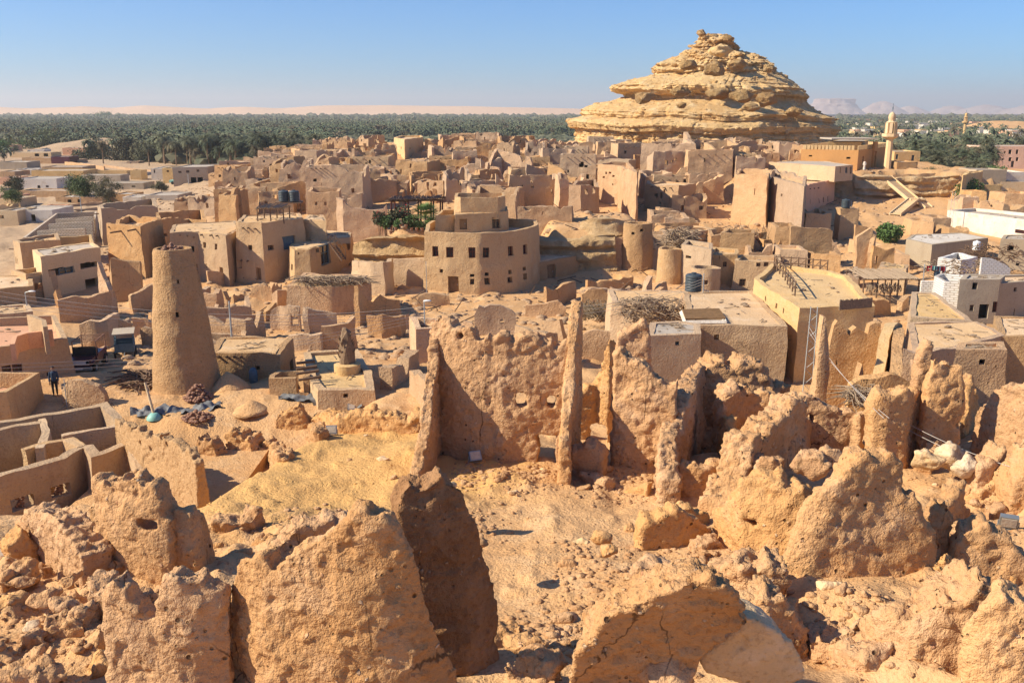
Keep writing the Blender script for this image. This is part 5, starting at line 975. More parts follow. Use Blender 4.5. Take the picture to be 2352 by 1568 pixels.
# 24 terrace building
tB, PT, zT = bld('large clay house with a broad golden roof terrace and stick fence, centre right', [(1842, 704), (2002, 699), (1942, 630), (1905, 621), (1776, 607), (1738, 641)], (56.,), [(1765, 686, 3, 12, 'd'), (1790, 704, 3, 12, 'd'), (1808, 712, 3, 12, 'd'), (1829, 716, 3, 8, 'd'), (1823, 775, 4, 13, 'd'), (1804, 800, 5, 20, 'd')], 'yellow', 'yellow', par=.35, rag=.04, batter=.02)
def fence(pts, z, h, n, label, mat='wood', name='stick_fence'):
    t = empty(name, (pts[0][0], pts[0][1], z), label, 'fence'); P = np.array(pts); L = np.r_[0, np.cumsum(np.linalg.norm(np.diff(P, axis=0), axis=1))]; q = []
    for s in np.linspace(0, L[-1], n):
        p = np.array([np.interp(s, L, P[:, 0]), np.interp(s, L, P[:, 1]), z]); q.append(p); b = MB(); b.tube(p, p + [0, 0, h], .06, .05, 5); mk('post', b, M[mat], t)
    for hh_ in (.9, .4): b = MB(); b.path([p + [0, 0, h * hh_] for p in q], .045, 5); mk('rail', b, M[mat], t)
    b = MB()
    for i in range(len(q) - 1): b.tube(q[i] + [0, 0, h * .15], q[i + 1] + [0, 0, h * .8], .03, .03, 4)
    mk('brace', b, M[mat], t)
f1_ = [atz(U, V, zT)[:2] for U, V in ((1778, 612), (1800, 636), (1826, 676))]; fence(f1_, zT - .1, 1.0, 9, 'crooked stick fence along the left edge of the golden roof terrace')
f2_ = [atz(U, V, zT)[:2] for U, V in ((1782, 610), (1840, 614), (1900, 620))]; fence(f2_, zT - .1, .9, 8, 'crooked stick fence along the back edge of the golden roof terrace')
b = MB(); rg = np.random.RandomState(4)
for i in range(60):
    p = atz(1924 + i * 1.25, 706 - .1 * i, zT); b.tube(p - [0, .3, .1], p + [0, -.3, .45 + rg.rand() * .12], .035, .03, 4)
mk('reed_screen', b, M['straw'], None, False, 'short reed screen on the front parapet of the golden roof terrace', 'reed screen')
# 25 right side
bld('white block-built roofless house with an upper terrace, right of the reed shelter', [(2150, 634), (2172, 646), (2211, 648), (2215, 632), (2165, 628)], (82.,), [], 'wbrick', open_=True, thick=.25, rag=0, jit=0, cell=1)
bc, _, _ = bld('olive grey two-storey house with a balcony beside the white block house', [(2211, 641), (2292, 641), (2303, 632), (2222, 630)], 738, [(2236, 656, 11, 15, 'd'), (2225, 706, 17, 14, 'w'), (2256, 714, 20, 32, 'd'), (2282, 704, 10, 24, 'r')], 'grey', 'slab', par=.1, rag=0, jit=.01, batter=0)
p0, p1 = aty(2225, 690, 79.5), aty(2282, 690, 79.5); b = MB(); b.box(((p0[0] + p1[0]) / 2, 79.2, p0[2] + .35), (p1[0] - p0[0], 1.3, .95)); mk('balcony', b, M['cream'], bc)
bld('tall olive grey house with two small windows cut by the right edge', [(2292, 650), (2420, 640), (2420, 628), (2258, 634)], (78.,), [(2327, 664, 8, 9, 'w'), (2322, 716, 10, 16, 'w')], 'grey', 'roof', par=.15, rag=.0, jit=.01, batter=0)
bld('long roofed house with white slab roof and debris on top, right', [(2086, 549), (2141, 561), (2265, 546), (2208, 535), (2100, 539)], (108.,), [], 'grey', 'white', par=.03, rag=0, jit=.01, batter=0)
bld('long white-walled building with an ochre lower storey at the upper right', [(2181, 483), (2215, 487), (2420, 512), (2420, 496), (2240, 478)], (131.,), [(2351, 533, 14, 8, 'r')], 'white', 'slab', par=.4, rag=0, jit=.01, batter=0)
bld('ochre front block below the long white-walled building', [(2225, 514), (2400, 526), (2400, 514), (2230, 506)], (128.,), [(2350, 529, 14, 8, 'r'), (2296, 524, 6, 4, 'd')], 'yellow', 'roof', par=.1, rag=0)
bld('square olive house with one dark window under the right edge of the white building', [(2304, 548), (2400, 552), (2400, 538), (2310, 540)], (104.,), [(2385 - 65, 569, 12, 13, 'd'), (2336, 606, 6, 5, 'd')], 'grey', 'slab', par=.1, rag=0, jit=.01)
bld('low clay box house beside the laundry line', [(2024, 612), (2076, 618), (2082, 608), (2030, 602)], (92.,), [], 'house', 'yellow', par=.05)
bld('large golden flat roof with a cast shadow, below the white block house', [(2098, 727), (2226, 735), (2145, 672), (2100, 671)], (66.,), [], 'house', 'yellow', par=.12, rag=.02)
bld('wide low mud roof with a broken front corner at the right', [(2106, 806), (2204, 792), (2300, 768), (2240, 735), (2092, 742)], (52.,), [], 'mud', 'roof', par=.06, rag=.15)
bld('mud house front with one square window below the wide broken roof', [(2206, 800), (2304, 800), (2296, 786), (2210, 788)], (47.,), [(2252, 828, 13, 13, 'd')], 'mud', 'roof', par=.15, rag=.25)
bld('flat-roofed clay house at the right edge with rubble on its roof', [(2304, 768), (2420, 772), (2420, 730), (2290, 726)], (56.,), [(2302, 775, 6, 12, 'd')], 'tower', 'roof', par=.1, rag=.05)
bld('small white-capped house front with stone rubble wall near the washing', [(2160, 592), (2205, 596), (2240, 590), (2200, 580)], (97.,), [], 'wbrick', open_=True, rag=.1, thick=.3)
swall([(2254, (88.,), 592), (2280, (88.,), 594), (2310, (88.,), 608), (2320, (88.,), 618)], 'curving white brick garden wall left of the tall olive house', .25, mat='wbrick', rag=.0, jit=0, name='garden_wall', cat='wall')
swall([(2116, (83.,), 645), (2150, (83.,), 645)], 'short white brick wall at the end of the reed shelter', .25, mat='wbrick', rag=0, jit=0, name='garden_wall', cat='wall')
shade(1985, 2112, 640, 84, 4.5, 3.2, 'long reed-walled shelter with a dark roof right of the golden roof terrace', n=4)
thatch((1990, 655, 2070, 672), 300, .1, 'vertical reed wall under the long shelter', y=84, seed=9)
# 36 right rooms
for i, (s, w, m, l) in enumerate([
    ([(1876, (42.,), 800), (1882, (42.,), 750), (1887, (42.,), 726), (1893, (42.,), 728), (1898, (42.,), 790), (1900, (42.,), 850)], [], 'mud', 'slim standing pillar of wall at the left of the two-peaked room'),
    ([(1900, (46.,), 790), (1912, (46.,), 745), (1920, (46.,), 735), (1928, (46.,), 740), (1940, (46.,), 752), (1950, (46.,), 768), (1956, (46.,), 756), (1966, (46.,), 748), (1974, (46.,), 755), (1990, (46.,), 766), (1996, (46.,), 748), (2008, (46.,), 742), (2020, (46.,), 741)], [(1925, 762, 4, 4), (1917, 830, 7, 10)], 'mud', 'back wall of a roofless room with two rounded peaks, right of the pillar'),
    ([(2018, (41.5,), 862), (2030, (43.5,), 800), (2038, (45.,), 750), (2050, (46.5,), 742), (2062, (47.,), 744)], [], 'yellow', 'bright sunlit side wall of the two-peaked roofless room'),
    ([(2060, (47.,), 742), (2063, (44.,), 760), (2060, (41.,), 830), (2058, (40.,), 880)], [], 'mud', 'dark ragged end of the sunlit side wall'),
    ([(1968, (41.,), 872), (1972, (41.,), 832), (1978, (41.,), 830), (1983, (41.,), 850), (1984, (41.,), 880)], [], 'mud', 'knobbed mud pillar standing alone in front of the two-peaked room'),
    ([(1950, (39.,), 885), (1975, (39.,), 868), (2010, (39.,), 862), (2040, (39.,), 856), (2060, (39.,), 862), (2085, (39.,), 880)], [], 'mud', 'low parapet joining the pillars of the two-peaked room'),
    ([(2070, (50.,), 800), (2090, (50.,), 808), (2115, (50.,), 812)], [(2095, 845, 22, 45)], 'mud', 'shaded wall with a wide doorway right of the two-peaked room'),
    ([(2180, (58.,), 762), (2196, (58.,), 758), (2212, (58.,), 768)], [], 'mud', 'broken wall end with dark gap near the wide mud roof'),
    ([(1964, (112.,), 515), (1990, (112.,), 519), (1996, (112.,), 525)], [], 'mud', 'tall pale slab of ruined wall right of centre above the terrace'),
    ([(1816, (105.,), 520), (1860, (105.,), 520), (1905, (105.,), 524), (1912, (105.,), 530)], [], 'mud', 'large ruined facade with thick side piers above the golden roof terrace'),
    ([(1968, (100.,), 545), (2000, (100.,), 524), (2008, (100.,), 532), (1998, (99.,), 580)], [], 'mud', 'leaning sunlit wall panel with a jagged left side, right of the ruined facade'),
    ([(2004, (98.,), 565), (2030, (98.,), 572), (2054, (98.,), 566)], [(2008, 597, 13, 18)], 'mud', 'dark-windowed small ruin behind the leaning sunlit wall panel'),
    ]):
    swall(s, l, .5, w, m, rag=.12, seed=i + 40)
# 19 roofless compound, lower left
t_, P_, z_ = bld('large roofless clay compound with plain front wall and two brick-filled windows, left', [(-90, 1100), (0, 1087), (74, 1063), (143, 1046), (186, 1024), (204, 1024), (216, 1044), (306, 1012), (330, 1072), (279, 971), (238, 927), (89, 955), (-90, 985)], (35.5,), [(45, 1151, 27, 30, 'd'), (133, 1122, 27, 30, 'd')], 'house', open_=True, rag=.12, thick=.45, cell=.3, base=.2)
def zwall(pts, z, base, label, thick=.35, mat='house', rag=.1, seed=1):
    P = [atz(U, V, z)[:2] for U, V in pts]; v, f = shell(P, [z] * len(P), [base] * len(P), thick, False, .3, [], .02, .05, seed, rag); return mk('partition_wall', (v, f), M[mat], None, 40, label, 'wall')
zwall([(140, 1000), (200, 990), (262, 978), (300, 975)], z_, .5, 'cross wall dividing the back rooms of the roofless compound', seed=2)
zwall([(95, 960), (105, 990), (90, 1030)], z_, .5, 'left inner wall of the roofless compound', seed=3)
zwall([(50, 1030), (110, 1012), (160, 1004), (190, 1022)], z_, .5, 'middle inner wall of the roofless compound', seed=4)
zwall([(-20, 990), (40, 975), (95, 968)], z_, .5, 'inner wall near the rusty beam in the roofless compound', seed=6)
zwall([(150, 1006), (185, 1024)], z_, .5, 'short inner wall meeting the front of the roofless compound', seed=5)
b = MB(); b.prism([(-19, 34.5), (-12.2, 36), (-12.2, 44.), (-19, 42)], .8, 1.6); mk('floor', b, M['ground'], t_)
for (U, V) in ((45, 1151), (133, 1122)):
    hh = hole_at(P_, U, V, 27, 30); c, d = at_s(P_, (hh[0] + hh[1]) / 2); b = MB(); rg = np.random.RandomState(3)
    for i in range(26): b.blob((c[0] + d[0] * rg.uniform(-.22, .22), c[1] + d[1] * rg.uniform(-.22, .22) + .05, rg.uniform(hh[2], hh[2] + (hh[3] - hh[2]) * .8)), (.08, .07, .06), i, 1, .4)
    tag(mk('rubble_infill', b, M['clay'], t_), kind='stuff')
# ------------------------------------------------------------------ rock ledges
def ledge(pts, th, label=None, mat='ledge', seed=1, amp=.5, name='rock_ledge', zb=None, cell=.22):
    """layered rock face: stations (U, distance, V top)"""
    q = [aty(U, V, y) for U, y, V in pts]; path = [(a[0], a[1]) for a in q]; top = [a[2] for a in q]; bs = [float(gz(a[0], a[1] - 1.5, False)[0]) - .6 if zb is None else zb for a in q]
    v, f = shell(path, top, bs, th, False, cell, [], .12, .1, seed, .25, .3)
    L = vn(np.stack([v[:, 0] * .08, v[:, 1] * .08, v[:, 2] * 2.1 + fbm(v, .2, 2, seed) * .8], 1), seed) * amp + fbm(v, .5, 3, seed) * amp * .7
    v[:, 1] -= L - .35 * np.abs(fbm(v, 1.6, 3, seed + 4))
    return mk(name, (v, f), M[mat], None, 45, kind='structure')
ledge([(820, 101.2, 560), (850, 100.8, 545), (900, 100.6, 541), (940, 100.6, 541), (985, 101, 545)], 2., seed=3, amp=.7, name='rock_ledge')
ledge([(1236, 104.5, 545), (1280, 104.3, 545), (1330, 104, 548), (1370, 104, 540), (1405, 104.5, 535)], 2.2, seed=5, amp=.6)
ledge([(1350, 108, 508), (1375, 107, 498), (1400, 107, 499), (1422, 108, 508), (1425, 110, 530)], 3., seed=6, amp=.6)
ledge([(1965, 157, 406), (1990, 156.5, 402), (2030, 156.2, 402), (2035, 157, 410)], 3., seed=8, amp=.9)
ledge([(2050, 157.5, 409), (2090, 157, 402), (2120, 157, 408), (2150, 157.5, 404), (2180, 158, 402), (2182, 160, 404)], 3., seed=9, amp=.9)
ledge([(1915, 158, 414), (1940, 157.5, 412), (1970, 157.3, 410)], 2.5, seed=12, amp=.5)
swall([(1790, (160.,), 399), (1850, (158.,), 404), (1960, (157.4,), 404), (2034, (157.,), 402)], 'pale parapet wall along the cliff edge in front of the orange mosque', .4, rag=.05, mat='house', name='parapet_wall', cat='wall')
swall([(2050, (158.,), 401), (2110, (158.,), 399), (2182, (159.,), 397)], 'red-brown parapet wall on the cliff right of the minaret', .4, rag=.08, mat='mud', name='parapet_wall', cat='wall')
bld('narrow leaning tower house standing alone at the right end of the cliff', [(2214, 399), (2248, 395), (2255, 392), (2224, 394)], (148.,), [(2233, 426, 5, 6, 'd')], 'yellow', open_=True, rag=.2)
# ------------------------------------------------------------------ the mosque and its minaret
mo, PM, zm = bld('orange plastered mosque with a crenellated parapet and tall dark windows beside the minaret', [(1844, 343), (1970, 345), (2041, 337), (1935, 331)], (166.,), [(1979, 371, 5, 22, 'd'), (2027, 366, 5, 22, 'd'), (2003, 378, 7, 28, 'd'), (1861, 358, 6, 3, 'd'), (1949, 363, 7, 4, 'd')], 'orange', 'slab', par=.6, rag=0, jit=.01, batter=0, thick=.4, name='mosque', cat='mosque', cell=1.)
b = MB(); Q = np.vstack([PM, PM[:1]])
for i in range(len(Q) - 1):
    d = Q[i + 1] - Q[i]; l = np.linalg.norm(d); 
    for k in range(int(l / .62)):
        c = Q[i] + d / l * (k + .5) * .62; b.prism([(c[0] - .2 * d[0] / l, c[1] - .2 * d[1] / l - .12), (c[0] + .2 * d[0] / l, c[1] + .2 * d[1] / l - .12), (c[0] + .2 * d[0] / l, c[1] + .2 * d[1] / l + .12), (c[0] - .2 * d[0] / l, c[1] - .2 * d[1] / l + .12)], zm + .003, [zm + .75] * 4)
mk('battlement', b, M['yellow'], mo)
bld('', [(1904, 326), (1976, 326), (1992, 322), (1930, 321)], (168.,), [], 'yellow', 'slab', par=0., rag=0, jit=0, batter=0, parent=mo, part='roof_pavilion', base=zm - .6, cell=1.)
pv = aty(1948, 322, 170.); b = MB(); b.box((pv[0], pv[1], pv[2] + .3), (8.2, 6.5, .25)); mk('pavilion_roof', b, M['slab'], mo)
e0, e1 = PM[np.argmax(PM[:, 0] * 0 - PM[:, 1])], PM[np.argmax(PM[:, 0])]
b = MB(); c = e0 + (e1 - e0) * .47; d = (e1 - e0) / np.linalg.norm(e1 - e0); N = np.array([d[1], -d[0]]); c = c + N * .35; g0 = gz(c[0], c[1], False)[0]
for s in (-1, 1): b.box((c[0] + d[0] * s * .75, c[1] + d[1] * s * .75, (zm + 1.2 + g0) / 2), (.35, .45, zm + 1.2 - g0), math.atan2(d[1], d[0]))
b.box((c[0], c[1], zm + .35), (1.15, .45, 1.7), math.atan2(d[1], d[0])); mk('portal', b, M['orange'], mo)
bld('white-walled low block with blue doors in front of the orange mosque', [(1770, 372), (1918, 382), (1956, 379), (1880, 368)], (161.5,), [(1926, 391, 6, 12, 'b'), (1941, 391, 6, 12, 'b'), (1951, 391, 5, 14, 'd')], 'house', 'slab', par=.05, rag=.03, jit=.02, base=7.2)
def minaret(U, y, Vb, sc, label, mat='cream', group=None):
    k = y / FP; z = lambda V: aty(U, V, y)[2]; x = aty(U, 311, y)[0]; t = empty('minaret', (x, y, z(Vb)), label, 'minaret', group)
    def lay(name, prof, n=8, m=mat): b = MB(); b.lathe((x, y, 0), [(w * k * sc / 2, z(Vb + (V - 394) * sc) ) for V, w in prof], n); return mk(name, b, M[m], t, 30 if n > 8 else False)
    lay('shaft', [(398, 17), (318, 15)], 8)
    lay('balcony', [(320, 17), (314, 38), (308, 39), (307, 39), (307, 22)], 8)
    lay('gallery_floor', [(306.9, 22), (306, 22)], 8)
    for i in range(8):
        a = (i + .5) / 8 * 6.283; b = MB(); r = 9.5 * k * sc; b.box((x + r * math.cos(a), y + r * math.sin(a), (z(Vb - 88 * sc) + z(Vb - 112 * sc)) / 2), (.5 * sc, .5 * sc, z(Vb - 112 * sc) - z(Vb - 88 * sc)), a); mk('pillar', b, M[mat], t)
    lay('lantern_core', [(306, 12), (284, 12)], 8)
    lay('cornice', [(284, 20), (281, 24), (279, 20), (279, 15), (275, 14)], 8)
    lay('dome', [(275, 14), (270, 15.5), (264, 14), (260, 9), (258, 4), (257, 2)], 14)
    lay('finial', [(258, 1.2), (252, 1.2), (251, 3.5), (249, 1.2), (247, 3), (245, 1), (238, .6)], 8, 'blue')
minaret(2045, 164., 394, 1., 'cream minaret with an eight-sided balcony and small dome beside the orange mosque')
minaret(2214, 620., 314, .40, 'small distant yellow minaret above the far town at the right', 'yellow')
# stairs on the cliff
t = stair(aty(2097, 458, 147), aty(2036, 407, 157), 1.7, 22, 'long straight concrete stairway climbing diagonally to the mosque cliff', 'cream', rail=False)
stair(aty(2056, 493, 138.8), aty(2099, 458, 146.5), 1.6, 12, 'short concrete stairway turning down to the left below the landing', 'cream', rail=False)
stair(aty(2134, 478, 144.8), aty(2108, 457, 146.8), 1.6, 9, 'short concrete stairway turning down to the right below the landing', 'cream', rail=False)
p = aty(2103, 457, 147); b = MB(); b.box(p, (2.4, 2.2, .25)); b2 = MB()
tl = empty('stair_landing', p, 'concrete landing on a pillar where the three stairways meet', 'landing'); mk('slab', b, M['cream'], tl); b = MB(); b.box(p - [0, 0, 1.9], (1.6, .7, 3.55)); mk('pier', b, M['cream'], tl)
# big houses below the mosque
bld('long clay house with pink plaster patch and four upper windows below the mosque', [(1846, 425), (1915, 411), (1912, 404), (1790, 408)], (139.,), [(1857, 463, 4, 10, 'r'), (1877, 461, 4, 10, 'r'), (1887, 459, 4, 10, 'r'), (1897, 457, 4, 10, 'b')], 'pink', 'roof', par=.4, rag=.1, beams=[(1856, 433, .4), (1866, 432, .4), (1876, 431, .4)])
bld('large tall mud house with whitewashed patches left of the pink plaster house', [(1764, 402), (1846, 425), (1850, 402), (1780, 388)], (136.,), [(1800, 448, 5, 6, 'd')], 'mud', 'roof', par=1., rag=.5)
bld('tall bright house with a rounded left corner and a cracked gap, under the hill', [(1692, 398), (1760, 402), (1775, 390), (1700, 386)], (133.,), [(1733, 440, 5, 14, 'd')], 'mud', open_=True, rag=.6)
bld('cubic ochre house highest at the back left of the old town', [(907, 316), (929, 320), (970, 315), (966, 311), (925, 311)], (228.,), [(913, 339, 3, 5, 'd'), (924, 340, 3, 5, 'd'), (939, 341, 4, 4, 'd')], 'yellow', 'roof', par=.5, rag=.03, base=2)
bld('tall pale windowed house with round vents, upper centre of the old town', [(1377, 377), (1425, 380), (1462, 396), (1440, 372), (1400, 372)], (152.,), [(1390, 407, 4, 4, 'd'), (1396, 398, 3, 5, 'd'), (1404, 397, 4, 4, 'd'), (1412, 404, 4, 4, 'd'), (1409, 423, 4, 4, 'd'), (1436, 390, 4, 4, 'd')], 'mud', open_=True, rag=.2)
bld('tall split tower house with bright window holes, upper centre beside the pale rocks', [(1311, 424), (1333, 425), (1373, 420), (1366, 412), (1326, 415)], (131.,), [(1343, 440, 7, 12, 'd'), (1361, 438, 7, 12, 'd'), (1345, 488, 6, 8, 'd'), (1355, 490, 5, 8, 'd')], 'mud', open_=True, rag=.5)
bld('broad cracked ruin with a stained white plaster wall above the round guest house', [(1095, 443), (1180, 446), (1190, 428), (1100, 425)], (127.,), [], 'mud', open_=True, rag=1.2)
bld('long mud house with two small square windows left of the garden terrace', [(710, 440), (775, 440), (780, 430), (716, 430)], (127.,), [(727, 467, 5, 7, 'd'), (748, 467, 5, 7, 'd'), (760, 493, 6, 8, 'd'), (774, 493, 4, 5, 'd')], 'mud', open_=True, rag=.15)
swall([(776, (122.,), 452), (790, (121.,), 458), (797, (121.,), 470), (810, (121.,), 478), (860, (121.,), 482), (880, (121.,), 480), (888, (121.,), 470)], 'low curved mud enclosure wall stepping down right of the long mud house', .5, rag=.1)
# ------------------------------------------------------------------ the garden terrace
def leafball(c, r, n, mat, label=None, cat='shrub', group=None, seed=1, size=.16, parent=None, name='foliage', rz=1.):
    rg = np.random.RandomState(seed); d = rg.normal(size=(n, 3)); d /= np.linalg.norm(d, axis=1)[:, None]; q = rg.rand(n) ** .4
    p = np.array(c) + d * q[:, None] * np.array([r, r, r * rz]) * (1 + .35 * fbm(d * 2.2 + seed, 1, 2, seed))[:, None]
    a = rg.normal(size=(n, 3)); a /= np.linalg.norm(a, axis=1)[:, None]; b = np.cross(a, rg.normal(size=(n, 3))); b /= np.linalg.norm(b, axis=1)[:, None]
    s = size * rg.uniform(.5, 1.3, (n, 1)); v = np.stack([p - a * s, p + b * s * .45, p + a * s, p - b * s * .45], 1).reshape(-1, 3); f = [(4 * i, 4 * i + 1, 4 * i + 2, 4 * i + 3) for i in range(n)]
    return mk(name, (v, f), M[mat], parent, False, label, cat if label else None, group)
def shrub(U, V, y, r, mat, label, seed, flowers=None, n=700, rz=1.):
    p = aty(U, V, y); g = gz(p[0], y)[0]; t = empty('shrub', (p[0], y, min(g, p[2] - r * .5)), label, 'shrub', 'shrubs of the garden terrace'); b = MB(); rg = np.random.RandomState(seed)
    for i in range(5): b.tube((p[0], y, min(g, p[2] - r) - .1), p + rg.normal(size=3) * r * .4, .04, .02, 4)
    mk('stem', b, M['wood'], t); leafball(p, r, n, mat, seed=seed, parent=t, rz=rz)
    if flowers: leafball(p, r * 1.05, 120, flowers, seed=seed + 1, parent=t, name='flowers', rz=rz, size=.1)
for i, a in enumerate([(905, 500, 103, 1.0, 'olive', 'grey-green feathery shrub under the left post of the pergola'), (925, 492, 104, 1.1, 'olive', 'tall loose grey shrub in the middle of the garden terrace'), (886, 510, 102.5, .8, 'bush', 'low dark green shrub at the left of the garden terrace'), (945, 512, 102.3, .9, 'bush', 'round light green shrub in front of the fan palm'), (870, 500, 103, .8, 'olive', 'red-flowering bougainvillea at the left end of the garden terrace'), (915, 515, 102, .6, 'bush', 'small bright green potted shrub at the terrace edge'), (990, 515, 102, .7, 'bush', 'yellow-green agave-like shrub at the right end of the terrace'), (962, 517, 102, .5, 'bush', 'small dark shrub beneath the fan palm')]):
    shrub(*a[:5], a[5], i + 3, 'red' if i in (1, 4) else None)
for i, (U, l) in enumerate([(858, 'tall pale clay jar at the far left of the garden terrace'), (920, 'pale clay jar among the shrubs in the middle of the garden terrace')]):
    p = aty(U, 514, 101.9); g = gz(p[0], p[1])[0]; b = MB(); b.lathe((p[0], p[1], g - .1), [(.16, 0), (.3, .25), (.32, .5), (.14, .8), (.18, .95)], 12); mk('clay_jar', b, M['cream'], None, 40, l, 'jar')
for i in range(9):
    p = aty(885 + i * 12, 521, 101.6); g = gz(p[0], p[1])[0]; b = MB(); b.lathe((p[0], p[1], g - .05), [(.12, 0), (.2, .32), (.22, .36), (.17, .36)], 10); t = mk('flower_pot', b, M['clay'], None, 40, 'small reddish flower pot in the row along the garden terrace edge', 'flower pot', 'flower pots along the terrace edge')
def fanpalm(p, h, label):
    t = empty('fan_palm', p, label, 'palm'); b = MB(); b.tube(p, np.array(p) + [0, 0, h], .18, .14, 8); mk('trunk', b, M['trunk'], t); rg = np.random.RandomState(5); b = MB(); c = np.array(p) + [0, 0, h]
    for i in range(34):
        a, e = rg.rand() * 6.28, rg.uniform(-.3, 1.3); d = np.array([math.cos(a) * math.cos(e), math.sin(a) * math.cos(e), math.sin(e)]); s = np.cross(d, [0, 0, 1.]); s /= np.linalg.norm(s); u = np.cross(s, d); k = c + d * 1.0
        b.tube(c, k, .02, .02, 3)
        for w in np.linspace(-1.2, 1.2, 11): q = d * math.cos(w) + s * math.sin(w); b.add([k, k + q * .55 + u * .05 + np.cross(q, u) * .05, k + q * 1.0 - u * .1, k + q * .55 + u * .05 - np.cross(q, u) * .05], [(0, 1, 2, 3)])
    mk('crown', b, M['bush'], t)
p = aty(977, 505, 103); fanpalm((p[0], p[1], 5.2), 1.3, 'bright green fan palm on the garden terrace under the pergola')
def pergola():
    p0, p1 = aty(893, 462, 105), aty(1012, 459, 106); t = empty('pergola', ((p0[0] + p1[0]) / 2, 107, 5.2), 'long dark wooden pergola over the garden terrace', 'pergola')
    for i, k in enumerate((0.03, .3, .55, .8, .98)):
        p = p0 + (p1 - p0) * k
        for dy in (0, 3.2): b = MB(); b.tube((p[0], p[1] + dy, 4.6), (p[0] + .1, p[1] + dy, p[2]), .11, .1, 6); mk('post', b, M['dwood'], t)
    b = MB(); rg = np.random.RandomState(3)
    for dy in (0, 3.2): b.tube(p0 + [-.4, dy, 0], p1 + [.4, dy, 0], .13, .13, 6)
    mk('beam', b, M['wood'], t); b = MB()
    for k in range(60): q = p0 + (p1 - p0) * (k + rg.rand()) / 60; b.tube(q + [0, -.3 - rg.rand() * .3, .12 + rg.rand() * .15], q + [rg.normal() * .3, 3.6, .15 + rg.rand() * .15], .07, .05, 4)
    mk('thatch', b, M['wood'], t)
pergola()
# dry scrub above the middle of the old town
for i, (U, V, y, r) in enumerate([(1650, 478, 118, 1.8), (1680, 485, 117, 2.), (1715, 492, 114, 2.3), (1745, 495, 115, 2.2), (1780, 500, 116, 2.), (1755, 542, 104, 1.2)]):
    p = aty(U, V, y); g = gz(p[0], y)[0]; b = MB(); rg = np.random.RandomState(i + 20); base = np.array([p[0], y, g])
    for k in range(90):
        d = rg.normal(size=3); d[2] = abs(d[2]) * .8 + .2; d /= np.linalg.norm(d); q = base + d * r * .5; q2 = q + (d + rg.normal(size=3) * .4) * r * .55; q3 = q2 + rg.normal(size=3) * r * .25
        b.path([base + d * .1, q, q2, q3], [.05, .035, .025, .012], 3)
    mk('dry_bush', b, M['twig'], None, False, ['bare grey thorn bush left of the ruined scrub yard', 'bare tangled bush in the ruined yard below the tall bright house', 'largest bare bleached bush, over the plain square clay house', 'bare bush right of the largest bleached bush', 'dark bare bush at the foot of the whitewash-patched house', 'small pinkish dead bush right of the plain square clay house'][i], 'dry bush')
for i, (U, V, y, r, l) in enumerate([(2042, 534, 118, 1.7, 'dark green bush growing on the rubble slope below the cliff stairs'), (2228, 437, 150, 2.4, 'dark round bush beside the leaning tower house'), (2285, 402, 190, 3., 'bushy dark tree in front of the pink apartment block')]):
    p = aty(U, V, y); t = empty('bush', (p[0], y, gz(p[0], y)[0]), l, 'bush'); b = MB(); b.tube((p[0], y, gz(p[0], y)[0] - .2), p, .12, .08, 5); mk('stem', b, M['wood'], t); leafball(p, r, 1500, 'bush', seed=i + 50, parent=t, size=.25, rz=.75)
# ------------------------------------------------------------------ the mass of old-town houses
ORD = 'first second third fourth fifth sixth seventh eighth ninth tenth eleventh twelfth thirteenth fourteenth fifteenth sixteenth seventeenth eighteenth nineteenth'.split()
for t_ in ('twenty', 'thirty', 'forty', 'fifty'): ORD += [t_[:-1] + 'ieth'] + [t_ + '-' + q for q in ORD[:9]]
rg = np.random.RandomState(11)
def clash(P, zt, y):
    c = P.mean(0); us = []; vs = []
    for p in P:
        a = proj((p[0], p[1], zt)); us.append(a[0]); vs.append(a[1])
    vb = proj((c[0], P[:, 1].min(), float(gz(c[0], c[1], False)[0])))[1]
    for Q, _ in OCC:
        lo, hi = Q.min(0) - .6, Q.max(0) + .6
        if P[:, 0].max() > lo[0] and P[:, 0].min() < hi[0] and P[:, 1].max() > lo[1] and P[:, 1].min() < hi[1]: return True
    for (a, b, c2, d, yy) in VIS:
        if yy > y and max(us) > a + 2 and min(us) < c2 - 2 and min(vs) < b + (d - b) * (.5 if yy > 145 else .8) and vb > b: return True
    for (a, b, c2, d) in CLEAR:
        if max(us) > a and min(us) < c2 and min(vs) < d and vb > b: return True
    return False
CLEAR = [(600, 500, 860, 560), (850, 470, 1005, 560), (1236, 535, 1400, 600), (1640, 474, 1790, 506), (1920, 410, 2200, 500), (1960, 495, 2190, 545), (300, 60, 480, 445), (1960, 250, 2352, 400), (2150, 395, 2352, 480)]
HILL = (aty(1630, 300, 252)[0], 252.)
nh = 0; ys = []; y = 108.
while y < 246: ys.append(y); y += 4.2 + (y - 100) * .008
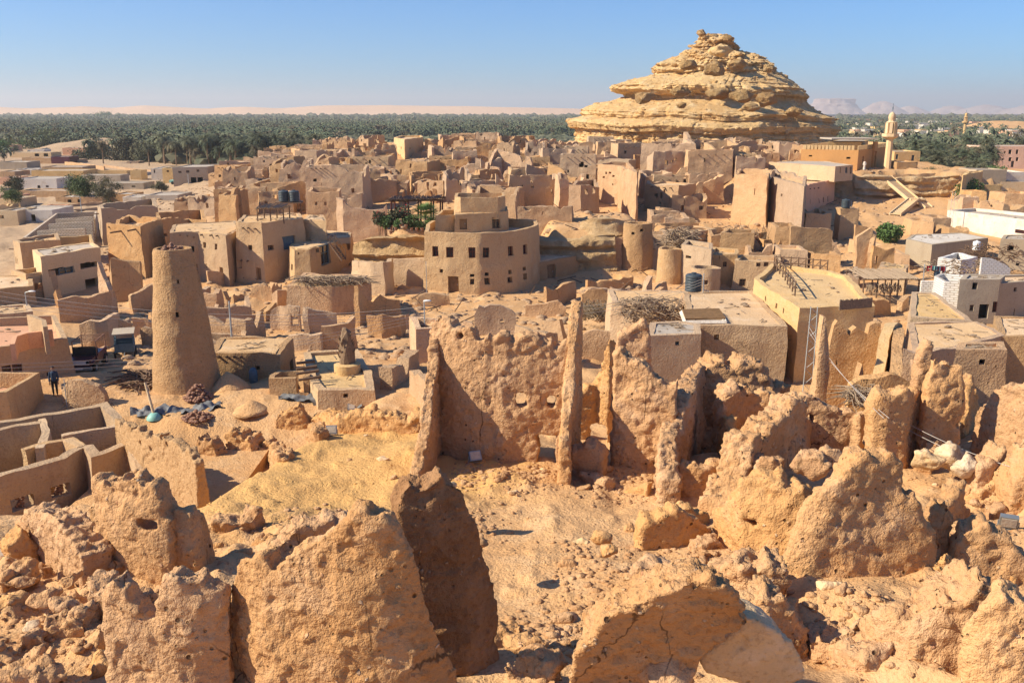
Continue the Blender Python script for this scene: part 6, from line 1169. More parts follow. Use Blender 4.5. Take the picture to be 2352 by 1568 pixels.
for ri, y in enumerate(ys[::-1]):
    ul = np.interp(y, [108, 140, 150, 170, 205, 225, 245], [600, 480, 440, 330, 390, 500, 700]); ur = np.interp(y, [105, 130, 150, 158, 162, 200, 225, 246], [2020, 1960, 1860, 1800, 1800, 1960, 1420, 1330])
    U = ul + rg.uniform(0, 20); k = 0
    while U < ur:
        w = rg.uniform(2.8, 6.2) if rg.rand() < .8 else rg.uniform(6, 8); d = rg.uniform(3., 5.5); h = rg.choice([2.4, 3., 3.7, 4.4, 5.2, 6.8]) * rg.uniform(.85, 1.15); rz = rg.normal() * .28
        yy = y + rg.uniform(-1.6, 1.6); x = (U - CU) / FP * yy * 1.0; U += (w + rg.uniform(-1.6, .2)) * FP / yy
        h *= np.interp(y, [150, 185, 215], [1, .8, .55])
        c = np.array([x + w / 2, yy + d / 2])
        if (c[0] - HILL[0]) ** 2 / 41 ** 2 + (c[1] - HILL[1]) ** 2 / 37 ** 2 < 1: continue
        ca, sa = math.cos(rz), math.sin(rz); P = np.array([(c[0] + a * w / 2 * ca - b_ * d / 2 * sa, c[1] + a * w / 2 * sa + b_ * d / 2 * ca) for a, b_ in ((-1, -1), (1, -1), (1, 1), (-1, 1))])
        if rg.rand() < .3:  # trapezoid or rounded corner
            P[rg.randint(4)] += rg.normal(size=2) * .7
        g = gz(P[:, 0], P[:, 1], False); zt = g.mean() + h
        if clash(P, zt, yy): continue
        k += 1; nh += 1; typ = rg.rand(); per = 2 * (w + d); bs = g - .9; hl = []; nw = rg.choice([1, 2, 3, 4, 6])
        for _ in range(nw):
            s = rg.uniform(.6, w - 1.); z = g.mean() + rg.uniform(.35, .75) * h; ww = rg.uniform(.25, .6); hl.append((s, s + ww, z, z + rg.uniform(.3, .9)))
        if d > 4 and rg.rand() < .5: s = w + d + w + rg.uniform(.6, d - 1.); z = g.mean() + rg.uniform(.3, .7) * h; hl.append((s, s + .5, z, z + .6))
        pos = '%s from left in the %s row below the hill' % (ORD[k - 1], ORD[ri])
        ht = 'tall' if h > 5 else 'low' if h < 3.4 else 'mid-height'
        if typ < .15:
            bld('%s flat-roofed mud house, %s' % (ht, pos), [], 0, [], 'house' if rg.rand() < .5 else 'mud', 'roof', par=rg.uniform(.1, .7), rag=.15, thick=.4, group='flat-roofed houses of the old town', wp=(P, zt), cell=.6, batter=.03) if False else None
            t = empty('mud_house', (c[0], c[1], g.mean()), '%s flat-roofed mud house, %s' % (ht, pos), 'house', 'flat-roofed houses of the old town')
            v, f = shell(P, [zt] * 4, bs, .4, True, .55, hl, .03, .07, nh, .2, .5); mk('wall', (v, f), M['house' if nh % 2 else 'mud'], t, 40)
            q = inset(P, .12); b = MB(); zz = zt - rg.uniform(.25, .6); b.prism(q, zz - .2, [zz + rg.normal() * .06 for _ in range(4)]); mk('roof', b, M['roof'], t)
            for e in range(4): m0 = P[0] + (P[1] - P[0]) * (.2 + e * .2); nn = np.array([(P[1] - P[0])[1], -(P[1] - P[0])[0]]) / w; b = MB(); b.tube((m0[0], m0[1], zz - .15), (m0[0] + nn[0] * .75, m0[1] + nn[1] * .75, zz - .2), .09, .07, 5); mk('beam', b, M['wood'], t)
        elif typ < .70:
            rag = rg.choice([.3, .6, 1., 1.7]) * min(1, h / 4); tops = [zt + rg.uniform(-.25, .1) * h * (rg.rand() < .5) for _ in range(4)]
            t = empty('ruined_house', (c[0], c[1], g.mean()), '%s roofless mud shell, %s' % (ht, pos), 'ruined house', 'roofless houses of the old town')
            v, f = shell(P, tops, bs, rg.uniform(.35, .55), True, .4, hl, .05, .08, nh, rag, rg.uniform(.5, 1.3)); mk('wall', (v, f), M['mud'], t, 40)
            if w > 4.5:
                m0 = P[0] + (P[1] - P[0]) * rg.uniform(.35, .65); m1 = P[3] + (P[2] - P[3]) * rg.uniform(.35, .65); dd = (m1 - m0) * .05
                v, f = shell([m0 + dd, m1 - dd], [zt - rg.uniform(.3, 2.)] * 2, [bs.min()] * 2, .4, False, .5, [], .02, .06, nh + 1, rag, .6); mk('inner_wall', (v, f), M['mud'], t, 40)
        else:
            i0 = rg.randint(4); n = rg.choice([2, 3]); idx = [(i0 + q) % 4 for q in range(n + 1)]; tt = [zt + rg.uniform(-.45, .15) * h for _ in idx]
            v, f = shell([P[q] for q in idx], tt, [bs.min()] * len(idx), rg.uniform(.45, .7), False, .42, [], .05, .08, nh, rg.choice([.5, 1., 1.8]), rg.uniform(.5, 1.1))
            mk('ruined_wall', (v, f), M['mud'], None, 40, '%s broken corner of mud walls, %s' % (ht, pos), 'ruined wall', 'broken wall corners of the old town')
ys = [60, 64, 68, 73, 78, 83, 88, 93, 98, 103]
CLEAR += [(160, 780, 360, 930), (180, 950, 980, 1200), (980, 640, 1240, 700), (500, 880, 760, 960)]
nm_ = 0
for ri, y in enumerate(ys):
    U = 190 + rg.uniform(0, 30); k = 0
    while U < 2110:
        w = rg.uniform(1.8, 4.5); U += (w * .8 + rg.uniform(-.5, 1.)) * FP / y; x = (U - CU) / FP * y; yy = y + rg.uniform(-1.5, 1.5); a = rg.uniform(-.7, .7); h = rg.uniform(.8, 2.9)
        if nm_ >= 230: break
        P = np.array([(x, yy), (x + w * math.cos(a), yy + w * math.sin(a))]); n2 = rg.uniform(1., 3.); P3_ = np.vstack([P, P[1] + np.array([-math.sin(a), math.cos(a)]) * n2])
        g = gz(P3_[:, 0], P3_[:, 1], False)
        if clash(P3_, g.mean() + h, yy): continue
        nm_ += 1; k += 1; v, f = shell(P3_, g + h * rg.uniform(.5, 1.1, 3), g - .8, rg.uniform(.35, .5), False, .35, [], .05, .1, nm_, rg.choice([.5, 1., 1.6]), rg.uniform(.6, 1.2))
        mk('yard_wall', (v, f), M['mud'], None, 40, 'ragged low yard wall corner, %s from left in the %s row behind the courtyard' % (ORD[k - 1], ORD[ri]), 'ruined wall', 'ragged yard walls of the middle ground')
print('town houses', nh, nm_)
b = MB(); rg2 = np.random.RandomState(8)
for cc, q, zr in ROOFS:
    if cc[1] > 140: continue
    for i in range(22):
        k = rg2.randint(len(q)); p = cc + (q[k] - cc) * rg2.rand() * .8 + (q[k - 1] - q[k]) * rg2.rand() * .4; r = rg2.uniform(.04, .16) * (.4 + rg2.rand() ** 2)
        if i % 4: b.blob((p[0], p[1], zr + r * .3), (r * 1.5, r, r * .6), i, 1, .5)
        else: a = rg2.rand() * 6.3; b.tube((p[0], p[1], zr + .06), (p[0] + math.cos(a) * .9, p[1] + math.sin(a) * .9, zr + .1), .03, .02, 4)
mk('roof_litter', b, M['straw'], None, False, 'stones, clods and sticks littering the flat roofs', 'litter', kind='stuff')
b = MB(); rg2 = np.random.RandomState(7)
for i in range(9500):
    y = 60 + 175 * rg2.rand() ** 1.3; U = rg2.uniform(np.interp(y, [60, 140, 205, 235], [200, 240, 430, 640]), np.interp(y, [60, 130, 235], [2352, 2150, 1700])); x = (U - CU) / FP * y; r = rg2.uniform(.08, .45) * (.3 + rg2.rand() ** 2); b.blob((x, y, 0), (r * 1.3, r, r * .7), i, 1, .5, 1.5)
    b.v[-1][:, 2] += gz([x], [y])[0]
mk('town_rubble', b, M['mud'], None, True, 'loose stones and rubble between the old-town ruins', 'rubble', kind='stuff')
b = MB()
for i in range(420):
    y = rg2.uniform(75, 200); U = rg2.uniform(500, 1950); x = (U - CU) / FP * y; z = gz([x], [y])[0]; a = rg2.rand() * 6.3; L = rg2.uniform(.8, 2.2); b.tube((x, y, z + .1), (x + math.cos(a) * L, y + math.sin(a) * L, z + rg2.uniform(.1, 1.3)), .06, .05, 4)
mk('fallen_timber', b, M['wood'], None, False, 'fallen palm beams and sticks littered among the ruins', 'timber', kind='stuff')
# ------------------------------------------------------------------ tanks, poles, wires, vehicles, people
def tank(p, r, h, mat, label, group=None):
    t = empty('water_tank', p, label, 'water tank', group); b = MB(); pr = [(r * .96, 0)]
    for k in range(6): pr += [(r, h * (k + .2) / 6.5), (r, h * (k + .7) / 6.5), (r * .95, h * (k + .95) / 6.5)]
    pr += [(r * .8, h * .97), (r * .3, h)]
    b.lathe(p, pr, 16); mk('body', b, M[mat], t, 30); b = MB(); b.lathe(np.array(p) + [0, 0, h], [(r * .32, -.02), (r * .32, .08), (r * .1, .1)], 12); mk('lid', b, M[mat], t)
    b = MB(); b.path([np.array(p) + [r + .08, -.2, h * .8], np.array(p) + [r + .12, -.25, .1], np.array(p) + [r + .5, -.3, .05]], .035, 5); mk('pipe', b, M['pole'], t)
tank(atz(1592, 668, zB - .06) * 1., .62, 1.3, 'tank', 'blue-grey ribbed water tank on the flat roof beside the branch-covered roof')
for U, l in ((652, 'left one of two dark water tanks on a frame left of the long mud house'), (676, 'right one of two dark water tanks on a frame left of the long mud house')): tank(aty(U, 462, 122), .68, 1.4, 'tank', l, 'pair of dark water tanks')
p = aty(664, 463, 122); ts = empty('tank_stand', p - [0, 0, 2.2], 'timber stand carrying the two dark water tanks', 'stand'); b = MB(); b.box(p - [0, 0, .12], (3.4, 1.6, .14)); mk('deck', b, M['wood'], ts)
for s in (-1.5, 1.5): b = MB(); b.tube(p + [s, 0, -2.6], p + [s, 0, -.1], .08, .08, 6); mk('leg', b, M['wood'], ts)
tank(aty(1942, 477, 121), .55, 1.1, 'tank', 'single grey water tank on a ruin in front of the cliff caves'); swall([(1925, (121.5,), 478), (1945, (121.5,), 478), (1968, (121.5,), 479)], 'clay block carrying the single grey water tank', 2., rag=0, mat='mud', name='mud_house', cat='house')
tank(aty(2242, 574, 103), .42, 1.0, 'wtank', 'white cylindrical tank on the slab roof among debris')
tank(aty(2336 + 6, 520, 128), .4, .6, 'wtank', 'small white tank on the long white-walled building'); 
p = G(183, 922); b = MB(); b.lathe(p, [(.3, 0), (.3, 1.1), (.27, 1.15)], 14); mk('barrel', b, M['wtank'], None, 40, 'white upright barrel behind the low curved clay wall at the left', 'barrel')
p = G(583, 880); b = MB(); b.lathe(p, [(.2, 0), (.26, .1), (.26, .75), (.16, .95), (.1, .98)], 12); mk('barrel', b, M['blue'], None, 40, 'blue plastic barrel by the wall of the flat-roofed yard house', 'barrel')
p = G(355, 962); b = MB(); b.lathe(p, [(.42, 0), (.4, .12), (.2, .34), (.12, .36)], 14); mk('pole_base', b, M['teal'], None, 40, 'pale teal tub at the foot of the leaning white pole', 'tub')
b = MB(); b.tube(p + [0, 0, .2], aty(333, 878, p[1] + .6), .09, .07, 8); mk('leaning_pole', b, M['cream'], None, 40, 'leaning white pole standing in the pale teal tub', 'pole')
def tarp(pts, label):
    v = []; n0 = len(pts); tt = np.linspace(0, n0 - 1, 60); pts = [tuple(np.interp(q, range(n0), [p[c] for p in pts]) + (2.5 * math.sin(q * 3.1 + c * 2) if c else 0) for c in range(3)) for q in tt]; n = len(pts); k = 12
    for i, (U, V0, V1) in enumerate(pts):
        for j in range(k):
            p = G(U, V0 + (V1 - V0) * j / (k - 1)); z = gz(p[0], p[1])[0]; v.append((p[0], p[1], z + .09 + .3 * float(fbm([[p[0], p[1], 0]], 2.6, 3, 4)[0])))
    v = np.array(v); f = [(i * k + j, i * k + j + 1, (i + 1) * k + j + 1, (i + 1) * k + j) for i in range(n - 1) for j in range(k - 1)]
    m = len(v); w = v - [0, 0, .04]; f = [q[::-1] for q in f] + [tuple(m + x for x in q) for q in f]; mk('tarpaulin', (np.vstack([v, w]), f), M['tarp'], None, True, label, 'tarpaulin')
tarp([(300 + i * 16, 950 - 1.5 * i, 966 - (i - 7) ** 2 * .05 - 1.2 * i) for i in range(14)] , 'crumpled blue-grey tarpaulin strip along the yard below the tower')
tarp([(640 + i * 16, 912 + i * .8, 928 + 1. * i) for i in range(13)], 'blue-grey tarpaulin strip between the clay store and the clay platform')
def pile(U, V, y, r, n, mat, label, name, cat, s=.1, hh=.6, sub=1):
    p = aty(U, V, y); b = MB(); rgp = np.random.RandomState(int(U)); g = gz(p[0], p[1])[0]
    for i in range(n):
        a, q = rgp.rand() * 6.3, math.sqrt(rgp.rand()); b.blob((p[0] + math.cos(a) * q * r, p[1] + math.sin(a) * q * r, g + hh * (1 - q) * rgp.rand() + .05), (s * 1.2, s, s * .8), i, sub, .4)
    mk(name, b, M[mat], None, False, label, cat, kind='stuff')
pile(452, 870, 50, .8, 160, 'clay', 'heap of reddish stones piled against the tower foot', 'stone_heap', 'stones', .11, 1.)
pile(448, 902, 47.5, .8, 120, 'clay', 'second heap of reddish stones in front of the tower', 'stone_heap', 'stones', .1, .5)
for U, V, y, r, h, l in ((527, 868, 52, 1.3, 1.2, 'conical sand heap against the yard house wall'), (575, 912, 48.5, 1., .55, 'low gravel heap in the yard right of the tower')):
    p = aty(U, V, y); g = gz(p[0], p[1])[0]; b = MB(); b.lathe((p[0], p[1], g - .1), [(r * 1.1, 0), (r * .8, h * .35), (r * .4, h * .75), (r * .08, h + .1)], 20); v = b.V(); v += np.stack([fbm(v, 1.5, 3, q) for q in (1, 2, 3)], 1) * .15; mk('sand_heap', (v, b.f), M['ground'], None, True, l, 'sand heap')
thatch((305, 860, 360, 895), 150, 2.2, 'stack of palm ribs and firewood left of the tower foot', 'wood', 'firewood', .06, .05, seed=12, lift=.5)
thatch((170, 925, 260, 945), 90, 1.0, 'pale brushwood litter behind the low curved clay wall', 'straw', 'brushwood', .03, .05, seed=13, lift=.3)
thatch((2210, 565, 2340, 600), 140, .9, 'scattered planks and sticks on the debris roof at the right', 'wood', 'debris', .05, .05, y=101, seed=14, lift=.4)
thatch((2120, 600, 2300, 640), 200, .9, 'wooden debris and reeds spread over the low roofs at the right', 'straw', 'debris', .05, .05, y=90, seed=15, lift=.3)
thatch((1960, 905, 2030, 935), 160, 1.3, 'bundle of dry fronds in the yard behind the arched wall', 'straw', 'brushwood', .03, .05, y=36.5, seed=16, lift=.4)
thatch((1340, 700, 1400, 735), 260, 1.0, 'dark brushwood in the yard under the trapezoid wall', 'twig', 'brushwood', .03, .05, y=72, seed=17, lift=.5)
thatch((1420, 480, 1560, 540), 1, .5, 'stick', 'wood') if False else None
thatch((1530, 530, 1600, 575), 320, 1.6, 'collapsed thatch roof between the watch tower and the squat round tower', 'straw', 'thatch', .05, .1, y=101, seed=18, lift=.5)
# palm stump in its clay ring
p = atz(797, 826, 3.6); t = empty('palm_stump', p, 'dead palm stump rising through the golden clay platform', 'palm stump'); b = MB(); b.lathe(p, [(.5, -1.5), (.48, .0), (.42, .8), (.36, 1.4), (.3, 1.75), (.14, 2.0)], 14); v = b.V(); v += np.stack([fbm(v, 5, 2, q) for q in (1, 2, 3)], 1) * .14; mk('trunk', (v, b.f), M['trunk'], t)
b = MB(); rgq = np.random.RandomState(3)
for k in range(40): a = rgq.rand() * 6.3; z0 = rgq.uniform(.1, 1.6); r = .48 - z0 * .12; b.tube(p + [r * math.cos(a), r * math.sin(a), z0], p + [(r + .12) * math.cos(a), (r + .12) * math.sin(a), z0 + .25], .05, .02, 4)
mk('leaf_stubs', b, M['trunk'], t); b = MB(); b.lathe(p - [0, 0, 1.2], [(.8, 0), (.8, .95), (.6, 1.02)], 18); mk('clay_ring', b, M['yellow'], t, 40)
def pole(U, Vb, Vt, y, r, label, lamp=0, mat='pole', lat=False):
    a = aty(U, Vb, y); g = gz(a[0], y)[0]; top = aty(U, Vt, y); t = empty('lamp_post' if lamp else 'utility_pole', (a[0], y, g), label, 'lamp post' if lamp else 'pole'); b = MB()
    if lat:
        for s in (-1, 1): b.tube((a[0] + s * .28, y, g - .3), (a[0] + s * .18, y, top[2]), .03, .025, 4)
        for k in range(14): z0 = g + (top[2] - g) * k / 14; z1 = g + (top[2] - g) * (k + 1) / 14; s = 1 if k % 2 else -1; b.tube((a[0] + s * .24, y, z0), (a[0] - s * .24, y, z1), .012, .012, 4)
    else: b.tube((a[0], y, g - .3), (a[0], y, top[2]), r, r * .7, 8)
    mk('pole', b, M[mat], t)
    if lamp:
        b = MB(); b.tube((a[0], y, top[2]), (a[0] + lamp, y - .1, top[2] + .15), .035, .03, 6); mk('arm', b, M[mat], t)
        b = MB(); b.blob((a[0] + lamp * 1.2, y - .1, top[2] + .12), (.3, .13, .08), 1, 2, .05); mk('lamp_head', b, M['wtank'], t, True)
    return top
pole(532, 772, 692, 62, .08, 'thin steel pole in the yard behind the flat-roofed house')
pole(1860, 830, 704, 49, .1, 'lattice steel pylon rising beside the broad roof terrace', lat=True)
pole(1615, 668, 628, 66, .05, 'thin mast beside the ribbed water tank')
pole(2187, 480, 440, 128, .1, 'lattice pylon at the right end of the cliff', lat=True)
pole(975, 725, 694, 63, .06, 'short street lamp with a white head beside the round guest house', -.01 + .2)
pole(66, 735, 672, 70, .06, 'street lamp over the modern house at the far left', .5)
pole(187, 482, 453, 158, .09, 'white street lamp on the left plain, bent arm', -1.)
pole(434, 430, 400, 215, .09, 'white pole before the grey two-storey block on the left plain')
pole(980, 668, 600, 87, .035, 'thin antenna pole on the left corner of the round guest house')
pole(151, 905, 870, 49, .035, 'thin pole by the house corner at the lower left')
pole(1840, 400, 352, 160, .05, 'thin mast left of the orange mosque') if False else None
def cable(a, b_, sag, r, label, group):
    P = [a + (b_ - a) * k / 16 - np.array([0, 0, sag * 4 * (k / 16) * (1 - k / 16)]) for k in range(17)]; m = MB(); m.path(P, r, 4); mk('cable', m, M['wire'], None, False, label, 'cable', group)
g_ = 'overhead power cables'
for i in range(4): cable(aty(-60, 660 + i * 10, 60.), aty(985, 703 + i * 7, 66.), 1.2, .012, ['topmost', 'second', 'third', 'lowest'][i] + ' of four cables crossing in front of the thatched house', g_)
for i in range(3): cable(aty(-60, 838 + i * 9, 47.), aty(975, 720 + i * 7, 66.), .8, .011, ['upper', 'middle', 'lower'][i] + ' cable passing over the parked vehicles at the left', g_)
for i in range(2): cable(aty(1858, 750 + i * 12, 49.), aty(2030 + i * 12, 960, 30.), .3, .012, ['left', 'right'][i] + ' cable slanting from the lattice pylon to the tall orange fin', g_)
for i in range(2): cable(aty(2072, 965 + i * 14, 33.), aty(2420, 1100 + i * 14, 26.), .2, .012, ['upper', 'lower'][i] + ' cable stretched over the broken walls at the right edge', g_)
for i in range(3): cable(aty(1310, 705 + i * 9, 62.), aty(1616, 640 + i * 6, 66.), .4, .011, ['upper', 'middle', 'lower'][i] + ' cable between the right wall fin and the thin mast', g_)
def jeep(U, V, rz):
    p = G(U, V); p[2] = gz(p[0], p[1])[0]; t = empty('jeep', p, 'open-topped dark red off-road car with a roof rack frame parked in the left street', 'car'); ca, sa = math.cos(rz), math.sin(rz)
    L = lambda q: np.array([p[0] + q[0] * ca - q[1] * sa, p[1] + q[0] * sa + q[1] * ca, p[2] + q[2]])
    def bx(name, c, d, m, par=t): b = MB(); b.box(L(c), d, rz); return mk(name, b, M[m], par)
    # x across, -y is the front
    b = MB(); b.box(L((0, .5, .78)), (1.6, 2.2, .5), rz); b.box(L((0, -1.1, .84)), (1.45, 1.1, .42), rz); b.box(L((0, 0, .5)), (1.2, 3.6, .2), rz); body = mk('body', b, M['maroon'], t)
    for s in (-1, 1):
        bx('fender', (s * .72, -1.15, .82), (.34, 1.05, .1), 'maroon', body); bx('side_panel', (s * .8, .6, 1.05), (.06, 2., .25), 'maroon', body)
        b = MB(); b.tube(L((s * .5, -1.66, .86)), L((s * .5, -1.70, .86)), .11, .11, 12); mk('headlight', b, M['glass'], t)
        for y_ in (-1.15, 1.15):
            b = MB(); b.tube(L((s * .62, y_, .38)), L((s * .88, y_, .38)), .38, .38, 16); w = mk('wheel', b, M['black'], t); b = MB(); b.tube(L((s * .885, y_, .38)), L((s * .9, y_, .38)), .2, .2, 12); mk('rim', b, M['metal'], w)
    bx('grille', (0, -1.665, .84), (1.2, .03, .26), 'wtank'); bx('bumper', (0, -1.85, .5), (1.6, .16, .2), 'metal'); bx('number_plate', (0, -1.94, .52), (.5, .02, .13), 'wtank')
    b = MB(); b.path([L((-.72, -.55, 1.0)), L((-.68, -.45, 1.62)), L((.68, -.45, 1.62)), L((.72, -.55, 1.0))], .045, 5); ws = mk('windscreen_frame', b, M['black'], t); bx('windscreen', (0, -.5, 1.3), (1.32, .02, .56), 'glass', ws)
    for x in (-.38, .38): bx('seat', (x, .25, 1.15), (.5, .14, .55), 'black')
    b = MB()
    for s in (-.75, .75): b.path([L((s, -.4, 1.1)), L((s, -.4, 2.)), L((s, 1.6, 2.)), L((s, 1.6, 1.1))], .035, 5)
    for k in range(6): b.tube(L((-.75, -.4 + k * .4, 2.)), L((.75, -.4 + k * .4, 2.)), .028, .028, 5)
    mk('roof_rack', b, M['clay'], t)
jeep(203, 840, R(8))
def trailer(U, V, rz):
    p = G(U, V); p[2] = gz(p[0], p[1])[0]; t = empty('cargo_cart', p, 'small grey covered cargo cart on four wheels parked beside the jeep', 'cart'); ca, sa = math.cos(rz), math.sin(rz); L = lambda q: np.array([p[0] + q[0] * ca - q[1] * sa, p[1] + q[0] * sa + q[1] * ca, p[2] + q[2]])
    b = MB(); b.box(L((0, 0, .55)), (1.3, 1.9, .12), rz)
    for s in (-1, 1): b.box(L((s * .62, 0, .85)), (.06, 1.9, .5), rz)
    for s in (-1, 1): b.box(L((0, s * .92, .85)), (1.18, .06, .5), rz)
    mk('cargo_box', b, M['blue'], t); b = MB()
    for sx in (-.6, .6):
        for sy in (-.9, 0, .9): b.tube(L((sx, sy, 1.0)), L((sx, sy, 1.75)), .03, .03, 5)
    for z in (1.25, 1.5):
        for sx in (-.6, .6): b.tube(L((sx, -.9, z)), L((sx, .9, z)), .025, .025, 5)
        for sy in (-.9, .9): b.tube(L((-.6, sy, z)), L((.6, sy, z)), .025, .025, 5)
    mk('cage_rails', b, M['blue'], t); b = MB(); b.box(L((0, 0, 1.8)), (1.45, 2.05, .08), rz); mk('canopy', b, M['grey'], t)
    for sx in (-.66, .66):
        for sy in (-.6, .6): b = MB(); b.tube(L((sx - .06, sy, .27)), L((sx + .06, sy, .27)), .27, .27, 14); mk('wheel', b, M['black'], t)
    b = MB(); b.tube(L((0, -.95, .5)), L((0, -1.7, .4)), .04, .04, 5); mk('drawbar', b, M['metal'], t)
trailer(289, 813, R(20))
def cart(U, V):
    p = G(U, V); p[2] = gz(p[0], p[1])[0]; t = empty('handcart', p, 'small wooden handcart in front of the tall square mud house', 'cart'); b = MB(); b.box(p + [0, 0, .6], (1., 1.4, .1)); mk('bed', b, M['wood'], t)
    b = MB()
    for s in (-.5, .5):
        for k in range(4): b.tube(p + [s, -.6 + k * .4, .6], p + [s, -.6 + k * .4, 1.], .03, .03, 4)
        b.tube(p + [s, -.7, 1.], p + [s, .7, 1.], .03, .03, 4)
    mk('side_rack', b, M['wood'], t)
    for s in (-.55, .55): b = MB(); b.tube(p + [s - .04, 0, .35], p + [s + .04, 0, .35], .35, .35, 14); mk('wheel', b, M['black'], t)
cart(573, 641)
def motorbike(U, V, y):
    p = aty(U, V, y); p[2] = gz(p[0], p[1])[0]; t = empty('motorcycle', p, 'dark motorcycle parked on the sandy square below the cliff stairs', 'motorcycle')
    for s in (-.62, .62):
        b = MB(); b.tube(p + [s, -.05, .32], p + [s, .05, .32], .32, .32, 14); mk('wheel', b, M['black'], t)
    b = MB(); b.path([p + [-.62, 0, .32], p + [-.2, 0, .7], p + [.35, 0, .8], p + [.62, 0, .32]], .07, 6); b.box(p + [.02, 0, .5], (.5, .22, .36)); mk('frame', b, M['metal'], t)
    b = MB(); b.box(p + [-.2, 0, .86], (.65, .26, .12)); mk('seat', b, M['black'], t); b = MB(); b.blob(p + [.2, 0, .9], (.26, .16, .14), 2, 2, .02); mk('fuel_tank', b, M['dwood'], t, True)
    b = MB(); b.tube(p + [.42, -.32, 1.05], p + [.42, .32, 1.05], .03, .03, 5); mk('handlebar', b, M['metal'], t)
motorbike(2043, 526, 126.)
def person(p, h, face, top, legs, label, robe=False, arm=.15):
    p = np.array(p, float); t = empty('person', p, label, 'person'); s = h / 1.75; ca, sa = math.cos(face), math.sin(face)
    L = lambda x, y, z: p + np.array([(x * ca - y * sa) * s, (x * sa + y * ca) * s, z * s])
    def cap(b, a, c, r0, r1):
        b.tube(a, c, r0 * s, r1 * s, 8); v, f = ICO[2]; b.add(v * r0 * s + a, f); b.add(v * r1 * s + c, f)
    b = MB(); cap(b, L(0, 0, 1.42), L(0, 0, 1.52), .055, .055); v, f = ICO[3]; b.add(v * np.array([.085, .10, .12]) * s + L(0, -.01, 1.63), f); v2, f2 = ICO[1]; b.add(v2 * .022 * s + L(0, -.115, 1.61), f2)
    for q in (-1, 1):
        b.add(v2 * np.array([.015, .03, .03]) * s + L(q * .088, 0, 1.62), f2); cap(b, L(q * .19, 0, 1.38), L(q * .23, .02, 1.1), .05, .042); cap(b, L(q * .23, .02, 1.1), L(q * .22, -arm, .86), .042, .028); cap(b, L(q * .22, -arm, .86), L(q * .22, -arm - .02, .76), .034, .022)
        for k in range(4): cap(b, L(q * .22 + (k - 1.5) * .017, -arm - .02, .77), L(q * .22 + (k - 1.5) * .018, -arm - .04, .68 + abs(k - 1.5) * .01), .009, .008)
        cap(b, L(q * .22 - q * .03, -arm - .03, .79), L(q * .22 - q * .05, -arm - .06, .73), .01, .009)
        cap(b, L(q * .09, 0, .9), L(q * .1, -.01, .48), .085, .06); cap(b, L(q * .1, -.01, .48), L(q * .1, .02, .09), .055, .04); cap(b, L(q * .1, .03, .045), L(q * .11, -.15, .035), .04, .03)
    cap(b, L(0, 0, 1.0), L(0, 0, 1.33), .13, .15); v, n, f = remesh(b.V(), b.f, .012); mk('body', (v, f), M['skin'], t, True)
    b = MB(); v, f = ICO[3]; b.add(v * np.array([.095, .108, .10]) * s + L(0, .02, 1.68), f); mk('hair', b, M['black'], t, True)
    b = MB(); cap(b, L(0, 0, .95), L(0, 0, 1.33), .155, .17)
    for q in (-1, 1): cap(b, L(q * .17, 0, 1.38), L(q * .235, .02, 1.1), .068, .06); cap(b, L(q * .235, .02, 1.1), L(q * .225, -arm * .8, .9), .06, .05)
    if robe: b.lathe(L(0, 0, 0), [(.24 * s, .06 * s), (.2 * s, .5 * s), (.16 * s, 1. * s), (.13 * s, 1.38 * s)], 14)
    v, n, f = remesh(b.V(), b.f, .015); mk('robe' if robe else 'shirt', (v, f), M[top], t, True)
    if not robe:
        b = MB()
        for q in (-1, 1): cap(b, L(q * .09, 0, .92), L(q * .1, -.01, .48), .10, .075); cap(b, L(q * .1, -.01, .48), L(q * .1, .02, .1), .07, .055)
        v, n, f = remesh(b.V(), b.f, .014); mk('trousers', (v, f), M[legs], t, True)
p = G(128, 908); p[2] = gz(p[0], p[1])[0]; person(p, 1.72, .4, 'cloth', 'black', 'person in dark blue clothes standing by the house corner at the lower left')
p = aty(1984, 398, 160.5); p[2] = gz(p[0], p[1])[0]; person(p, 1.72, -.5, 'white', 'white', 'person in a pale robe walking by the orange mosque wall', True)
# washing line
a, c = aty(2124, 610, 90), aty(2172, 612, 90); tl = empty('washing_line', a, 'washing line strung over the debris roofs at the right', 'washing line'); b = MB(); b.tube(a, c, .012, .012, 4); mk('line', b, M['wire'], tl)
for q in (a, c): b = MB(); b.tube(q - [0, 0, 2.6], q + [0, 0, .15], .05, .05, 6); mk('post', b, M['pole'], tl)
for k, (w, h, m, l) in enumerate([(.5, .5, 'red', 'red cloth at the left end of the washing line'), (.4, .4, 'teal', 'pale teal cloth hanging on the washing line'), (.6, 1., 'blue', 'long dark blue garment hanging on the washing line'), (.6, .5, 'red', 'wide red cloth right of the dark blue garment'), (.35, .8, 'maroon', 'dark red garment at the right end of the washing line')]):
    q = a + (c - a) * (.1 + k * .19); n = 6; v = []
    for i in range(n + 1):
        for j in (0, 1): v.append((q[0] + w * i / n, q[1] + .05 * math.sin(i * 1.9), q[2] - j * h * (1 + .06 * math.sin(i)) - .01))
    v = np.array(v); f = [(2 * i, 2 * i + 1, 2 * i + 3, 2 * i + 2) for i in range(n)]; m_ = len(v); f = f + [tuple(m_ + x for x in g[::-1]) for g in f]; mk('hanging_cloth', (np.vstack([v, v + [0, .012, 0]]), f), M[m], None, True, l, 'laundry', 'laundry on the washing line')
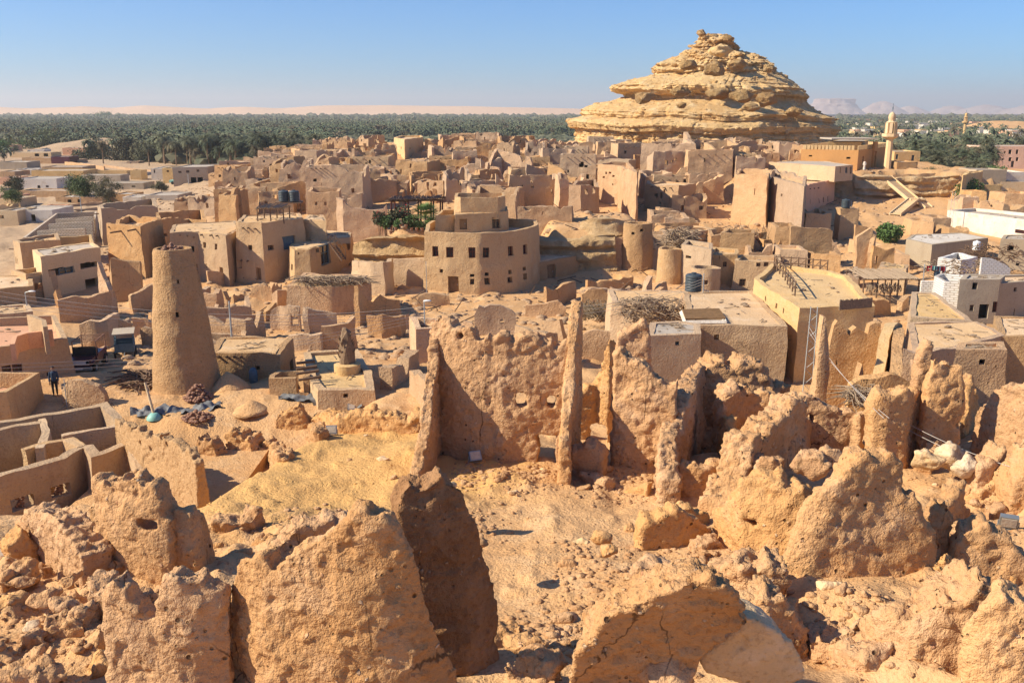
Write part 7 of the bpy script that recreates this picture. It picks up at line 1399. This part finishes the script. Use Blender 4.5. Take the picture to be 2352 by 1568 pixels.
# ------------------------------------------------------------------ houses on the plain, left and right
def boxh(U0, U1, Vt, Vb, dep, wall, label, wins=(), roof='slab', sk=0, open_=False, rag=.05, group=None, par=.2, name='house'):
    y = G((U0 + U1) / 2, Vb)[1]; a, c = aty(U0, Vt, y), aty(U1, Vt, y); k = (y + dep) / y; P = [(a[0], y), (c[0], y + sk), (c[0] * 1. + (c[0] - a[0]) * .02, y + dep + sk), (a[0], y + dep)]
    return bld(label, [], 0, wins, wall, roof, par=par, rag=rag, jit=.02, batter=0, wp=(P, a[2]), open_=open_, name=name, cell=1.2, thick=.35, group=group)
LH = [(0, 38, 484, 516, 6, 'cream', 'ochre house with one window at the left edge of the plain', [(6, 498, 8, 7, 'd')]),
 (34, 118, 482, 512, 7, 'white', 'long whitewashed house with a window and a dark doorway, left plain', [(49, 497, 10, 7, 'd'), (77, 501, 9, 15, 'd')]),
 (0, 44, 456, 476, 6, 'cream', 'low pale house behind the ochre house at the left edge', []),
 (46, 128, 410, 434, 8, 'white', 'whitewashed flat house with a small door and red shutters on the left plain', [(90, 429, 6, 6, 'd'), (110, 428, 6, 4, 'r')]),
 (46, 160, 438, 452, 5, 'mud', 'long mud wall house below the whitewashed flat house', []),
 (130, 232, 452, 468, 6, 'mud', 'brown mud sheds behind the green tree on the left plain', [(160, 462, 8, 7, 'd'), (183, 461, 7, 7, 'd')]),
 (74, 190, 392, 414, 8, 'yellow', 'L-shaped ochre house with a dark door on the left plain', [(87, 407, 6, 5, 'd')]),
 (97, 188, 383, 404, 8, 'mud', 'long brown two-part house with stained wall on the left plain', [(172, 394, 3, 5, 'd'), (181, 394, 3, 5, 'd')]),
 (36, 72, 390, 402, 6, 'white', 'small white courtyard house left of the long brown house', [(52, 397, 5, 3, 'd')]),
 (0, 32, 394, 408, 8, 'mud', 'plain brown house at the left edge above the white courtyard house', []),
 (0, 34, 408, 424, 6, 'pink', 'pinkish house at the left edge below the plain brown house', []),
 (188, 275, 402, 418, 5, 'grey', 'long grey-roofed shed at the centre of the left plain', []),
 (212, 328, 420, 436, 6, 'grey', 'low grey house with three small dark windows on the left plain', [(266, 431, 5, 4, 'd'), (281, 431, 2, 3, 'd'), (308, 428, 8, 3, 'd')]),
 (284, 322, 452, 468, 6, 'white', 'small white cube house behind the ruined shell', []),
 (262, 300, 446, 464, 6, 'mud', 'low brown house left of the small white cube house', []),
 (336, 406, 448, 462, 8, 'slab', 'wide low house with white debris on its roof near the old town', []),
 (0, 60, 372, 390, 8, 'grey', 'grey walled yard house at the upper left edge', []),
 (52, 118, 362, 376, 6, 'mud', 'brown yard wall house before the dark red gate house', []),
 (118, 158, 360, 376, 7, 'maroon', 'dark red house with pointed gable among the left palms', []),
 (158, 182, 366, 374, 6, 'mud', 'low brown house right of the dark red house', []),
 (23, 116, 350, 362, 8, 'cream', 'long pale house with arched openings at the upper left', [(85, 356, 9, 6, 'd'), (106, 356, 9, 6, 'd')]),
 (70, 100, 344, 352, 6, 'white', 'white roof storey above the long pale arched house', []),
 (144, 206, 340, 356, 8, 'pink', 'salmon house with a row of small windows before the sand dune', [(172, 350, 2, 4, 'd'), (180, 350, 2, 4, 'd'), (192, 350, 2, 4, 'd')]),
 (206, 232, 337, 346, 8, 'red', 'bright red-walled house beside the salmon house', []),
 (232, 282, 334, 342, 8, 'white', 'white-roofed house right of the bright red-walled house', []),
 (0, 28, 334, 350, 8, 'pink', 'pale two-storey house at the left edge among palms', [(8, 341, 3, 3, 'd')]),
 (300, 322, 391, 412, 4, 'yellow', 'narrow gate tower between garden walls on the left plain', []),
 (190, 290, 392, 402, 3, 'yellow', 'long yellow garden wall house bordering the palm gardens', [])]
for r in LH: boxh(*r[:6], r[6], r[7])
g1 = boxh(398, 468, 384, 426, 12, 'grey', 'grey and yellow two-storey block with a shaded porch at the edge of the grove', [(413, 395, 6, 4, 'w'), (431, 394, 6, 5, 'w'), (455, 392, 5, 5, 'w'), (445, 414, 10, 12, 'd'), (460, 414, 10, 12, 'd')], sk=2)
boxh(348, 372, 387, 412, 9, 'white', 'white two-storey house joined to the left of the grey and yellow block', [(355, 393, 3, 8, 'd')])
boxh(374, 398, 386, 420, 9, 'yellow', 'yellow stair block between the white house and the grey block', [(386, 393, 5, 4, 'w')])
RH = [(2263, 2400, 336, 388, 12, 'peach', 'large salmon apartment block with balconies at the right edge', [(2292, 349, 8, 5, 'd'), (2307, 350, 4, 4, 'd'), (2320, 349, 6, 9, 'd'), (2336, 349, 5, 9, 'd'), (2290, 368, 6, 5, 'd'), (2304, 366, 4, 4, 'd'), (2320, 366, 6, 8, 'd'), (2336, 366, 5, 8, 'd'), (2325, 377, 6, 13, 'r')]),
 (2056, 2112, 348, 372, 8, 'yellow', 'ochre house with a blue shuttered window right of the minaret', [(2096, 363, 6, 12, 'b'), (2060, 360, 5, 10, 'b')]),
 (2062, 2105, 372, 390, 5, 'mud', 'low broken mud house below the blue-shuttered house', []),
 (2300, 2352, 395, 412, 8, 'white', 'white-topped low house beneath the salmon apartment block', []),
 (2244, 2310, 390, 402, 6, 'grey', 'long low grey wall house left of the white-topped house', []),
 (2234, 2300, 424, 442, 6, 'yellow', 'small ochre roofed house above the long white-walled building', [(2322, 432, 5, 8, 'd')]),
 (2300, 2380, 418, 440, 6, 'cream', 'cream house stepping up at the right edge of the rubble slope', []),
 (2262, 2295, 432, 454, 5, 'house', 'square mud block house with flat roof above the rubble slope', []),
 (2230, 2262, 320, 330, 8, 'white', 'white house with a dark blue side among the right-hand palms', [(2238, 325, 3, 3, 'd')])]
for r in RH: boxh(*r[:6], r[6], r[7])
for i, (U, V) in enumerate([(2322, 354), (2322, 372)]):
    pass
for i, (U0, U1, Vt, y, dp, k, l) in enumerate([(2215, 2245, 452, 138, 4, 1, 'pale broken room on the rubble slope just above the long white-walled building'), (2240, 2262, 440, 142, 4, 0, 'small square mud block with a wooden-edged roof on the rubble slope'), (2268, 2300, 462, 134, 4, 1, 'low mud enclosure left of the round-topped ruin on the rubble slope'), (2308, 2360, 468, 132, 5, 1, 'roofless ruin with leaning side wall at the right edge above the white building'), (2318, 2380, 445, 140, 5, 0, 'rounded mud house with a dark doorway at the right edge of the slope'),
    (2110, 2140, 508, 121, 4, 1, 'broken sunlit room left of the long white-walled building'), (2146, 2180, 500, 124, 4, 1, 'tall slanting ruin wall room beside the white-walled building'), (2190, 2222, 524, 118, 4, 1, 'low crumbling room below the left end of the white-walled building'), (1985, 2020, 560, 108, 4, 1, 'small ruin with a sagging stick roof right of the dark green bush'), (1855, 1905, 488, 118, 5, 1, 'ruined house with an open upper room below the single grey tank'), (1790, 1830, 520, 110, 4, 1, 'broken room with an ochre inside wall left of the large ruined facade'), (2050, 2085, 585, 104, 4, 0, 'low pale mud block above the laundry line'), (1725, 1770, 560, 103, 4, 1, 'jagged open room right of the plain square clay house'), (1800, 1850, 575, 100, 4, 0, 'squat flat-roofed mud room above the stick fence of the golden terrace'), (1880, 1925, 585, 98, 4, 1, 'small cream roof room behind the golden roof terrace'), (1530, 1580, 500, 121, 4, 1, 'leaning bright wall room left of the thorn bushes'), (1490, 1530, 540, 108, 4, 1, 'dim ruin room right of the round clay watch tower')]):
    a, c = aty(U0, Vt, y), aty(U1, Vt, y); bld(l, [], 0, [], 'mud', 'roof', open_=bool(k), rag=.9 if k else .1, wp=([(a[0], y + (i % 3) * .8), (c[0], y), (c[0] + .4, y + dp), (a[0] + .2, y + dp + .6)], a[2]), name='ruined_house' if k else 'mud_house', cat='ruined house' if k else 'house', batter=.05)
rg = np.random.RandomState(21); seen = []
zone = [(1950, 2025, 'between the hill and the minaret'), (2060, 2140, 'just right of the minaret'), (2140, 2205, 'left of the small distant minaret'), (2222, 2290, 'right of the small distant minaret'), (2290, 2352, 'at the far right edge')]
for a, c, w in zone:
    for i in range(15):
        U = rg.uniform(a, c); Vb = rg.uniform(279, 322); wd = rg.uniform(10, 26); h = rg.uniform(8, 15) * (.6 + (Vb - 275) / 60)
        if U + wd > 2420: continue
        col = ['white', 'pink', 'cream', 'white', 'yellow', 'white'][rg.randint(6)]
        wn = [(U + wd * q, Vb - h * .5, 1.6, 1.8, 'd') for q in (.25, .6)]
        boxh(U, U + wd, Vb - h, Vb, rg.uniform(8, 14), col, 'small %s flat-roofed house of the far town, %s' % (col.replace('yellow', 'ochre'), w), wn, group='%s far-town houses %s' % (col.replace('yellow', 'ochre'), w))
for i, (U, V, w, h) in enumerate([(1, 346, 1, 1)]): pass
# garden walls and small ruins of the plain, left
for i, s in enumerate([[(40, 445, 437), (90, 442, 434), (160, 440, 432)], [(130, 478, 472), (180, 474, 468), (235, 470, 463)], [(0, 470, 461), (30, 468, 458), (60, 474, 470)], [(150, 378, 371), (200, 384, 376), (240, 390, 382)], [(240, 384, 378), (300, 392, 386), (350, 396, 390)], [(150, 490, 482), (200, 486, 478), (236, 484, 474)], [(470, 388, 384), (520, 386, 382), (580, 383, 378), (640, 380, 375)], [(640, 392, 386), (700, 392, 387)]]):
    swall(s, 'low %s yard wall on the left plain, %s from the top' % (['pale', 'brown', 'crumbling', 'brick-coloured', 'long', 'dusty', 'thin', 'short'][i], ORD[[4, 6, 5, 1, 2, 7, 0, 3][i]]), .35, rag=.1, cell=1., name='yard_wall', cat='wall')
rgs = np.random.RandomState(77)
for i in range(230):
    Vb = rgs.uniform(345, 500); U = rgs.uniform(-20, 230 if Vb > 430 else 330 if Vb > 400 else 300); wd = rgs.uniform(14, 46) * (.5 + (Vb - 330) / 170.); hh = (3 + rgs.rand() * 3) * (.6 + (Vb - 330) / 110.); y = G(U, Vb)[1]; x0 = aty(U, Vb, y)[0]; x1 = aty(U + wd, Vb, y)[0]; dp = rgs.uniform(3, 8)
    P = np.array([(x0, y), (x1, y + rgs.normal() * .8), (x1, y + dp), (x0, y + dp)]); z = aty(U, Vb - hh, y)[2]
    if z < .8 or any(P[:, 0].max() > Q[:, 0].min() - .8 and P[:, 0].min() < Q[:, 0].max() + .8 and P[:, 1].max() > Q[:, 1].min() - .8 and P[:, 1].min() < Q[:, 1].max() + .8 for Q, _ in OCC): continue
    col = ['mud', 'cream', 'house', 'white', 'roof', 'pink'][rgs.randint(6)]; op = rgs.rand() < .45
    bld('%s %s on the left plain, %s, %s' % (dict(mud='brown', cream='cream', house='tan', white='whitewashed', roof='sandy', pink='salmon')[col], 'roofless walled yard' if op else 'low flat house', 'wide' if wd > 35 else 'medium-sized' if wd > 20 else 'small', 'far row' if Vb < 380 else 'middle row' if Vb < 440 else 'near row'), [], 0, [(U + wd * .3, Vb - hh * .5, 2.5, 3, 'd')] if not op else [], col, 'slab', open_=op, rag=.1 if not op else .5, jit=.03, batter=0, wp=(P, z), name='house', cell=1., thick=.35, group='%s %s of the left plain' % (col, 'yards' if op else 'houses'))
# sand hills in the grove
def dune(U0, U1, Vt, Vb, y, label, seed):
    a, c = aty(U0, Vb, y), aty(U1, Vb, y); H = aty(U0, Vt, y)[2] ; n = 60; v = []; w = c[0] - a[0]
    for i in range(n):
        for j in range(24):
            s, t_ = i / (n - 1), j / 23.; q = np.array([[s * 4, t_ * 2, seed]]); z = (H + .3) * (math.sin(s * math.pi) ** .6) * (math.sin(t_ * math.pi) ** .8) * (1 + .35 * float(fbm(q, 1, 3, seed)[0])); v.append((a[0] + w * s, y - 25 + 60 * t_, z - .3))
    f = [(i * 24 + j, (i + 1) * 24 + j, (i + 1) * 24 + j + 1, i * 24 + j + 1) for i in range(n - 1) for j in range(23)]
    mk('sand_hill', (np.array(v), f), M['ground'], None, True, kind='structure')
dune(100, 375, 318, 335, 470, '', 3); dune(2200, 2420, 279, 290, 900, '', 5)
# ------------------------------------------------------------------ palms
def palm_mesh(nf, seg, seed, leaflets, L=3.1):
    rg = np.random.RandomState(seed); V_, F_ = [], []; n = 0
    for i in range(nf):
        a = i * 2.4 + rg.normal() * .2; e = 1.25 - 1.7 * (i / nf) + rg.normal() * .1; ln = L * rg.uniform(.8, 1.1); pts = []; p = np.zeros(3); el = e
        for k in range(seg + 1): pts.append(p.copy()); el -= (1.9 / seg) * (.5 + k / seg); p = p + np.array([math.cos(a) * math.cos(el), math.sin(a) * math.cos(el), math.sin(el)]) * ln / seg
        s = np.array([-math.sin(a), math.cos(a), 0])
        for k in range(seg):
            d = pts[k + 1] - pts[k]; d /= np.linalg.norm(d); up = np.cross(s, d)
            if leaflets:
                for q in range(3):
                    b = pts[k] + (pts[k + 1] - pts[k]) * (q + rg.rand() * .5) / 3; w = (.62 * math.sin(math.pi * min(1, (k + .6) / seg) ** .7) + .1) * L / 3
                    for sg in (-1, 1):
                        tip = b + s * sg * w + d * w * .7 - np.array([0, 0, w * .35]); V_ += [b - d * .05, b + d * .09, tip]; F_.append((n, n + 1, n + 2)); n += 3
            else:
                w0 = .45 * L / 3 * (1 - k / seg) ** .4; w1 = .45 * L / 3 * (1 - (k + 1) / seg) ** .4 + .03; dr = np.array([0, 0, -.25 * L / 3])
                V_ += [pts[k], pts[k] + s * w0 + dr, pts[k + 1] + s * w1 + dr, pts[k + 1], pts[k] - s * w0 + dr, pts[k + 1] - s * w1 + dr]; F_ += [(n, n + 1, n + 2, n + 3), (n + 3, n + 5, n + 4, n)]; n += 6
    return np.array(V_), F_
def yfront(U): return np.interp(U, [-200, 0, 200, 330, 400, 470, 560, 640, 700, 760, 900, 1100, 1300, 1330], [600, 560, 520, 372, 330, 318, 305, 300, 262, 270, 285, 292, 300, 300])
rg = np.random.RandomState(31); cand = []
def addc(U, y, s=1.): cand.append(((U - CU) / FP * y * 1.0, y, s, U))
DR = (aty(100, 330, 470)[0] , aty(375, 330, 470)[0])
for _ in range(60000):
    if len(cand) > 9000: break
    r = rg.rand(); y = 260 * (2900 / 260.) ** (rg.rand() ** 1.05); U = rg.uniform(-120, 1345)
    if y < yfront(U): continue
    x = (U - CU) / FP * y
    if 430 < y < 520 and DR[0] - 5 < x < DR[1] + 5 : continue
    if fbm([[x * .35, y * .2, 0]], .02, 2, 6)[0] > .3: continue
    addc(U, y, rg.uniform(.6, 1.35))
for _ in range(780):
    y = rg.uniform(178, 420) if _ < 150 else rg.uniform(420, 2600); U = rg.uniform(2062, 2262) if y < 300 else rg.uniform(1905, 2420); addc(U, y, rg.uniform(.8, 1.25))
for _ in range(46): addc(rg.uniform(-30, 400), rg.uniform(190, 520), rg.uniform(.6, 1.))
cand = [c for c in cand if not any(Q[:, 0].min() - 2 < c[0] < Q[:, 0].max() + 2 and Q[:, 1].min() - 2 < c[1] < Q[:, 1].max() + 2 for Q, _ in OCC)]
cand.sort(key=lambda c: c[1])
VAR = [palm_mesh(34, 5, k, True) for k in range(4)]; crown = [mesh('palm_crown', v, f, M['leaf'] if k < 3 else M['leaf2']) for k, (v, f) in enumerate(VAR)]
b = MB(); b.path([(0, 0, -.5), (.15, .05, 2.5), (.1, 0, 5.), (.05, 0, 7.)], [.28, .22, .2, .22], 6); tr = mesh('palm_trunk', b.V(), b.f, M['trunk'])
skirt_v, skirt_f = palm_mesh(16, 3, 9, False, 1.7); skirt_v[:, 2] = -np.abs(skirt_v[:, 2]) * 1.3 - .2; sk = mesh('palm_skirt', skirt_v, skirt_f, M['leaf2'])
NI = 300; regs = {}
for i, (x, y, s, U) in enumerate(cand[:NI]):
    w = 'beside the minaret and salmon block' if U > 1900 else 'behind the old town left of centre' if U > 640 else 'in the gardens behind the left plain'
    dry = i % 9 == 5
    t = empty('palm_tree', (x, y, 0), ('withered brown' if dry else 'bushy green') + ' date palm in the front rank ' + w, 'palm tree', ('withered' if dry else 'green') + ' palms ' + w); t.scale = (s * 1.15,) * 3; t.rotation_euler.z = rg.rand() * 6.3
    o = link('trunk', tr); o.parent = t; o.scale = (1, 1, rg.uniform(.6, 1.)); h = 7 * o.scale[2]
    o = link('crown', crown[3 if dry else i % 3]); o.parent = t; o.location = (.05, 0, h); o = link('dry_skirt', sk); o.parent = t; o.location = (.05, 0, h)
rest = cand[NI:]; low = [palm_mesh(16, 3, 20 + k, False) for k in range(3)] + [palm_mesh(8, 2, 30 + k, False, 3.6) for k in range(3)]
for nm, lo_, hi_, mat, lab in (('palm_grove', 0, 6, 'leaf', 'dense far-off grove of date palms stretching to the desert'), ('withered_palms', 6, 7, 'leaf2', 'withered brown palms scattered through the far grove')):
    VV, FF, n = [], [], 0
    for i, (x, y, s, U) in enumerate(rest):
        if not lo_ <= i % 7 < hi_: continue
        v, f = low[i % 3 if y < 800 else 3 + i % 3]; k = s * (1.15 if y < 900 else 1.15 + (y - 900) / 900.); a = rg.rand() * 6.3; ca, sa = math.cos(a), math.sin(a); h = rg.uniform(3.5, 9.) * (1 if y < 900 else .9)
        w = v * k; w = np.stack([w[:, 0] * ca - w[:, 1] * sa + x, w[:, 0] * sa + w[:, 1] * ca + y, w[:, 2] * .9 + h], 1); VV.append(w); FF += [tuple(q + n for q in g) for g in f]; n += len(v)
    mk(nm, (np.concatenate(VV), FF), M[mat], None, False, lab, 'palm grove', kind='stuff')
VV, FF, n = [], [], 0; sp, sf = ICO[1]
for i in range(9000):
    y = 300 * (3000 / 300.) ** rg.rand(); U = rg.uniform(-120, 1345) if i % 5 else rg.uniform(1905, 2420)
    x = (U - CU) / FP * y
    if U < 1400 and (y < yfront(U) + 3 or (430 < y < 530 and DR[0] - 5 < x < DR[1] + 5)): continue
    if U > 1900 and y < 340: continue
    if any(Q[:, 0].min() - 3 < x < Q[:, 0].max() + 3 and Q[:, 1].min() - 6 < y < Q[:, 1].max() + 3 for Q, _ in OCC): continue
    r = rg.uniform(1.6, 3.4) * (1 if y < 800 else 1 + (y - 800) / 900.); w = sp * (1 + .35 * np.array([_h(np.int64(i), np.int64(k), np.int64(3), 5) for k in range(len(sp))]))[:, None] * np.array([r * 1.3, r, r * .8]) + np.array([x, y, r * .6]); VV.append(w); FF += [tuple(q + n for q in g) for g in sf]; n += len(sp)
M['under'] = foliage('undergrowth_leaves', (.07, .08, .042), (.12, .115, .065))
mk('undergrowth', (np.concatenate(VV), FF), M['under'], None, False, 'dark bushes filling the ground between the palms', 'undergrowth', kind='stuff')
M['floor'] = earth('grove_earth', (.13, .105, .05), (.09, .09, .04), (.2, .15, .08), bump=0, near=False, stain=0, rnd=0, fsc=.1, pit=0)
b = MB(); Us = np.linspace(-250, 1400, 60); fr = [((u - CU) / FP * (yfront(u) + 20), yfront(u) + 20) for u in Us]; bk = [((u - CU) / FP * 3300, 3300) for u in Us[::-1]]
P = [(p[0], p[1]) for p in fr]; Q = [(p[0], p[1]) for p in bk[::-1]]; v = [(p[0], p[1], .45) for p in P] + [(p[0], p[1], .45) for p in Q]; n = len(P); mk('grove_floor', (np.array(v), [(i, i + 1, n + i + 1, n + i) for i in range(n - 1)]), M['floor'], None, kind='structure')
v = [((1880 - CU) / FP * 330, 330, .45), ((2500 - CU) / FP * 330, 330, .45), ((2500 - CU) / FP * 3300, 3300, .45), ((1880 - CU) / FP * 3300, 3300, .45)]; mk('grove_floor', (np.array(v), [(0, 1, 2, 3)]), M['floor'], None, kind='structure')
# single broad-leaved trees
for i, (U, V, y, r, m, l, dz) in enumerate([(192, 430, 190, 2.9, 'bush', 'dark green spreading tree in the middle of the left plain', .55), (241, 440, 178, 2.0, 'olive', 'tall feathery tree before the small white cube house', 1.5), (32, 422, 205, 1.9, 'olive', 'dusty round tree beside the whitewashed flat house', .7), (25, 448, 178, 1.7, 'bush', 'low palm-like bush at the left edge of the plain', .6), (370, 428, 200, 1.4, 'olive', 'small shrub tree in front of the yellow stair block', .7),
    (230, 366, 372, 6.1, 'olive', 'wide grey-green tamarisk left of the palm grove edge', .6), (290, 366, 362, 6.6, 'olive', 'second wide grey-green tamarisk at the grove edge', .6), (345, 364, 352, 6.1, 'olive', 'third grey-green tamarisk, nearest the palm crowns', .6), (90, 342, 480, 7.2, 'bush', 'large dark rounded tree among the upper left houses', .7), (705, 365, 262, 3.6, 'olive', 'pale green tree standing at the corner of the old town', .8), (600, 385, 285, 2.8, 'olive', 'brownish bare-looking tree at the near edge of the grove', .8), (735, 352, 300, 3.3, 'olive', 'grey-green tree behind the corner tree of the old town', .7), (2, 350, 430, 4.4, 'bush', 'dark tree cut by the left edge of the picture', .8), (2180, 400, 172, 1.7, 'olive', 'dusty tamarisk below the palms right of the minaret', .6), (2140, 398, 170, 1.4, 'olive', 'low grey bush at the foot of the right-hand palms', .6), (2215, 385, 190, 1.9, 'olive', 'leafless brown tree right of the palms', .7),
    (241, 272, 2300, 14.4, 'bush', 'large rounded tree breaking the far skyline on the left', .8), (271, 276, 2300, 9.3, 'bush', 'smaller rounded tree beside the skyline tree on the left', .7)]):
    p = aty(U, V, y); r2 = r; t = empty('broadleaf_tree' if m == 'bush' else 'tamarisk_tree', (p[0], y, 0), l, 'tree'); b = MB(); zc = max(p[2], r * dz * .8); rgt = np.random.RandomState(i)
    b.tube((p[0], y, -.3), (p[0], y, zc), .06 * r, .04 * r, 6)
    for k in range(6): q = rgt.normal(size=3); b.tube((p[0], y, zc * .6), (p[0] + q[0] * r * .4, y + q[1] * r * .4, zc + abs(q[2]) * r * .3), .03 * r, .015 * r, 5)
    mk('trunk', b, M['trunk'], t)
    n = 5600; rgt = np.random.RandomState(i + 7); cl = rgt.normal(size=(16, 3)) * np.array([.5, .5, .38 * dz]) * r; VV = []; kk = rgt.randint(16, size=n); d = rgt.normal(size=(n, 3)); pp = np.array([p[0], y, zc]) + cl[kk] + d * r * .2; a_ = rgt.normal(size=(n, 3)); a_ /= np.linalg.norm(a_, axis=1)[:, None]; b_ = np.cross(a_, rgt.normal(size=(n, 3))); b_ /= np.linalg.norm(b_, axis=1)[:, None]; s_ = .06 * r * rgt.uniform(.6, 1.3, (n, 1))
    v = np.stack([pp - a_ * s_, pp + b_ * s_ * .6, pp + a_ * s_, pp - b_ * s_ * .6], 1).reshape(-1, 3); mk('crown', (v, [(4 * q, 4 * q + 1, 4 * q + 2, 4 * q + 3) for q in range(n)]), M[m], t)
p = aty(218, 280, 2000); b = MB(); b.tube((p[0], 2000, 0), (p[0], 2000, aty(218, 262, 2000)[2]), .8, .3, 5); mk('mast', b, M['dwood'], None, False, 'thin distant mast on the left skyline', 'mast')
b = MB(); p = G(413, 424); t = empty('pickup_truck', (p[0], p[1], gz(p[0], p[1])[0]), 'teal pickup truck parked beside the grey and yellow block', 'car'); p[2] = gz(p[0], p[1])[0]
b.box(p + [0, 0, .75], (4.4, 1.8, .6)); b.box(p + [.3, 0, 1.3], (1.6, 1.6, .55)); mk('body', b, M['teal'], t)
for sx in (-1.4, 1.4):
    for sy in (-.85, .85): b = MB(); b.tube(p + [sx, sy - .1, .38], p + [sx, sy + .1, .38], .38, .38, 12); mk('wheel', b, M['black'], t)
b = MB(); b.box(p + [.3, -.81, 1.34], (1.3, .03, .35)); mk('side_window', b, M['glass'], t)
# ------------------------------------------------------------------ haze: one closed box of thin air round everything
hm = bpy.data.materials.new('haze'); hm.use_nodes = True; ht = hm.node_tree; ht.nodes.clear(); o = ht.nodes.new('ShaderNodeOutputMaterial'); pvn = ht.nodes.new('ShaderNodeVolumePrincipled')
pvn.inputs['Color'].default_value = (1., .96, .93, 1); pvn.inputs['Density'].default_value = 1.4e-4; pvn.inputs['Anisotropy'].default_value = .2; ht.links.new(pvn.outputs[0], o.inputs['Volume'])
b = MB(); b.box((0, 0, 129), (32000, 32000, 262)); h = mk('haze', b, hm, None, kind='stuff')
